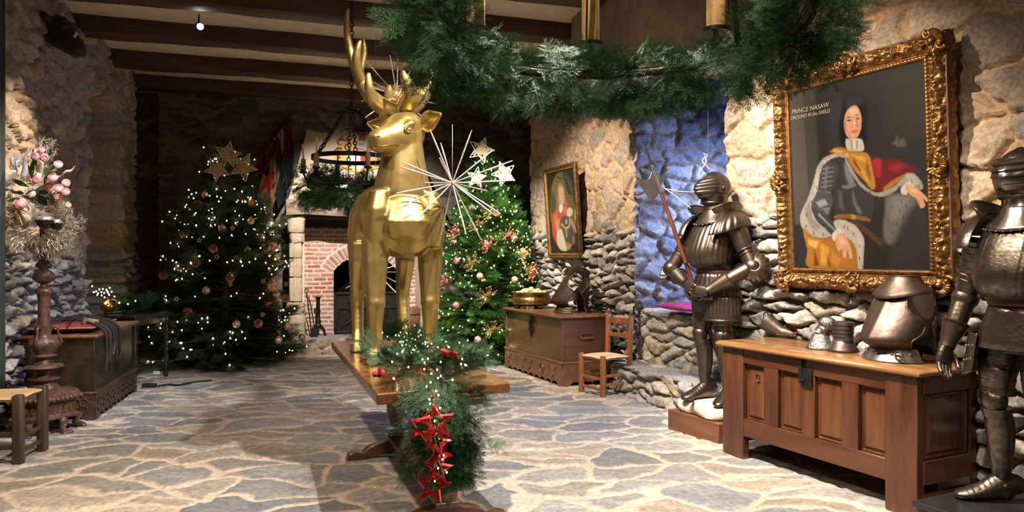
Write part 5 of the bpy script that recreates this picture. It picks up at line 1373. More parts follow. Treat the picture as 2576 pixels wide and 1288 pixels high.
        def haute(u,v):
            a=(u-.5)*2*1.35+.15; r=.115+.045*v; return Vector((sx_*(.125+.075*math.cos(a)*(1+.35*v)),.012+(.115+.03*v)*math.sin(a),1.515+.015*math.cos(a)+.075*v*max(.12,math.cos(a*.8))))
        g.grid(haute,30,8); o_h=g.build('haute_piece',m,t,50,solid=.004)
        g=G(); P=[haute(i/29,1) for i in range(30)]; g.tube(P,.006,7); g.build('haute_rim',m,o_h,180)
        g=G(); s2_=sh+(el-sh)*.30; s3=sh+(el-sh)*.62
        lames(g,[sh+(el-sh)*.12,sh+(el-sh)*.35,s3],[(.078,.080),(.070,.074),(.062,.065)],5,.07,24); g.build('upper_arm_lames',m,t,50)
        g=G(); lames(g,[sh+(el-sh)*.58,sh+(el-sh)*.8,el],[(.060,.063),(.056,.06),(.052,.055)],1,.0,24); g.torus(s3,.066,.008,24,8,(el-sh).to_track_quat('Z','Y').to_matrix()); g.torus(sh+(el-sh)*.70,.062,.005,24,8,(el-sh).to_track_quat('Z','Y').to_matrix()); g.build('upper_cannon',m,t,50)
        # couter: scallop wing round the elbow
        ax=((sh-el).normalized()+(wr-el).normalized()); ax= ax.normalized() if ax.length>.2 else Vector((0,1,0)); out=-ax; side=(sh-el).normalized().cross((wr-el).normalized()); side= side.normalized() if side.length>.1 else Vector((sx_,0,0))
        oside=side if side.x*sx_>0 else -side
        g=G(); g.ball(el,(.068,.068,.068),20,14); 
        e_up=(sh-el).normalized(); tt=oside.cross(e_up)
        def cou(u,v):
            a=(u-.5)*2*1.9; r=.035+.088*v; k=1+(.05*math.cos(14*a)*v)
            base=out*math.cos(a)*r*k+ (oside.cross(out))*math.sin(a)*r*k
            return el+base*.95+oside*(.058-.045*v*v+.0*v)+out*(.018)
        g.grid(cou,54,12); g.build('couter',m,t,45,solid=.004)
        g=G(); lames(g,[el+(wr-el)*.05,el+(wr-el)*.4,el+(wr-el)*.72],[(.056,.056),(.055,.055),(.044,.044)],1,0,24); g.build('vambrace',m,t,50)
        # gauntlet
        fd=(wr-el).normalized(); g=G(); c0=el+(wr-el)*.52
        d=cr([tuple(c0)+(.068,),tuple(el+(wr-el)*.70)+(.056,),tuple(el+(wr-el)*.90)+(.043,),tuple(wr)+(.040,)],5)
        g.tube([p[:3] for p in d],[p[3] for p in d],36,mod=lambda i,th:1+(.05*(.5+.5*math.cos(14*th))*(1-i/16) if fl else 0)); g.torus(c0,.069,.007,30,7,fd.to_track_quat('Z','Y').to_matrix()); o_g=g.build('gauntlet',ST_A if style==2 else m,t,50)
        hdv=Vector(arm['hand']).normalized(); palm=Vector(arm['palm']); palm=(palm-hdv*palm.dot(hdv)).normalized(); acr=hdv.cross(palm).normalized()
        if arm.get('flip'): acr=-acr
        g=G(); ell_path(g,[(wr-hdv*.01,acr*.036,palm*.026),(wr+hdv*.03,acr*.046,palm*.024),(wr+hdv*.065,acr*.050,palm*.022),(wr+hdv*.092,acr*.046,palm*.019)],18,2.6); g.build('hand_plate',m,o_g,60)
        curl=arm['curl']
        for k,(off,L) in enumerate(zip((-.036,-.012,.012,.034),(.070,.080,.076,.060))):
            o=wr+hdv*.088+acr*off; dirs=[];
            for j in range(3):
                a=curl*(.55+.75*j)+.06*k; dirs.append(hdv*math.cos(a)+palm*math.sin(a)+acr*off*.6)
            g=G(); finger_chain(g,o,dirs,(L*.45,L*.33,L*.27),.0118); g.build('finger',m,o_g,60)
        o=wr+hdv*.030-acr*.042; g=G(); finger_chain(g,o,[hdv*.7-acr*.5+palm*.4,hdv*.8-acr*.1+palm*.55,hdv*.75+acr*.2+palm*.6],(.034,.030,.024),.0135); g.build('thumb',m,o_g,60)
    # rivets
    g=G()
    for k in range(9): 
        a=PI/2+(k-4)*.22; g.ball(Vector((.170*math.cos(a)*1.02,.158*math.sin(a)+.012,1.452-.022*max(0,math.sin(a))**3)),.006,6,5)
    g.build('rivet_row',ST_S,t,180)
    return t
KR=math.radians(115.7)
# plinth and stone slab of the halberd knight
pk=Vector((.9,.433,0)); pe=Vector((-.433,.9,0)).normalized(); pc_=Vector((1.577,5.61,0))
PLW=wood('plinth_wood',(.085,.030,.013),(.17,.068,.03),'x',.42,3)
pb=thing('plinth','low brown wooden plinth carrying the stone slab of the halberd knight','plinth',pc_+pe*.31+pk*.30,math.atan2(pe.y,pe.x))
for (c,d) in (((0,.285,.083),(.62,.03,.166)),((0,-.285,.083),(.62,.03,.166)),((.295,0,.083),(.03,.54,.166)),((-.295,0,.083),(.03,.54,.166))): part('side_board',c,d,PLW,pb,.004)
part('top_board',(0,0,.155),(.56,.54,.02),PLW,pb,.002)
WST=mat('pale_stone',(.62,.55,.45),.85,0,(.48,.42,.34),9,(1,1,1),.012)
sl=thing('stone_slab','rough pale stone slab on the wooden plinth under the halberd knight','stone slab',pc_+pe*.32+pk*.29+Vector((0,0,.166)),math.atan2(pe.y,pe.x))
g=G(); rings=[]
for z,k in ((.0,.93),(.012,.99),(.05,1.0),(.08,.97),(.098,.90),(.104,.80)):
    q=[]
    for j in range(48):
        a=2*PI*j/48; r=(abs(math.cos(a))**5+abs(math.sin(a))**5)**(-1/5); w_=1+.05*math.sin(3*a+1)+.04*math.sin(7*a+z*30)
        q.append(Vector((.285*r*math.cos(a)*k*w_,.265*r*math.sin(a)*k*w_,z+(.006*math.sin(5*a) if .02<z else 0))))
    rings.append(q)
g.loft(rings); g.build('slab',WST,sl,60)
g=G(); g.lathe([(.0,.0),(.024,.0),(.026,.004),(.026,.022),(.022,.026),(0,.026)],16); o=g.build('sensor_puck',DARKC,None,40); q=on(1738,1012,.272); o.location=q
tag(o,'small black disc lying on the pale stone slab at the knight\'s foot','sensor')
K1=Vector((1.66,5.99,.268))
knight('brown fluted suit of armour with closed helmet holding the halberd',K1,KR,1.0,ST_A,True,
 [dict(el=(.335,.19,1.075),wr=(.085,.235,.955),hand=(-.95,.12,-.35),palm=(.0,-.9,-.4),curl=.35),
  dict(el=(-.365,-.045,1.10),wr=(-.150,.215,.905),hand=(.90,.40,-.02),palm=(.0,-.9,-.1),curl=.40,flip=True)],
 [(0.05,.0,.03),(-.45,.0,.0)],1)
# second suit of armour and its black plinth
K2=Vector((2.53,3.64,.20))
p2=thing('plinth','low black plinth under the etched suit of armour at the right edge','plinth',(K2.x-.02,K2.y-.0,0),KR)
BLP=mat('black_paint',(.014,.014,.015),.35,0,(.022,.022,.022),8)
g=G(); g.box((0,.03,.185),(.62,.68,.03)); g.build('top',BLP,p2,30,bevel=.006); g=G(); g.box((0,.03,.085),(.58,.64,.17)); g.build('box',BLP,p2,30,bevel=.004)
knight('dark etched suit of armour with barred visor cut by the right edge',K2,KR,.957,ST_B,False,
 [dict(el=(.325,-.035,1.07),wr=(.350,.09,.80),hand=(.02,.25,-1),palm=(-.9,.2,0),curl=.30),
  dict(el=(-.325,-.035,1.07),wr=(-.350,.09,.80),hand=(-.02,.25,-1),palm=(.9,.2,0),curl=.30,flip=True)],
 [(.62,.0,.0),(-.3,.0,.05)],2)
# halberd
hb0=Vector((1.815,6.02,.275)); hb1=at(1652,452,6.16); hbt=at(1618,323,6.18); hv=(hb1-hb0).normalized()
hl_=thing('halberd','halberd with crescent axe blade leaning in the brown knight\'s arm','halberd',hb0)
SHAFT=wood('shaft_red',(.060,.017,.009),(.115,.036,.018),'z',.35,4)
g=G(); L_=(hb1-hb0).length; g.tube([Vector((0,0,0)),hv*L_*.5,hv*(L_-.02)],[.019,.019,.017],8); g.build('shaft',SHAFT,hl_,20)
g=G(); g.tube([hv*(L_-.12),hv*(L_+.10)],[(.020),(.016)],8); g.tube([hv*(L_+.09),hv*(L_+.13)],[.020,.020],8); lt_=(hbt-hb0).length; g.tube([hv*(L_+.12),hv*(L_+.20),hv*lt_],[.011,.010,.001],4); g.build('spike',ST_S,hl_,30)
rgt=Vector((1,0,0)); rgt=(rgt-hv*rgt.dot(hv)).normalized(); Mh=Matrix.Identity(4); nn=hv.cross(rgt)
for i in range(3): Mh[i][0]=rgt[i]; Mh[i][1]=nn[i]; Mh[i][2]=hv[i]; Mh[i][3]=(hv*(L_-.02))[i]
g=G(); P=[(-.016,.10),(-.05,.055),(-.085,.045),(-.125,.065),(-.165,.118),(-.150,.03),(-.130,-.045),(-.115,-.105),(-.098,-.155),(-.07,-.125),(-.035,-.105),(-.016,-.09)]
g.prism(P,.008,Mh); g.build('axe_blade',ST_S,hl_,20,bevel=.002)
g=G(); g.prism([(.014,.05),(.04,.02),(.105,.012),(.04,-.015),(.014,-.05)],.010,Mh); g.build('back_spike',ST_S,hl_,20,bevel=.002)
g=G(); zz=.40; g.torus(hv*(L_*zz+.42),.036,.008,20,6,hv.to_track_quat('Z','Y').to_matrix()); g.lathe([(.018,0),(.05,.004),(.018,.008)],20,(0,0,0)) if 0 else None; g.build('rondel',ST_A,hl_,60)
# cords
def cord(label,P,r,name='cord',m=None):
    o=Vector(P[0]); t=thing(name,label,'cord',o); g=G(); g.tube([Vector(p)-o for p in P],r,5); g.build('strand',m or CORD,t,180); return t
cord('thin cord from the halberd neck to the brown knight\'s visor',[at(1672,474,6.13),at(1712,482,6.1),at(1765,484,6.0)],.0035)
cord('thin cord from the halberd neck down to the brown knight\'s shoulder',[at(1675,476,6.13),at(1705,497,6.1),at(1738,524,6.0)],.0035)
rb=thing('ribbon_string','pale string with curled pink and white ribbons hanging before the blue-lit wall','ribbon',at(1781,395,6.35)); o=rb.location.copy()
PNK=mat('ribbon_pink',(.60,.26,.40),.4,0,(.62,.50,.66),20)
g=G(); g.tube([at(1781,395,6.35)-o,Vector((0,0,2.0))],.0017,6); g.build('string',PNK,rb,180)
for k,(x0,am) in enumerate(((1768,1),(1776,-1))):
    g=G(); P=[at(1781,390,6.35)-o]
    for i in range(24): P.append(at(x0+am*9*math.sin(i*.55+k)-.15*i,385+6.5*i if k==0 else 400+4*i,6.33+.02*math.cos(i*.55))-o)
    g.tube(P,[(.0014,.005)]*len(P),6); g.build('curled_ribbon',PNK,rb,60)
# ================================================================ loose pieces of armour
def cuirass(label,loc,rz,S,m,collar,flange):
    t=thing('cuirass',label,'cuirass',loc,rz); t.scale=(S,S,S)
    def shell(nm,z0,z1,lim,rad,ang0,n=50,nz=36):
        g=G()
        def f(u,v):
            z=z0+(z1-z0)*v; L=lim(v); a=ang0+(u-.5)*2*L; rx,ry,yc=rad(v,a); return Vector((rx*math.cos(a),yc+ry*math.sin(a),z))
        g.grid(f,n,nz); o=g.build(nm,m,t,60,solid=.006)
        g=G()
        for uu in (0,1):
            g.tube([f(uu,i/(nz-1)) for i in range(nz)],.0075,7)
        g.build('rolled_edge',m,o,180); return f
    def lf(v):
        k=[(0,1.12),(.12,1.16),(.28,1.46),(.38,1.52),(.47,1.30),(.56,.92),(.66,.74),(.78,.68),(.90,.86),(1.0,1.25)]
        for (a,b),(c,d) in zip(k,k[1:]):
            if a<=v<=c: x=(v-a)/(c-a); x=x*x*(3-2*x); return b+(d-b)*x
        return k[-1][1]
    def rf(v,a):
        k=[(0,.150,.150,.02),(.06,.165,.19,.03),(.14,.18,.225,.035),(.28,.185,.205,.03),(.5,.185,.165,.015),(.75,.172,.12,.0),(.9,.145,.085,-.01),(1,.115,.062,-.02)]
        K=cr(k,6); xs=[p[0] for p in K]; rx,ry,yc=[float(np.interp(v,xs,[p[i] for p in K])) for i in (1,2,3)]
        ridge=1+.05*math.exp(-((a-PI/2)/.12)**2); return rx,ry*ridge,yc
    shell('breastplate',.07,.455,lf,rf,PI/2)
    def lb(v): return lf(v)*.97+.05
    def rb_(v,a):
        return .168-.03*max(0,v-.8)/.2+.0*v, .125-.02*abs(v-.5), -.035-.015*v
    shell('backplate',.07,.455,lb,rb_,-PI/2)
    for sg in (() if collar else (-1,1)):
        g=G(); P=[Vector((sg*.085,.075,.425)),Vector((sg*.098,.04,.462)),Vector((sg*.102,-.03,.475)),Vector((sg*.098,-.10,.455)),Vector((sg*.092,-.14,.41))]
        d=cr([tuple(p) for p in P],5); g.tube(d,[(.036,.006)]*len(d),8,up=(1,0,0)); g.build('shoulder_strap',m,t,60)
    if collar:
        g=G(); rings=[]
        for z,r in ((.40,.175),(.425,.150),(.45,.118),(.475,.095),(.497,.088),(.50,.092)):
            rings.append([Vector((r*1.0*math.cos(a),r*.95*math.sin(a)-.015,z-.035*max(0,math.sin(a))**2*(z<.43))) for a in [2*PI*j/40 for j in range(40)]])
        g.loft(rings,False); g.build('collar',m,t,60,solid=.005)
    g=G()
    def fg(u,v):
        a=PI/2+(u-.5)*2*1.35; r=.155+.045*v; st=.008*((v*(3 if flange else 1))%1); return Vector(((r+st)*math.cos(a),.02+(r+st+.01)*math.sin(a),.075-.075*v))
    g.grid(fg,40,14); g.build('waist_flange',ST_S if not flange else m,t,35,solid=.005)
    g=G()
    def fb(u,v):
        a=-PI/2+(u-.5)*2*1.2; r=.155+.035*v; return Vector((r*math.cos(a),-.03+(r-.03)*math.sin(a),.075-.075*v))
    g.grid(fb,30,8); g.build('waist_flange',m,t,35,solid=.005)
    if collar:
        g=G(); P=[Vector((-.19,.06,.045)),Vector((-.205,-.02,.03)),Vector((-.20,-.09,.075)),Vector((-.17,-.12,.12))]; d=cr([tuple(p) for p in P],5); g.tube(d,[(.004,.016)]*len(d),6); g.build('strap',LEAD,t,60)
        g=G(); g.torus((-.135,.185,.045),.026,.006,18,6,Matrix.Rotation(PI/2,3,'X')); 
        g.build('buckle',ST_S,t,60)
    g=G()
    for k in range(5): p=fg(.12+.19*k,.35); g.ball(p+Vector((p.x,p.y,0)).normalized()*.006,.010,8,6)
    g.build('rivet_row',ST_S,t,180); return t
ZT=.832
cq=on(2262,903,ZT); cuirass('big brown cuirass with collar standing on the panelled chest',Vector((2.345,4.42,ZT)),math.radians(112),1.0,ST_C,True,False)
cuirass('brown breastplate with arched shoulders on the long chest beside the rush chair',Vector((.735,8.70,.785)),math.radians(100),1.06,ST_C,False,True)
# open-ended arm defence lying down
q=on(1968,848,ZT); t=thing('vambrace','brown arm guard lying at the far end of the panelled chest','vambrace',q,0); g=G()
ad=Vector((.72,-.69,0)).normalized(); 
d=cr([(-.13,.066,.072),(-.09,.058,.062),(-.03,.047,.050),(.04,.040,.042),(.09,.036,.037),(.125,.042,.040)],5)
g.tube([ad*p[0]+Vector((0,0,p[2]-.012+.055*max(0,-p[0])/.13)) for p in d],[(p[1],p[2]) for p in d],28,False); g.build('plate',ST_C,t,60,solid=.005)
g=G()
for k in range(7): g.ball(ad*(-.02+.022*k)+Vector((-.028,-.034,.022)),.005,6,5)
g.build('rivet_row',ST_S,t,180)
g=G(); p=d[0]; g.torus(ad*p[0]+Vector((0,0,p[2]-.012+.055)),.068,.006,28,6,ad.to_track_quat('Z','Y').to_matrix()); g.build('rolled_edge',ST_C,t,180)
# silver etched elbow piece
ETCH=mat('steel_scroll',(.50,.48,.46),.3,.9,(.10,.10,.10),150,(1,1,1),.004,contrast=(.42,.52))
q=on(2064,876,ZT); t=thing('elbow_guard','small silver scroll-etched elbow guard standing between the two brown pieces','armour piece',q,.4); g=G()
g.lathe([(.092,0),(.086,.01),(.066,.045),(.050,.085),(.044,.10)],32,cap=False); g.build('lower_cone',ETCH,t,60,solid=.005)
g=G(); lames(g,[(0,0,.095),(.012,-.01,.115),(.028,-.02,.13)],[(.045,.045),(.048,.048),(.05,.05)],4,.06,26); g.build('lames',ST_S,t,40)
g=G(); g.ball((.04,-.03,.158),(.070,.062,.052),26,16,R=Matrix.Rotation(.5,3,'Y')); g.build('elbow_cup',ETCH,t,180)
# dark laminated neck piece
q=on(2121,883,ZT); t=thing('neck_guard','dark brown laminated neck guard with round opening beside the big cuirass','armour piece',q,.2); g=G()
g.lathe([(.095,0),(.090,.012),(.068,.05),(.054,.085)],32,cap=False); g.build('flared_base',ST_C,t,60,solid=.005)
g=G(); lames(g,[(0,0,.075),(0,0,.13),(.0,-.0,.19)],[(.060,.058),(.066,.062),(.070,.064)],5,.06,30); g.build('lames',ST_C,t,40)
g=G(); g.ball((-.0,-.048,.072),(.038,.022,.034),18,12); g.build('opening',DARKC,t,180)
# brass bowl with golden balls
bq=Vector((.245,9.38,.785)); t=thing('brass_bowl','fluted brass bowl filled with golden balls on the long chest','bowl',bq); g=G()
pf=[(.19,.045),(.235,.06),(.25,.085),(.252,.11),(.238,.135),(.232,.15),(.236,.185),(.246,.20),(.262,.205),(.255,.212),(.236,.203),(.224,.18),(.222,.15),(.20,.08),(.0,.06)]
g.lathe(pf,72,mod=lambda i,th:1+(.03*abs(math.sin(14*th)) if 0<i<5 else .012*abs(math.sin(24*th)) if i in (5,6) else 0)); g.build('body',BRASS,t,60)
for k in range(3):
    a=k*2*PI/3-.9; g=G(); g.ball((.17*math.cos(a),.17*math.sin(a),.024),(.03,.03,.026),12,8); g.build('foot',BRASS,t,180)
for sg in (-1,1): g=G(); g.torus((sg*.268,0,.13),.03,.006,16,6,Matrix.Rotation(PI/2,3,'X')); g.build('ring_handle',BRASS,t,180)
g=G(); g.ball((0,0,0),.040,18,12); GB=mat('ball_gold',(.72,.55,.22),.35,.6,(.9,.8,.5),40); proto=g.build('golden_ball',GB,None,180)
tag(proto,'small golden ball lying in the fluted brass bowl','ball','golden balls in the brass bowl')
kk=0
for ring,(n,r,z) in enumerate(((8,.165,.185),(5,.09,.215),(1,0,.235))):
    for i in range(n):
        a=2*PI*i/n+.3*ring; o=proto if kk==0 else dup(proto); kk+=1; o.location=bq+Vector((r*math.cos(a),r*math.sin(a),z+.01*math.sin(3*i))); o.rotation_euler=(i,ring,0)
# ================================================================ painted surfaces
def poly_d(px,py,poly):
    P=np.array(poly,float); d=np.full(px.shape,1e9); c=np.zeros(px.shape,bool); n=len(P)
    for i in range(n):
        a=P[i-1];b=P[i]; ab=b-a; L=(ab**2).sum()+1e-12
        t=np.clip(((px-a[0])*ab[0]+(py-a[1])*ab[1])/L,0,1)
        d=np.minimum(d,np.hypot(px-a[0]-ab[0]*t,py-a[1]-ab[1]*t))
        k=((a[1]>py)!=(b[1]>py))&(px<ab[0]*(py-a[1])/(ab[1] if abs(ab[1])>1e-9 else 1e-9)+a[0]); c^=k
    return np.where(c,-d,d)
def smooth_poly(p,n=4):
    p=[tuple(q) for q in p]; N_=len(p); out=[]
    for i in range(N_):
        p0,p1,p2,p3=p[i-1],p[i],p[(i+1)%N_],p[(i+2)%N_]
        for k in range(n):
            t=k/n; out.append(tuple(.5*((2*b)+(c-a)*t+(2*a-5*b+4*c-d)*t*t+(3*b-a-3*c+d)*t**3) for a,b,c,d in zip(p0,p1,p2,p3)))
    return out
def paint(W,H,bg,shapes,to_uv,brush=.10,seed=5):
    "shapes in the sketch's own coordinates -> per-vertex paint on a W x H canvas"
    U,V=np.meshgrid(np.linspace(0,1,W),np.linspace(0,1,H)); U=U.ravel();V=V.ravel()
    wu=U+(fbm(U*60,V*60,seed,2)-.5)*.006; wv=V+(fbm(U*60+7,V*60,seed+1,2)-.5)*.006
    C=np.ones((len(U),3))*np.array(bg)
    for sh in shapes:
        pts,col,soft=sh[:3]; p=[to_uv(x,y) for x,y in (smooth_poly(pts) if len(pts)>4 else pts)]
        s=soft/850.0; xs=[q[0] for q in p]; ys=[q[1] for q in p]
        k=np.where((wu>min(xs)-2*s)&(wu<max(xs)+2*s)&(wv>min(ys)-2*s)&(wv<max(ys)+2*s))[0]
        if not len(k): continue
        d=poly_d(wu[k],wv[k],p); a=sstep(s,-s,d)[:,None]
        C[k]=C[k]*(1-a)+np.array(col)*a
    C=C*.46*(1-brush+2*brush*fbm(U*38+V*9,V*70-U*14,seed+3,4))[:,None]
    return U,V,C
PAINT=attr_mat('oil_paint',.42,90,.12,.0006,220,spec=.12)
def canvas(name,W,H,bg,shapes,to_uv,w,h,parent,y,z0):
    U,V,C=paint(W,H,bg,shapes,to_uv)
    P=np.stack([(U-.5)*w,np.full_like(U,y),z0+h*(1-V)],1); idx=np.arange(W*H).reshape(H,W)
    return np_mesh(name,P,np.stack([idx[:-1,:-1],idx[1:,:-1],idx[1:,1:],idx[:-1,1:]],-1).reshape(-1,4),PAINT,parent,C)
FR_G=mat('frame_gilt',(.36,.205,.070),.42,.85,(.13,.060,.022),26,(1,1,1),.001,80,.10,contrast=(.30,.62))
def carved_frame(par,w,h,band,m,res=.0045):
    "rococo frame: four mitred strips of carved scrollwork"
    def prof(v):
        return np.interp(v,[0,.04,.10,.17,.22,.27,.36,.50,.66,.80,.88,.93,1.0],[.022,.034,.038,.030,.018,.022,.050,.066,.068,.055,.040,.030,-.03])
    for side in range(4):
        L=(w if side%2==0 else h); nu=int(L/res); nv=int(band/res)+6
        U,V=np.meshgrid(np.linspace(-1,1,nu),np.linspace(0,1,nv)); U=U.ravel();V=V.ravel()
        half=(L/2-band)+V*band; s=U*half; b=V*band
        H_=prof(V); carve=np.zeros_like(s); step=.118; r0=int(L/step/2)+1
        for k in range(-r0,r0+1):
            sg=1 if k%2 else -1; cs_,cb=k*step,band*(.56+.12*sg); dx=s-cs_; dy=b-cb; r=np.hypot(dx,dy)+1e-4; th=np.arctan2(dy,dx)
            carve+=np.cos(th*sg+np.log(r/.012)*2.6)*np.exp(-(r/.040)**2)*1.0+.8*np.cos(5*th)*np.exp(-((r-.045)/.016)**2)
        leaf=(1-np.abs(2*fbm(s*38,b*38,300+side,3)-1))-.6
        mask=sstep(.24,.34,V)*sstep(.94,.86,V)
        Hh=H_+mask*(.0125*np.clip(carve,-1.1,1.4)+.016*leaf)+.003*np.cos(s*260)*((V>.12)&(V<.2))
        ob=np.where(V>.86,(V-.86)/.14,0)*(.014*np.abs(np.cos(s*PI/step))**.6+.008*(fbm(s*30,s*0,310+side,2)-.5))
        bb=b+ob; x=s*1.0; 
        if side==0: P=np.stack([x,-Hh,-(h/2-band)-bb],1)
        elif side==2: P=np.stack([-x,-Hh,(h/2-band)+bb],1)
        elif side==1: P=np.stack([(w/2-band)+bb,-Hh,x],1)
        else: P=np.stack([-(w/2-band)-bb,-Hh,-x],1)
        P[:,2]+=h/2; idx=np.arange(nu*nv).reshape(nv,nu)
        np_mesh('frame_moulding',P,np.stack([idx[:-1,:-1],idx[:-1,1:],idx[1:,1:],idx[1:,:-1]],-1).reshape(-1,4),m,par)
    def shell(cx,cz,ang,R,open_=2.6):
        g=G()
        def f(u,v):
            a=ang+(u-.5)*open_; fl=math.cos(u*PI*18); r=R*(.12+.88*v)*(1+.05*fl*v); return Vector((cx+r*math.cos(a),-.060-.020*math.sin(v*PI*.8)-.007*fl*v,cz+r*math.sin(a)))
        g.grid(f,71,12)
        for sg in (-1,1):
            P=[]
            for i in range(26):
                t=i/25; rr=R*(.42*(1-t)+.05); aa=ang+sg*(open_*.5+.25)+sg*t*6.5; P.append((cx+math.cos(ang+sg*(open_*.5+.15))*R*.78+rr*math.cos(aa),-.066-.014*t,cz+math.sin(ang+sg*(open_*.5+.15))*R*.78+rr*math.sin(aa)))
            g.tube(P,[.011*(1-.5*i/25) for i in range(26)],8); g.ball(P[-1],.012,8,6)
            for j in range(3):
                a=ang+sg*(open_*.5+.5+.35*j); g.tube([(cx+R*.5*math.cos(a),-.055,cz+R*.5*math.sin(a)),(cx+R*.95*math.cos(a+.2*sg),-.075,cz+R*.95*math.sin(a+.2*sg)),(cx+R*1.15*math.cos(a+.5*sg),-.055,cz+R*1.15*math.sin(a+.5*sg))],[.006,.013,.004],7)
        g.ball((cx,-.075,cz),.020,12,8); g.build('shell_ornament',m,par,60,solid=.006)
    e=band*.42
    for cx,cz,a in ((-w/2+e,e,-2.356),(w/2-e,e,-.785),(w/2-e,h-e,.785),(-w/2+e,h-e,2.356)): shell(cx,cz,a,band*.47,2.2)
    for cx,cz,a in ((0,e*.9,-PI/2),(0,h-e*.9,PI/2),(-w/2+e*.9,h/2,PI),(w/2-e*.9,h/2,0)): shell(cx,cz,a,band*.44,2.2)
    g=G()
    for cx,cz,sxx,szz in ((0,.004,w-.03,.03),(0,h-.004,w-.03,.03)): g.box((cx,.0,cz+(.012 if cz<.5 else -.012)),(sxx,.07,.025))
    for cx in (-w/2+.014,w/2-.014): g.box((cx,.0,h/2),(.028,.07,h-.03))
    g.build('back_frame',wood('frame_back',(.06,.025,.012),(.13,.055,.025),'z',.5,4),par,30,bevel=.003)
# ---------------------------------------------------------------- large portrait
def mapper(xl,xr,yt,yb,zL,zR):
    def f(x,y):
        v=(y-yt[0])/(yb[0]-yt[0])
        for _ in range(3):
            L=xl[0]+(xl[1]-xl[0])*v; R=xr[0]+(xr[1]-xr[0])*v; t=(x-L)/(R-L); T=yt[0]+(yt[1]-yt[0])*t; B=yb[0]+(yb[1]-yb[0])*t; v=(y-T)/(B-T)
        return (t*zL/(zR+t*(zL-zR)),v)
    return f
m1=mapper((66,38),(838,800),(240,38),(1258,1250),5.55,4.4)
S_=[([(65,240),(140,222),(140,1000),(50,1000)],(.075,.070,.062),10),([(140,222),(205,205),(200,1000),(140,1000)],(.050,.048,.045),12),
([(580,130),(838,60),(838,500),(580,480)],(.032,.031,.028),30),([(260,300),(350,260),(340,560),(280,540)],(.032,.036,.044),30),
([(370,270),(400,240),(450,235),(485,270),(495,340),(485,430),(475,520),(440,550),(360,550),(325,510),(330,420),(348,340)],(.010,.011,.015),14),
([(385,255),(450,242),(478,285),(440,300),(375,320)],(.028,.034,.055),18),
([(345,582),(290,585),(235,610),(195,660),(170,740),(130,850),(95,920),(82,975),(100,1040),(150,1072),(220,1078),(262,1050),(285,1005),(230,1020),(190,1000),(160,950),(148,890),(190,790),(212,700),(240,640),(300,615),(352,605)],(.36,.335,.29),5),
([(110,930),(140,870),(150,960),(190,1010),(150,1030)],(.24,.22,.20),10),([(180,720),(200,680),(190,780),(165,840)],(.46,.43,.38),8),([(225,630),(300,592),(300,602),(235,645)],(.50,.47,.42),5),
([(250,640),(340,605),(400,680),(470,780),(500,830),(480,960),(460,975),(300,970),(270,900),(250,800)],(.040,.040,.045),6),
([(345,640),(385,700),(392,765),(370,770),(348,720)],(.17,.17,.18),11),([(325,772),(395,757),(400,770),(360,788),(328,786)],(.15,.15,.16),4),([(383,800),(402,880),(425,925),(405,925),(380,860)],(.13,.13,.14),10),([(300,800),(320,800),(325,920),(300,900)],(.085,.085,.09),12),
([(235,645),(300,640),(300,720),(255,800),(195,800),(205,720)],(.055,.056,.062),5)]
for i in range(5): S_.append(([(222-4*i,672+26*i),(285-4*i,662+26*i),(285-4*i,668+26*i),(222-4*i,681+26*i)],(.19,.19,.205),3))
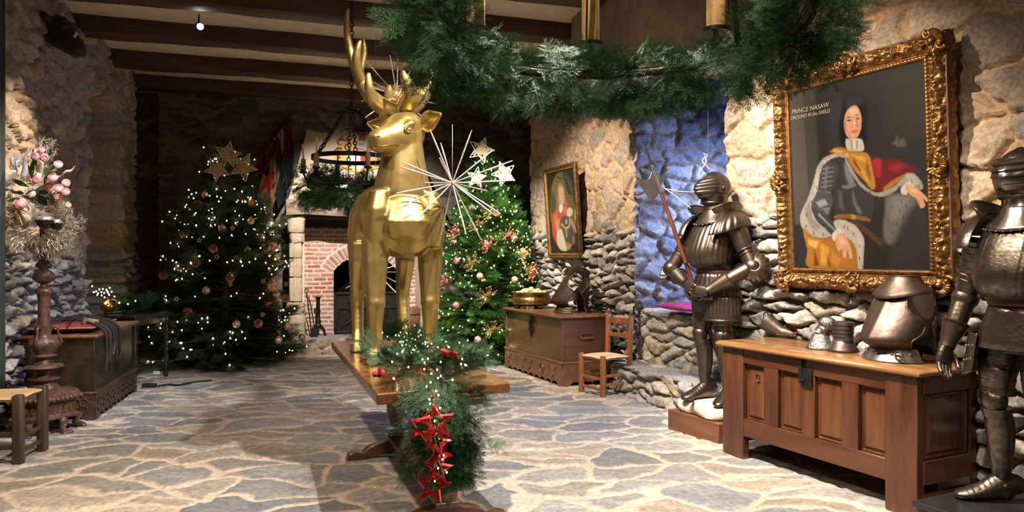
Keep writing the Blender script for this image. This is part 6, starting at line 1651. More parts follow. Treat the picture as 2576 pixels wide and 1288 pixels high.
S_+=[([(240,655),(255,655),(235,790),(222,790)],(.15,.15,.16),7),([(192,800),(262,808),(258,824),(190,818)],(.16,.15,.15),3),
([(165,850),(200,805),(250,820),(265,870),(235,950),(190,930),(150,900)],(.075,.076,.082),5),([(172,868),(222,850),(240,880),(192,902)],(.28,.28,.29),6),([(205,905),(250,895),(235,940)],(.17,.17,.18),5),
([(150,900),(200,930),(245,960),(290,1020),(255,1062),(200,1000),(160,940)],(.048,.048,.053),5),([(185,930),(270,1025),(262,1034),(180,945)],(.22,.22,.23),4),
([(275,945),(330,935),(380,940),(460,955),(465,975),(380,962),(300,962),(270,965)],(.22,.10,.035),3),([(365,938),(392,940),(390,966),(366,962)],(.40,.22,.07),3),([(360,975),(390,975),(480,1040),(540,1100),(515,1112),(440,1050)],(.085,.045,.022),5),
([(490,608),(560,618),(640,613),(700,635),(765,680),(720,692),(650,722),(610,762),(560,792),(510,792),(498,700)],(.12,.016,.018),10),([(505,622),(550,613),(546,700),(526,722),(510,690)],(.32,.022,.035),7),([(590,665),(650,628),(700,650),(630,690)],(.24,.022,.035),13),([(560,775),(650,712),(705,692),(640,742),(572,802)],(.36,.14,.035),5),
([(265,575),(310,550),(345,553),(400,570),(470,580),(492,610),(502,680),(512,765),(490,790),(450,740),(400,680),(362,615),(340,590)],(.40,.185,.032),5),([(290,562),(345,566),(330,584),(285,578)],(.62,.36,.085),5),([(385,588),(450,598),(482,640),(430,622)],(.58,.31,.065),7),([(420,640),(462,700),(480,760),(450,722)],(.56,.29,.06),6),([(398,610),(440,682),(425,684),(392,630)],(.17,.07,.02),5),([(470,620),(490,700),(480,740),(462,660)],(.22,.09,.02),7),
([(350,603),(372,640),(422,738),(472,788),(512,808),(560,798),(620,768),(660,728),(722,688),(772,728),(786,772),(760,786),(722,746),(690,746),(650,772),(600,812),(540,832),(478,812),(418,762),(358,652)],(.29,.275,.25),4),
([(690,700),(730,700),(765,745),(740,755),(700,730)],(.38,.37,.34),8),
([(570,830),(650,808),(742,808),(752,850),(702,960),(642,1080),(560,1100),(540,1040),(560,900)],(.135,.128,.118),14),([(600,840),(700,830),(640,940),(590,960)],(.19,.18,.165),18),([(640,1000),(740,862),(795,900),(785,1245),(560,1250)],(.036,.035,.034),26),
([(655,780),(690,745),(717,740),(738,765),(702,776),(690,812),(660,812)],(.52,.50,.46),3),([(690,757),(740,770),(775,800),(812,842),(802,852),(780,832),(792,872),(766,892),(745,842),(715,822),(690,792)],(.56,.31,.175),3),([(700,765),(740,780),(760,805),(720,800)],(.70,.43,.26),7),([(745,830),(765,880),(758,884),(740,842)],(.38,.17,.09),3),
([(370,350),(395,315),(430,306),(450,340),(456,390),(449,440),(430,482),(400,502),(370,487),(357,440),(359,390)],(.58,.33,.205),4),([(388,330),(430,318),(443,350),(392,366)],(.72,.47,.32),10),([(370,425),(398,420),(396,452),(376,456)],(.67,.31,.21),8),([(433,415),(448,410),(446,440),(434,444)],(.60,.27,.18),6),
([(424,380),(438,424),(426,433),(416,421)],(.43,.22,.135),3),([(412,385),(420,385),(424,420),(414,420)],(.74,.47,.32),4),([(372,394),(385,385),(401,391),(388,400)],(.075,.045,.035),2),([(424,381),(436,374),(448,379),(437,387)],(.075,.045,.035),2),([(368,379),(385,368),(402,372),(385,375)],(.13,.07,.045),2),([(420,366),(435,357),(449,362),(436,363)],(.13,.07,.045),2),
([(395,456),(415,447),(433,450),(420,463),(405,465)],(.52,.115,.085),2),([(372,472),(400,498),(432,482),(405,508)],(.36,.19,.115),4),([(357,400),(366,400),(368,470),(358,450)],(.38,.20,.12),4),
([(360,505),(380,499),(440,496),(459,520),(456,565),(400,569),(365,560)],(.50,.48,.43),4),([(384,506),(392,565),(399,565),(392,506)],(.24,.23,.21),3),([(420,506),(416,560),(424,560),(427,508)],(.25,.24,.22),3),([(402,506),(406,560),(412,560),(411,506)],(.66,.63,.58),3),([(347,582),(368,578),(374,600),(352,606)],(.50,.34,.14),3),
([(95,1020),(150,1072),(220,1082),(262,1062),(340,1072),(376,1120),(396,1252),(120,1254),(110,1150)],(.34,.15,.028),6),([(118,1088),(180,1098),(160,1140),(120,1120)],(.64,.37,.065),8),([(182,1108),(235,1132),(205,1240),(180,1232)],(.55,.27,.045),9),([(240,1142),(292,1202),(272,1247),(240,1220)],(.50,.20,.04),9),([(150,1150),(172,1242),(140,1242)],(.13,.05,.014),8),([(212,1160),(235,1245),(222,1245)],(.16,.06,.016),6),([(300,1185),(352,1246),(318,1248)],(.44,.155,.035),8),
([(265,985),(300,968),(360,985),(400,1020),(427,1080),(422,1160),(412,1252),(386,1252),(382,1150),(350,1082),(302,1062),(280,1030)],(.42,.395,.35),5),([(392,1050),(412,1090),(405,1200),(395,1150)],(.52,.49,.44),6),
([(250,1062),(270,1032),(300,1020),(307,1045),(272,1072),(262,1097)],(.54,.52,.48),3),([(268,1087),(290,1050),(322,1060),(347,1110),(357,1187),(341,1192),(330,1142),(321,1187),(305,1187),(300,1142),(280,1152)],(.58,.32,.20),3),([(285,1070),(315,1075),(330,1110),(295,1115)],(.70,.43,.28),8),
([(620,530),(640,500),(650,470),(660,500),(690,490),(702,520),(690,542)],(.085,.075,.050),6),([(648,505),(652,505),(652,535),(648,535)],(.20,.15,.07),2),([(672,500),(676,500),(676,530),(672,530)],(.20,.15,.07),2),([(805,445),(826,435),(826,465)],(.22,.025,.035),5)]
r_=random.Random(4)
for (x,y) in [(205,705),(180,775),(150,860),(118,935),(110,1000),(150,1040),(200,1050),(250,625),(320,1000),(370,1040),(400,1110),(395,1180),(408,1230),(340,1010),(600,880),(640,900),(680,870),(570,960),(620,980),(655,850),(590,1030),(660,940),(720,730),(760,760),(640,770),(480,795)]:
    S_.append(([(x-2,y),(x+3,y+2),(x+5,y+18),(x,y+20)],(.05,.045,.04),3))
PW,PH=1.35,1.57; l0=Vector((*wb(5.6),0)); r0=Vector((*wb(4.385),0)); off_=Vector((-.9,-.433,0))*.105
pt=thing('large_portrait','large gilt-framed portrait of a dark-haired man in armour and gold cloak','framed painting',(l0+r0)/2+off_+Vector((0,0,1.215)),math.atan2(dx_.y,dx_.x)); pt.rotation_euler=(math.radians(2.6),0,math.atan2(dx_.y,dx_.x))
carved_frame(pt,PW,PH,.150,FR_G)
CW,CH=PW-.296,PH-.296
canvas('canvas',300,356,(.026,.026,.026),S_,m1,CW,CH,pt,-.020,.148)
def lettering(txt,a,b,par,cw,ch,z0,mp,y,h):
    c=bpy.data.curves.new('lettering','FONT'); c.body=txt; c.size=.1; c.extrude=.0002; c.shear=.12
    o=bpy.data.objects.new('lettering_src',c); COL.objects.link(o); dg=bpy.context.evaluated_depsgraph_get(); me=bpy.data.meshes.new_from_object(o.evaluated_get(dg)); bpy.data.objects.remove(o)
    ua,va=mp(*a); ub,vb=mp(*b); A_=Vector(((ua-.5)*cw,y,z0+ch*(1-va))); B_=Vector(((ub-.5)*cw,y,z0+ch*(1-vb)))
    xs=[v.co.x for v in me.vertices]; ys=[v.co.y for v in me.vertices]; w_=max(xs)-min(xs); hh=max(ys)
    X=(B_-A_); 
    for v in me.vertices:
        q=A_+X*((v.co.x-min(xs))/w_)+Vector((0,0,1))*(v.co.y/hh*h); v.co=(q.x,y-v.co.z,q.z)
    me.materials.append(mat('letter_paint',(.24,.215,.16),.5)); o=bpy.data.objects.new('lettering',me); COL.objects.link(o); o.parent=par; return o
lettering('PRINCE NASAW',(74,358),(282,312),pt,CW,CH,.148,m1,-.0225,.031)
lettering('DROUND IN the SHELD',(68,391),(284,346),pt,CW,CH,.148,m1,-.0225,.025)
# ---------------------------------------------------------------- small portrait
m2=mapper((112,115),(432,420),(262,150),(1150,1130),10.1,9.25)
ov=[(270+143*math.cos(a)*(1.0),668+445*math.sin(a)-20*math.cos(a)) for a in [2*PI*i/16 for i in range(16)]]
T_=[(ov,(.20,.145,.060),4),([(130,600),(150,440),(190,520),(190,640),(150,700)],(.09,.075,.035),20),([(200,262),(215,268),(292,300),(290,306),(240,300)],(.10,.075,.03),4),
([(295,225),(340,220),(385,290),(413,420),(418,600),(395,560),(385,480),(345,470),(320,380)],(.040,.078,.062),5),([(330,260),(370,330),(395,430),(375,420),(345,330)],(.075,.13,.105),10),
([(225,400),(240,360),(275,350),(296,385),(302,470),(312,560),(322,592),(230,592),(222,500)],(.34,.275,.20),5),([(240,420),(262,388),(289,405),(291,480),(283,550),(265,587),(245,540)],(.70,.46,.27),4),([(248,470),(262,466),(260,474)],(.12,.07,.05),2),([(275,464),(287,460),(285,470)],(.12,.07,.05),2),([(254,535),(272,532),(264,542)],(.55,.15,.10),2),([(270,470),(276,515),(266,520)],(.50,.29,.17),3),
([(150,720),(215,640),(230,600),(290,580),(332,592),(302,722),(260,732),(238,762),(215,900),(190,1000),(206,1092),(160,1010),(138,920)],(.48,.095,.05),5),([(165,740),(205,680),(200,760),(170,860)],(.64,.20,.11),10),([(180,800),(225,740),(215,860),(185,950)],(.66,.27,.16),10),([(232,600),(268,587),(270,640),(242,690),(228,660)],(.72,.68,.60),4),([(270,620),(320,600),(300,690),(275,700)],(.62,.19,.12),8),
([(250,740),(332,720),(347,780),(388,980),(352,1040),(300,1010),(265,980),(245,880)],(.095,.090,.085),5),([(285,760),(312,750),(305,800),(288,810)],(.42,.40,.36),8),([(280,860),(300,860),(295,960),(282,960)],(.36,.34,.30),9),([(250,800),(280,840),(320,820),(331,740),(342,750),(329,842),(280,862),(245,822)],(.62,.40,.11),3),
([(310,660),(345,615),(376,640),(366,700),(315,722)],(.74,.68,.52),5),([(340,730),(365,760),(402,860),(396,902),(350,822)],(.36,.33,.27),6),([(352,745),(366,770),(392,850),(376,830)],(.55,.52,.45),5),([(395,640),(416,620),(418,700),(385,800)],(.55,.35,.085),6),
([(195,900),(240,870),(270,1000),(286,1102),(215,1102),(180,1010)],(.64,.55,.42),6),([(225,930),(250,1000),(262,1090),(240,1080)],(.78,.71,.58),6),([(290,1010),(340,1040),(320,1090),(285,1100)],(.42,.25,.08),7),([(350,960),(375,930),(368,1010),(348,1040)],(.50,.16,.09),6)]
SPW,SPH=1.00,1.20
la=Vector((*wa(10.08),0)); ra=Vector((*wa(9.19),0)); dA=(ra-la).normalized(); nA=Vector((dA.y,-dA.x,0)); nA=nA if nA.x<0 else -nA
sp=thing('small_portrait','smaller thin-framed oval portrait of a long-haired man in a red cloak','framed painting',(la+ra)/2+nA*.10+Vector((0,0,1.425)),math.atan2(dA.y,dA.x)); sp.rotation_euler=(math.radians(4.0),0,math.atan2(dA.y,dA.x))
FR_S=mat('frame_dark_gilt',(.30,.16,.05),.4,.7,(.09,.05,.022),18,contrast=(.3,.6))
SPW=(ra-la).length; rings=[]
g=G()
for i_,d_ in ((0,.0),(0,-.035),(.016,-.052),(.034,-.040),(.044,-.044),(.058,-.026),(.064,-.020)):
    rings.append([Vector((-SPW/2+i_,d_,i_)),Vector((SPW/2-i_,d_,i_)),Vector((SPW/2-i_,d_,SPH-i_)),Vector((-SPW/2+i_,d_,SPH-i_))])
g.loft(rings,False); g.build('frame',FR_S,sp,30)
g=G(); i_=.054; 
P=[(-SPW/2+i_,-.032,i_),(SPW/2-i_,-.032,i_),(SPW/2-i_,-.032,SPH-i_),(-SPW/2+i_,-.032,SPH-i_)]
for a,b in zip(P,P[1:]+P[:1]): g.tube([a,b],.007,8)
g.build('gilt_slip',mat('gilt_bright',(.75,.50,.16),.3,.9),sp,60)
canvas('canvas',150,180,(.034,.029,.020),T_,m2,SPW-.12,SPH-.12,sp,-.018,.06)
g=G(); g.box((0,-.006,SPH/2),(SPW-.03,.01,SPH-.03)); g.build('back_board',wood('frame_back',(.06,.025,.012),(.13,.055,.025),'z',.5,4),sp,0)
# ================================================================ fireplace
FO=Vector((-3.27,10.75,0)); fU=Vector((.953,.303,0)); fV=Vector((-.303,.953,0))
def fl_(x,y,z=0): return FO+fU*x+fV*y+Vector((0,0,z))
FW=2.21
fp_=thing('fireplace','large stone and brick fireplace with cream plaster hood on the back wall','fireplace',FO,math.atan2(fU.y,fU.x))
HOODM=mat('hood_plaster',(.66,.55,.40),.85,0,(.58,.47,.33),5,bump=.003)
STN=mat('dressed_stone',(.50,.40,.28),.85,0,(.36,.28,.20),6,(1,1,1),.014,14)
MANT=mat('mantel_timber',(.32,.235,.175),.8,0,(.17,.115,.085),7,(.25,1,1.6),.03,9)
g=G(); rings=[]
for k in range(9):
    t=k/8; z=2.28+1.72*t; x0=.0+.44*t; x1=FW-.44*t; y=.0+1.03*t
    rings.append([Vector((x0,y,z)),Vector((x1,y,z)),Vector((x1,1.12,z)),Vector((x0,1.12,z))])
g.loft(rings,True); g.build('hood',HOODM,fp_,25)
g=G(); rings=[]; 
for k in range(34):
    x=-.03+(FW+.06)*k/33; q=[]
    for (a,b) in ((-.07,2.05),(-.085,2.12),(-.08,2.21),(-.06,2.28),(.30,2.28),(.30,2.05)): q.append(Vector((x,a+.014*math.sin(9*x+5*b)+.01*math.sin(23*x+11*b),b+.010*math.sin(6*x+3*a))))
    rings.append(q)
g.loft(rings); g.build('mantel',MANT,fp_,40)
def rough_block(g,c,d,seed,amp=.012,n=5):
    rr=random.Random(seed); B=[]
    rings=[]
    for k in range(n+1):
        z=-.5+k/n; e=1-.10*(abs(z)*2)**6; q=[]
        for j in range(20):
            a=2*PI*j/20; rx=(abs(math.cos(a))**6+abs(math.sin(a))**6)**(-1/6)
            q.append(Vector((c[0]+d[0]/2*rx*math.cos(a)*e+rr.uniform(-amp,amp),c[1]+d[1]/2*rx*math.sin(a)*e+rr.uniform(-amp,amp),c[2]+d[2]*z+rr.uniform(-amp,amp)*.5)))
        rings.append(q)
    g.loft(rings)
for sx_ in (0,1):
    X=lambda x:(x if sx_==0 else FW-x)
    g=G(); rough_block(g,(X(.11),.14,1.92),(.25,.30,.25),1+sx_); g.build('corbel_block',STN,fp_,60)
    g=G(); rough_block(g,(X(.12),.15,1.72),(.20,.27,.15),3+sx_); g.build('corbel_block',STN,fp_,60)
    for k,(z0,z1) in enumerate(((.78,1.14),(1.14,1.42),(1.42,1.65))):
        g=G(); rough_block(g,(X(.12),.15,(z0+z1)/2),(.165,.24,z1-z0-.008),5+k+sx_,.005); g.build('jamb_stone',STN,fp_,60)
        g=G(); g.tube([(X(.045),.04,z0+.01),(X(.045),.04,z1-.01)],.035,12); g.build('jamb_shaft',STN,fp_,60)
    g=G(); rough_block(g,(X(.10),.14,.68),(.25,.30,.18),11+sx_,.016); g.build('capital',STN,fp_,60)
    g=G(); rough_block(g,(X(.12),.15,.41),(.24,.32,.36),13+sx_,.012); g.build('base_block',STN,fp_,60)
    g=G(); g.box((X(.215),.42,1.06),(.03,.60,1.66)); g.build('cheek',HOODM,fp_,0)
# brick back with its segmental arch, every brick standing proud of the mortar
def brick_back():
    res=.0125; x0,x1,z0,z1=.19,FW-.19,.23,1.90; nu=int((x1-x0)/res)+1; nz=int((z1-z0)/res)+1
    U,Z=np.meshgrid(np.linspace(x0,x1,nu),np.linspace(z0,z1,nz)); U=U.ravel();Z=Z.ravel()
    rowh=.066; bl=.205; row=np.floor(Z/rowh); uu=U/bl+.5*(row%2)+_h(row,row*0,3)*.3; bi=np.floor(uu)
    fx=(uu-bi)*bl; fz=Z-row*rowh; wob=(fbm(U*30,Z*30,401,2)-.5)*.010
    e=np.minimum(np.minimum(fx,bl-fx),np.minimum(fz,rowh-fz))+wob
    cx,cz,R=1.19,.85,.625; r=np.hypot(U-cx,Z-cz); th=np.arctan2(Z-cz,U-cx); ar=(r>R)&(r<R+.19)&(Z>1.15)&(np.abs(th-PI/2)<.99)
    nb=20; ta=(th/(1.98/nb)); ti=np.floor(ta); ft=(ta-ti)*(1.98/nb)*r; ea=np.minimum(np.minimum(ft,(1.98/nb)*r-ft),np.minimum(r-R,R+.19-r))+wob
    e=np.where(ar,ea,e); near=(r>R)&(r<R+.215)&(Z>1.15)&(np.abs(th-PI/2)<1.02)&~ar; e=np.where(near,0,e)
    rid=np.where(ar,_h(ti,ti*0+9,7),_h(row,bi,5)); rid2=np.where(ar,_h(ti,ti*0+2,8),_h(row,bi,6))
    m=sstep(.006,.014,e); h=m*(.014+.008*(rid-.5))+(fbm(U*40,Z*40,402,3)-.5)*.006
    pal=np.array([(.44,.20,.145),(.40,.26,.20),(.46,.15,.095),(.35,.22,.18),(.50,.30,.23),(.32,.17,.135)]); c=pal[(rid2*6).astype(int)%6]*(.85+.3*rid[:,None])*(.75+.5*fbm(U*25,Z*35,403,3))[:,None]
    c=c*m[:,None]+np.array((.66,.53,.45))*(1-m[:,None])
    hole=(U>cx-.506)&(U<cx+.506)&((Z<1.224)|(r<R))
    V=np.stack([U,.65-h,Z],1); idx=np.arange(nu*nz).reshape(nz,nu); Fq=np.stack([idx[:-1,:-1],idx[:-1,1:],idx[1:,1:],idx[1:,:-1]],-1).reshape(-1,4)
    Fq=Fq[~(hole[Fq].all(1))]
    np_mesh('brick_back',V,Fq,attr_mat('old_brick',.85,60,.22,.003,90,spec=.2),fp_,c)
    g=G(); P=[(cx-.506,.23),(cx-.506,1.224)]+[(cx+R*math.cos(a),cz+R*math.sin(a)) for a in np.linspace(PI/2+.94,PI/2-.94,14)]+[(cx+.506,1.224),(cx+.506,.23)]
    for (x,z),(x2,z2) in zip(P,P[1:]): g.add([(x,.64,z),(x2,.64,z2),(x2,1.25,z2),(x,1.25,z)],[(0,1,2,3)])
    g.box((cx,1.26,.9),(1.1,.02,1.4)); g.build('firebox',mat('soot',(.008,.007,.006),.95,spec=0),fp_,0)
brick_back()
g=G(); g.box((FW/2,.66,2.07),(FW-.30,.06,.36)); g.box((FW/2,.36,2.03),(FW-.36,.60,.03)); g.build('sooted_lintel',wood('soot_wood',(.018,.013,.010),(.04,.028,.02),'x',.8,4),fp_,0)
hp0=fl_(-.12,-.14); hp1=fl_(FW+.15,-.14)
HL=dict(LOW,L=.42,H=.22,relief=.05,mortar=(.42,.32,.22),pal=[(.42,.32,.22),(.34,.26,.19),(.46,.37,.27),(.30,.25,.21)])
rubble('trim_hearth_riser',(hp0.x,hp0.y),(hp1.x,hp1.y),0,.235,-1,.018,61,split='low',low=HL)
g=G(); g.box((FW/2+.015,.50,.205),(FW+.27,1.28,.05)); g.build('hearth_slab',mat('hearth_stone',(.30,.27,.25),.7,0,(.22,.21,.20),5,bump=.01),fp_,30,bevel=.012)
# coat of arms
cy=.47; sl_=math.atan2(1.03,1.72)
ca_=thing('coat_of_arms','painted relief coat of arms with helmet and white shield on the plaster hood','coat of arms',fl_(1.05,cy-.012,3.065)); ca_.rotation_euler=(-sl_,0,math.atan2(fU.y,fU.x))
AY=mat('heraldic_yellow',(.66,.40,.10),.7); AB=mat('heraldic_brown',(.23,.085,.05),.7,0,(.14,.05,.035),20); AW=mat('heraldic_white',(.78,.68,.58),.7); AR=mat('heraldic_red',(.36,.055,.055),.7); AG=mat('heraldic_grey',(.42,.42,.44),.5,.3)
def plaque(nm,poly,y,th,m,sm=True):
    g=G(); p=smooth_poly(poly,3) if sm else poly; g.prism([(x/1000,z/1000) for x,z in p],th,Matrix.Translation((0,-y,0))); return g.build(nm,m,ca_,30,bevel=.003)
plaque('mantling',[(-370,-60),(-300,120),(-200,300),(-60,330),(60,300),(200,330),(330,200),(380,-40),(330,-260),(200,-330),(0,-400),(-200,-330),(-340,-220)],.012,.02,AY)
plaque('shield',[(-170,-20),(170,-20),(170,-160),(120,-280),(0,-360),(-120,-280),(-170,-160)],.03,.03,AW)
plaque('tower',[(20,-200),(30,-110),(10,-90),(10,-60),(40,-60),(40,-80),(60,-80),(60,-60),(90,-60),(90,-80),(110,-80),(110,-60),(140,-60),(140,-90),(120,-110),(130,-200)],.048,.014,AR,False)
plaque('helmet',[(-10,40),(60,40),(120,0),(150,60),(140,140),(90,190),(20,180),(-20,120)],.045,.06,AG)
for k in range(4): plaque('visor_bar',[(10+22*k,75),(18+22*k,75),(30+22*k,140),(22+22*k,140)],.080,.012,AR,False)
plaque('crest',[(20,190),(110,190),(130,330),(150,420),(70,390),(0,430),(30,320)],.03,.03,AB)
g=G()
for sg in (-1,1):
    for k,(x,z,r,s0) in enumerate(((-250,150,110,0),(-300,-40,90,1),(-250,-210,90,2),(-120,-330,70,.5),(-140,60,80,1.5),(-180,250,70,2.4))):
        P=[((sg*x+sg*r*(1-.75*i/18)*math.cos(s0+i*.27))/1000,-.035-.01*math.sin(i),(z+r*(1-.75*i/18)*math.sin(s0+i*.27))/1000) for i in range(19)]
        g.tube(P,[.015*(1-.6*i/18) for i in range(19)],8)
g.build('scroll_work',AB,ca_,180)
# fireside things
fs=thing('fire_screen','black iron fire plate standing in the arched brick opening','fire screen',fl_(1.19,.52,.231),math.atan2(fU.y,fU.x)); g=G()
g.box((0,0,.32),(.94,.025,.62)); g.build('plate',IRON,fs,0,bevel=.004)
g=G(); 
for (c,d) in (((0,-.02,.635),(1.0,.04,.04)),((-.48,-.02,.32),(.04,.04,.64)),((.48,-.02,.32),(.04,.04,.64)),((0,-.02,.025),(1.0,.04,.05))): g.box(c,d)
g.build('frame',IRON,fs,20,bevel=.006)
g=G()
for x in (-.22,.16): g.tube([(x,-.03,.05),(x,-.035,.60)],.010,8); g.torus((x,-.03,.38),.05,.008,14,6,Matrix.Rotation(PI/2,3,'X'))
for sg in (-1,1): g.tube([(sg*.40,-.03,.10),(sg*.2,-.035,.25),(sg*.05,-.03,.18),(sg*.1,-.03,.45),(sg*.3,-.03,.5)],.012,8)
g.tube([(-.45,-.03,.40),(.45,-.03,.40)],.009,8); g.build('relief',IRON,fs,60)
an_=thing('andiron','black cast iron andiron on arched feet standing before the brick','andiron',fl_(.44,.36,.231),math.atan2(fU.y,fU.x)); g=G()
g.lathe([(.05,.14),(.05,.17),(.038,.19),(.046,.22),(.034,.25),(.030,.30),(.028,.55),(.034,.56),(.034,.58),(.05,.585),(.05,.60)],14); g.build('shaft',IRON,an_,40)
g=G(); 
for sg in (-1,1): g.tube([(0,0,.15),(sg*.05,0,.13),(sg*.09,0,.08),(sg*.10,0,.02),(sg*.125,0,.012)],[.03,.03,.022,.018,.02],10)
g.build('foot_arch',IRON,an_,60); g=G(); g.tube([(0,0,.14),(0,.3,.11)],.018,8); g.tube([(0,.3,.11),(0,.3,.0)],.018,8); g.build('log_bar',IRON,an_,60)
pk_=thing('fire_poker','black fire poker leaning on the left fireplace jamb','fire tool',fl_(.34,.18,.232),math.atan2(fU.y,fU.x)); g=G(); g.tube([(0,0,.006),(-.03,.02,.3),(-.075,.03,.66)],.009,8); g.build('rod',IRON,pk_,60); g=G(); g.torus((-.078,.03,.69),.03,.007,14,6,Matrix.Rotation(PI/2,3,'X')); g.build('handle',IRON,pk_,60)
sh_=thing('fire_shovel','black fire shovel leaning beside the poker','fire tool',fl_(.38,.20,.232),math.atan2(fU.y,fU.x)); g=G(); g.tube([(0,0,.14),(-.05,.02,.45),(-.085,.03,.60)],.008,8); g.build('rod',IRON,sh_,60); g=G(); g.prism([(-.04,0),(.05,.0),(.055,.14),(-.03,.15)],.012); g.build('blade',IRON,sh_,20)
lb_=thing('log_bucket','dark wooden log bucket with iron hoops at the right of the hearth','bucket',fl_(1.83,.28,.232),0); g=G(); g.lathe([(.13,0),(.19,.18),(.20,.26),(.19,.40),(.175,.41),(.17,.38),(.12,.03)],24); g.build('staves',wood('bucket_wood',(.10,.045,.02),(.18,.085,.04),'z',.5,4),lb_,40)
g=G(); g.torus((0,0,.10),.166,.008,24,6); g.torus((0,0,.31),.202,.008,24,6); g.build('hoop',IRON,lb_,60)
# ================================================================ banners
BAN=attr_mat('banner_cloth',.8,60,.15,.001,120)
def banner(label,P0,P1,drop,bg,shapes,seed,poleext):
    P0=Vector(P0);P1=Vector(P1); t=thing('banner',label,'flag',P0); W,H=90,110
    U,V,C=paint(W,H,bg,shapes,lambda x,y:(x/100,y/100),.12,seed)
    X=np.stack([(P1-P0)[i]*U for i in range(3)],1); dn=np.array(drop); X=X+V[:,None]*dn[None,:]*(1-.25*U[:,None]*V[:,None])
    fold=.05*np.sin(U*15+V*2)*(.3+V)+.02*np.sin(U*34); X[:,1]+=fold; X[:,0]+=.02*np.sin(V*6+U*4)
    idx=np.arange(W*H).reshape(H,W); o=np_mesh('cloth',X,np.stack([idx[:-1,:-1],idx[1:,:-1],idx[1:,1:],idx[:-1,1:]],-1).reshape(-1,4),BAN,t,C)
    s=o.modifiers.new('s','SOLIDIFY'); s.thickness=.004
    d=(P1-P0); g=G(); g.tube([d*-.04,d*poleext],.014,8); g.build('pole',wood('pole_wood',(.05,.025,.012),(.10,.05,.025),'z',.5,4),t,60); g=G(); g.ball(d*-.06,(.022,.022,.03),10,8); g.build('finial',BRASS,t,180)
RG=(.26,.015,.014); GD=(.42,.25,.09); BK=(.012,.010,.010)
lion=[(35,38),(48,30),(55,36),(62,34),(60,44),(70,48),(66,54),(58,54),(60,62),(70,66),(64,72),(54,66),(50,74),(56,82),(46,84),(40,74),(34,78),(28,72),(36,64),(40,54),(30,52),(26,44),(34,46)]
banner('black and gold banner with a red lion hanging left of the fireplace hood',at(640,415,10.85),at(722,318,11.25),(-.02,-.02,-1.15),BK,
 [([(0,0),(100,0),(100,16),(0,22)],(.14,.014,.012),3),([(20,30),(60,18),(85,30),(80,70),(50,90),(15,70)],GD,3),([(x*1.0,y*1.0) for x,y in lion],(.45,.018,.016),1.5),([(10,95),(40,84),(70,92),(60,100),(20,100)],GD,3),([(70,75),(85,70),(92,85),(80,95)],GD,3),([(30,26),(45,20),(50,30),(38,36)],BK,2)],3,1.12)
banner('red and white banner with dark lower half hanging close beside the hood',at(692,345,11.05),at(734,288,11.35),(.03,-.02,-1.20),(.020,.026,.035),
 [([(0,0),(100,0),(100,30),(0,34)],(.20,.018,.016),3),([(10,0),(36,0),(78,40),(50,44)],(.50,.42,.38),3),([(40,36),(90,30),(90,44),(50,50)],(.24,.03,.02),3),([(0,52),(24,46),(34,60),(12,72)],GD,3)],9,1.1)
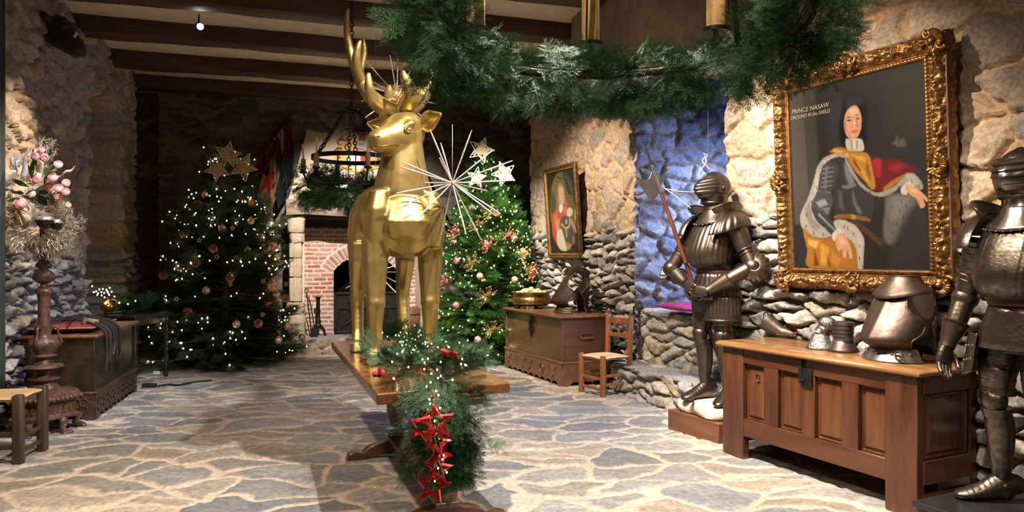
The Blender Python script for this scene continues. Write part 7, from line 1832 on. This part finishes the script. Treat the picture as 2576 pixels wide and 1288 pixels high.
# ================================================================ chandeliers
def chain(g,a,b,r=.022,w=.0055):
    a=Vector(a);b=Vector(b); L=(b-a).length; n=max(2,int(L/(r*1.55))); d=(b-a).normalized(); q=d.to_track_quat('X','Z')
    for i in range(n):
        c=a+d*L*(i+.5)/n; R=(q@Euler((PI/2*(i%2),0,0)).to_quaternion()).to_matrix(); g.torus(c,r*.62,w,10,5,R,sx=1.6)
CUPW=mat('candle_cup',(.62,.36,.13),.5,0,(.45,.24,.08),20)
def chandelier(label,c,R,zr,zlow,ztop,ncup,ang0,cupr,cuph,cupR,iron_w,glabel,nspr,sl,tube_r,seed,tmpl,hide=(),cand=.27,names=None,cuplift=0,near_thin=False,green=(.024,.075,.026)):
    c=Vector(c); t=thing('chandelier',label,'chandelier',(c.x,c.y,zr)); o=t.location
    def ringband(z,nm,rad,hh,th):
        g=G(); rings=[]
        for j in range(49):
            a=2*PI*j/48; rings.append([Vector((r*math.cos(a),r*math.sin(a),zz)) for r,zz in ((rad-th,z-hh/2),(rad+th,z-hh/2),(rad+th,z+hh/2),(rad-th,z+hh/2))])
        g.loft(rings,False); g.build(nm,IRON,t,40)
    ringband(0,'upper_ring',R,iron_w,.006); ringband(zlow-zr,'lower_ring',R*1.10,iron_w,.006)
    for k in range(6):
        a=ang0+2*PI*k/6; g=G(); d=Vector((math.cos(a),math.sin(a),0)); g.tube([d*R+Vector((0,0,.02)),d*R*1.04+Vector((0,0,(zlow-zr)*.5)),d*R*1.10+Vector((0,0,zlow-zr))],[(.005,iron_w*.45)]*3,6,up=(0,0,1)); g.build('upright_bar',IRON,t,30)
        g=G(); hub=Vector((0,0,ztop-zr)); chain(g,d*R+Vector((0,0,.02)),hub+d*.06,.026*(1 if R<.5 else 1.5)); g.build('chain',IRON,t,60)
    g=G(); g.torus((0,0,ztop-zr),.07,.010,18,6); chain(g,(0,0,ztop-zr+.02),(0,0,ZC-zr-.02),.026); g.build('hanging_chain',IRON,t,60)
    for k in range(ncup):
        a=ang0+.22+2*PI*k/ncup; d=Vector((math.cos(a),math.sin(a),0)); p=d*cupR+Vector((0,0,zlow-zr+.06+cuplift))
        g=G(); g.lathe([(.0,-.012),(cupr*1.45,-.010),(cupr*1.5,.006),(cupr*1.2,-.002),(0,-.002)],20,p); g.tube([d*R*1.08+Vector((0,0,zlow-zr)),p-Vector((0,0,.01))],.010,8); g.build('drip_pan',IRON,t,50)
        g=G(); g.lathe([(cupr*.95,0),(cupr,.01),(cupr,cuph),(cupr*.85,cuph+.004),(0,cuph-.01)],20,p); g.build('candle_cup',CUPW,t,40)
        if k in hide: continue
        w_=o+p+Vector((0,0,cuph-.008)); cd=thing('candle',f'white taper candle in {names[k]}','candle',w_); cd.rotation_euler=(.03*math.sin(k*2),.04*math.cos(k*3),0)
        g=G(); g.lathe([(cupr*.42,0),(cupr*.40,cand*.5),(cupr*.36,cand*.92),(cupr*.2,cand),(.001,cand+.002)],14); g.build('wax',WAX,cd,50); g=G(); g.tube([(0,0,cand),(.002,0,cand+.015)],.0018,5); g.build('wick',IRON,cd)
    rg2=np.random.default_rng(seed); P=[];D=[];S=[]
    gl_=thing('fir_garland',glabel,'garland',(c.x,c.y,zlow))
    for k in range(nspr):
        a=rg2.uniform(0,2*PI); lump=(1+.22*math.sin(3*a+seed)+.2*math.sin(7*a))*(.45 if (near_thin and math.sin(a)<-.55) else 1); b=rg2.uniform(0,2*PI); rr=tube_r*rg2.uniform(.1,.75)*lump
        d=np.array((math.cos(a),math.sin(a),0)); p=d*(R*1.08+rr*math.cos(b))+np.array((0,0,rr*math.sin(b)-.02)); tg=np.array((-math.sin(a),math.cos(a),0))
        v=d*(math.cos(b)*.8+rg2.uniform(-.3,.3))+tg*rg2.uniform(-1.2,1.2)+np.array((0,0,math.sin(b)*.8-.45+rg2.uniform(-.3,.3)))
        q_=near_thin and math.sin(a)<-.45
        if q_: v[2]=abs(v[2])
        P.append(p);D.append(v);S.append(sl*rg2.uniform(.7,1.25)*(.6 if q_ else 1))
    g=G(); g.torus((0,0,0),R*1.08,tube_r*.10,48,8); g.build('stem',BARK,gl_,60)
    foliage('foliage',gl_,P,D,S,tmpl,green,roll=1.2)
    return t
chandelier('black iron chandelier ring with chains hanging before the fireplace hood',(-1.568,7.2,0),.38,2.405,2.13,2.89,6,-.22,.024,.125,.475,.042,'fir garland round the small chandelier before the fireplace',540,.16,.145,21,SPR_FAR,
 names=[f'the {w} cup of the small chandelier before the fireplace' for w in ('rightmost','rear right','rear left','leftmost','front left','front right')],cand=.16,cuplift=.08)
chandelier('large chandelier ring with fir garland hanging close overhead',(.375,2.75,0),.635,2.85,2.30,3.6,8,PI/2-.22-PI/4,.042,.22,.76,.045,'thick fir garland of the large chandelier at the top of the photo',1200,.165,.125,33,SPR_NEAR,
 names=[f'the {w} cup of the large overhead chandelier' for w in ('rear right','rearmost','rear left','left','front left','foremost','front right','right')],cuplift=.10,near_thin=True,green=(.034,.105,.036))
cord('loose blue string hanging from the large overhead garland',[at(2003,105,2.72),at(2000,128,2.70),at(1996,150,2.71),at(2004,166,2.70)],.0035,m=mat('blue_string',(.03,.10,.62),.5))
# ================================================================ odds and ends on walls and floor
hd_o=Vector((*wl(7.05),0))+Vector((.10,0,3.52)); ch_=thing('beast_carving','black carved beast head mounted high on the left wall under the beam','wall carving',hd_o,-.24); g=G()
ell_path(g,[((-.02,0,.10),(0,.10,0),(0,0,.12)),((.08,-.01,.08),(0,.13,0),(0,0,.15)),((.18,-.02,.02),(0,.12,0),(0,0,.14)),((.26,-.03,-.06),(0,.095,0),(0,0,.11)),((.33,-.03,-.13),(0,.06,0),(0,0,.065)),((.35,-.03,-.15),(0,.03,0),(0,0,.03))],18,2.3)
for sg in (-1,1):
    g.ball((.20,sg*.10-.02,.09),(.05,.03,.03),10,8); g.tube([(.06,sg*.10,.12),(.05,sg*.17,.18),(.02,sg*.19,.22)],[.04,.035,.01],8)
for k in range(6): g.torus((.0+.05*k,-.0,.085-.038*k),.125-.010*k,.016,18,6,Matrix.Rotation(PI/2+.5,3,'Y'))
remesh_build(g,'head',mat('carved_black',(.014,.012,.011),.6,0,(.03,.025,.022),20,bump=.006),ch_,.010,2); g=G(); g.tube([(.30,-.09,-.02),(.36,-.10,.04),(.40,-.10,-.02),(.45,-.10,-.08)],[.012,.02,.022,.006],8); g.build('tusk',mat('tusk_ivory',(.45,.40,.38),.5),ch_,60)
LAMPE=mat('lamp_glow',(1,.95,.85),.3,emit=(1,.93,.82),es=60)
def spotlamp(label,loc,tgt):
    t=thing('spotlight',label,'spotlight',loc); t.rotation_euler=(Vector(tgt)-Vector(loc)).to_track_quat('-Z','Y').to_euler(); g=G(); g.lathe([(.0,.09),(.030,.085),(.034,.07),(.036,-.02),(.033,-.02),(.03,.0),(.0,.0)],18); g.build('housing',IRON,t,40)
    g=G(); g.lathe([(0,-.004),(.029,-.004),(.029,-.008),(0,-.012)],18); g.build('lens',LAMPE,t,40); g=G(); g.tube([(0,0,.07),(0,.05,.09),(0,.10,.09)],.008,6); g.build('bracket',IRON,t,60)
spotlamp('small glaring spotlight on the ceiling beam at the upper left',at(503,66,7.38),(-.6,3.5,1.6))
spotlamp('small dark spotlight under the ceiling beam behind the stag\'s antlers',at(985,98,7.70),(-2.0,11.0,1.5))
cb_=thing('cable','black cable lying on the floor behind the dark left chest','cable',(-4.05,8.1,.02)); g=G(); P=cr([(.0,0,0),(.12,-.05,.0),(.22,.08,0),(.35,.05,0),(.42,.20,.0),(.60,.35,.0)],6); g.tube(P,.012,8); g.build('cable_run',DARKC,cb_,180); g=G(); g.box((.08,-.05,.012),(.14,.07,.045)); g.build('plug_block',DARKC,cb_,30,bevel=.006)
tg_=on(394,941,.02); t=thing('paper_tag','small white paper tag on the floor at the left fir tree\'s foot','tag',tg_); t.rotation_euler=(.4,.1,.3); g=G(); g.box((0,0,.018),(.075,.002,.045)); g.build('card',mat('paper',(.75,.75,.75),.7),t,0); g=G(); g.tube([(0,0,.04),(.02,.02,.06)],.0015,5); g.build('loop',CORD,t)
# ================================================================ lamps
def spot(name,loc,tgt,power,col,ang=60,blend=.6,rad=.04):
    l=bpy.data.lights.new(name,'SPOT'); l.energy=power; l.color=col; l.spot_size=math.radians(ang); l.spot_blend=blend; l.shadow_soft_size=rad
    o=bpy.data.objects.new(name,l); COL.objects.link(o); o.location=loc
    o.rotation_euler=(Vector(tgt)-Vector(loc)).to_track_quat('-Z','Y').to_euler(); return o
def area(name,loc,tgt,power,col,sx,sy):
    l=bpy.data.lights.new(name,'AREA'); l.energy=power; l.color=col; l.shape='RECTANGLE'; l.size=sx; l.size_y=sy
    o=bpy.data.objects.new(name,l); COL.objects.link(o); o.location=loc
    o.rotation_euler=(Vector(tgt)-Vector(loc)).to_track_quat('-Z','Y').to_euler(); return o
def point(name,loc,power,col,rad=.05):
    l=bpy.data.lights.new(name,'POINT'); l.energy=power; l.color=col; l.shadow_soft_size=rad
    o=bpy.data.objects.new(name,l); COL.objects.link(o); o.location=loc; return o
WARM=(1,.80,.60); NEUT=(1,.91,.83); COOL=(.93,.95,1.0)
E=1.0
spot('lamp_table',(.30,3.85,3.78),(-.45,4.6,0),800,NEUT,105,.5,.03)
spot('lamp_room',(-1.9,3.2,3.7),(-2.2,5.3,0),420,WARM,84,.9,.05)
spot('lamp_floor_front',(.9,3.95,3.75),(.8,4.8,0),270,NEUT,95,.7,.03)
spot('lamp_painting',(.15,4.15,3.72),(2.2,5.2,1.55),700,WARM,66,.7,.03)
spot('lamp_wall_pool',(.35,5.1,3.7),(1.9,6.0,2.05),330,(1,.86,.70),44,.7,.03)
spot('lamp_knight',(-.1,5.0,3.72),(1.70,6.0,1.5),350,NEUT,50,.7,.03)
spot('lamp_recess_wall',(-.5,7.4,3.7),(1.0,9.2,1.3),620,WARM,72,.7,.03)
spot('lamp_right_tree',(-.7,7.75,3.72),(-.25,10.2,1.2),900,NEUT,55,.7,.03)
spot('lamp_fireplace',(-1.9,7.9,3.72),(-2.3,11.4,1.5),1100,NEUT,56,.7,.03)
spot('lamp_left_wall',(-2.9,6.9,3.68),(-4.25,6.2,2.1),380,WARM,44,1.0,.03)
spot('lamp_left_low',(-2.4,5.2,3.68),(-4.2,6.9,.7),420,COOL,50,.7,.03)
spot('fill_garland',(-.9,.9,3.7),(.35,3.1,2.35),190,NEUT,60,.8,.05)  # added fill without a known fixture, brightens the garland needles
spot('lamp_deer',(-.65,2.3,3.65),(-.85,5.1,1.9),180,NEUT,40,.6,.03)
spot('lamp_chest',(.9,3.0,3.72),(2.15,4.4,.7),300,WARM,60,.7,.03)
ad_=area('daylight',wc+Vector((-.35,-.12,0)),(1.6,8.3,1.2),48,(.34,.48,1.0),1.0,1.5); ad_.data.spread=math.radians(110)
spot('daylight_step',(2.35,6.95,2.75),(.75,6.7,.0),110,(.45,.6,1.0),56,.8,.1)
for k,(x,y) in enumerate(((-1.0,-.5),(2.4,.0),(.6,1.2))):
    spot('fill_rear',(x,y,3.7),(x,y+.3,0),260,WARM,120,.9,.08)  # added fill behind the camera, lights the rear walls for the gold's reflections
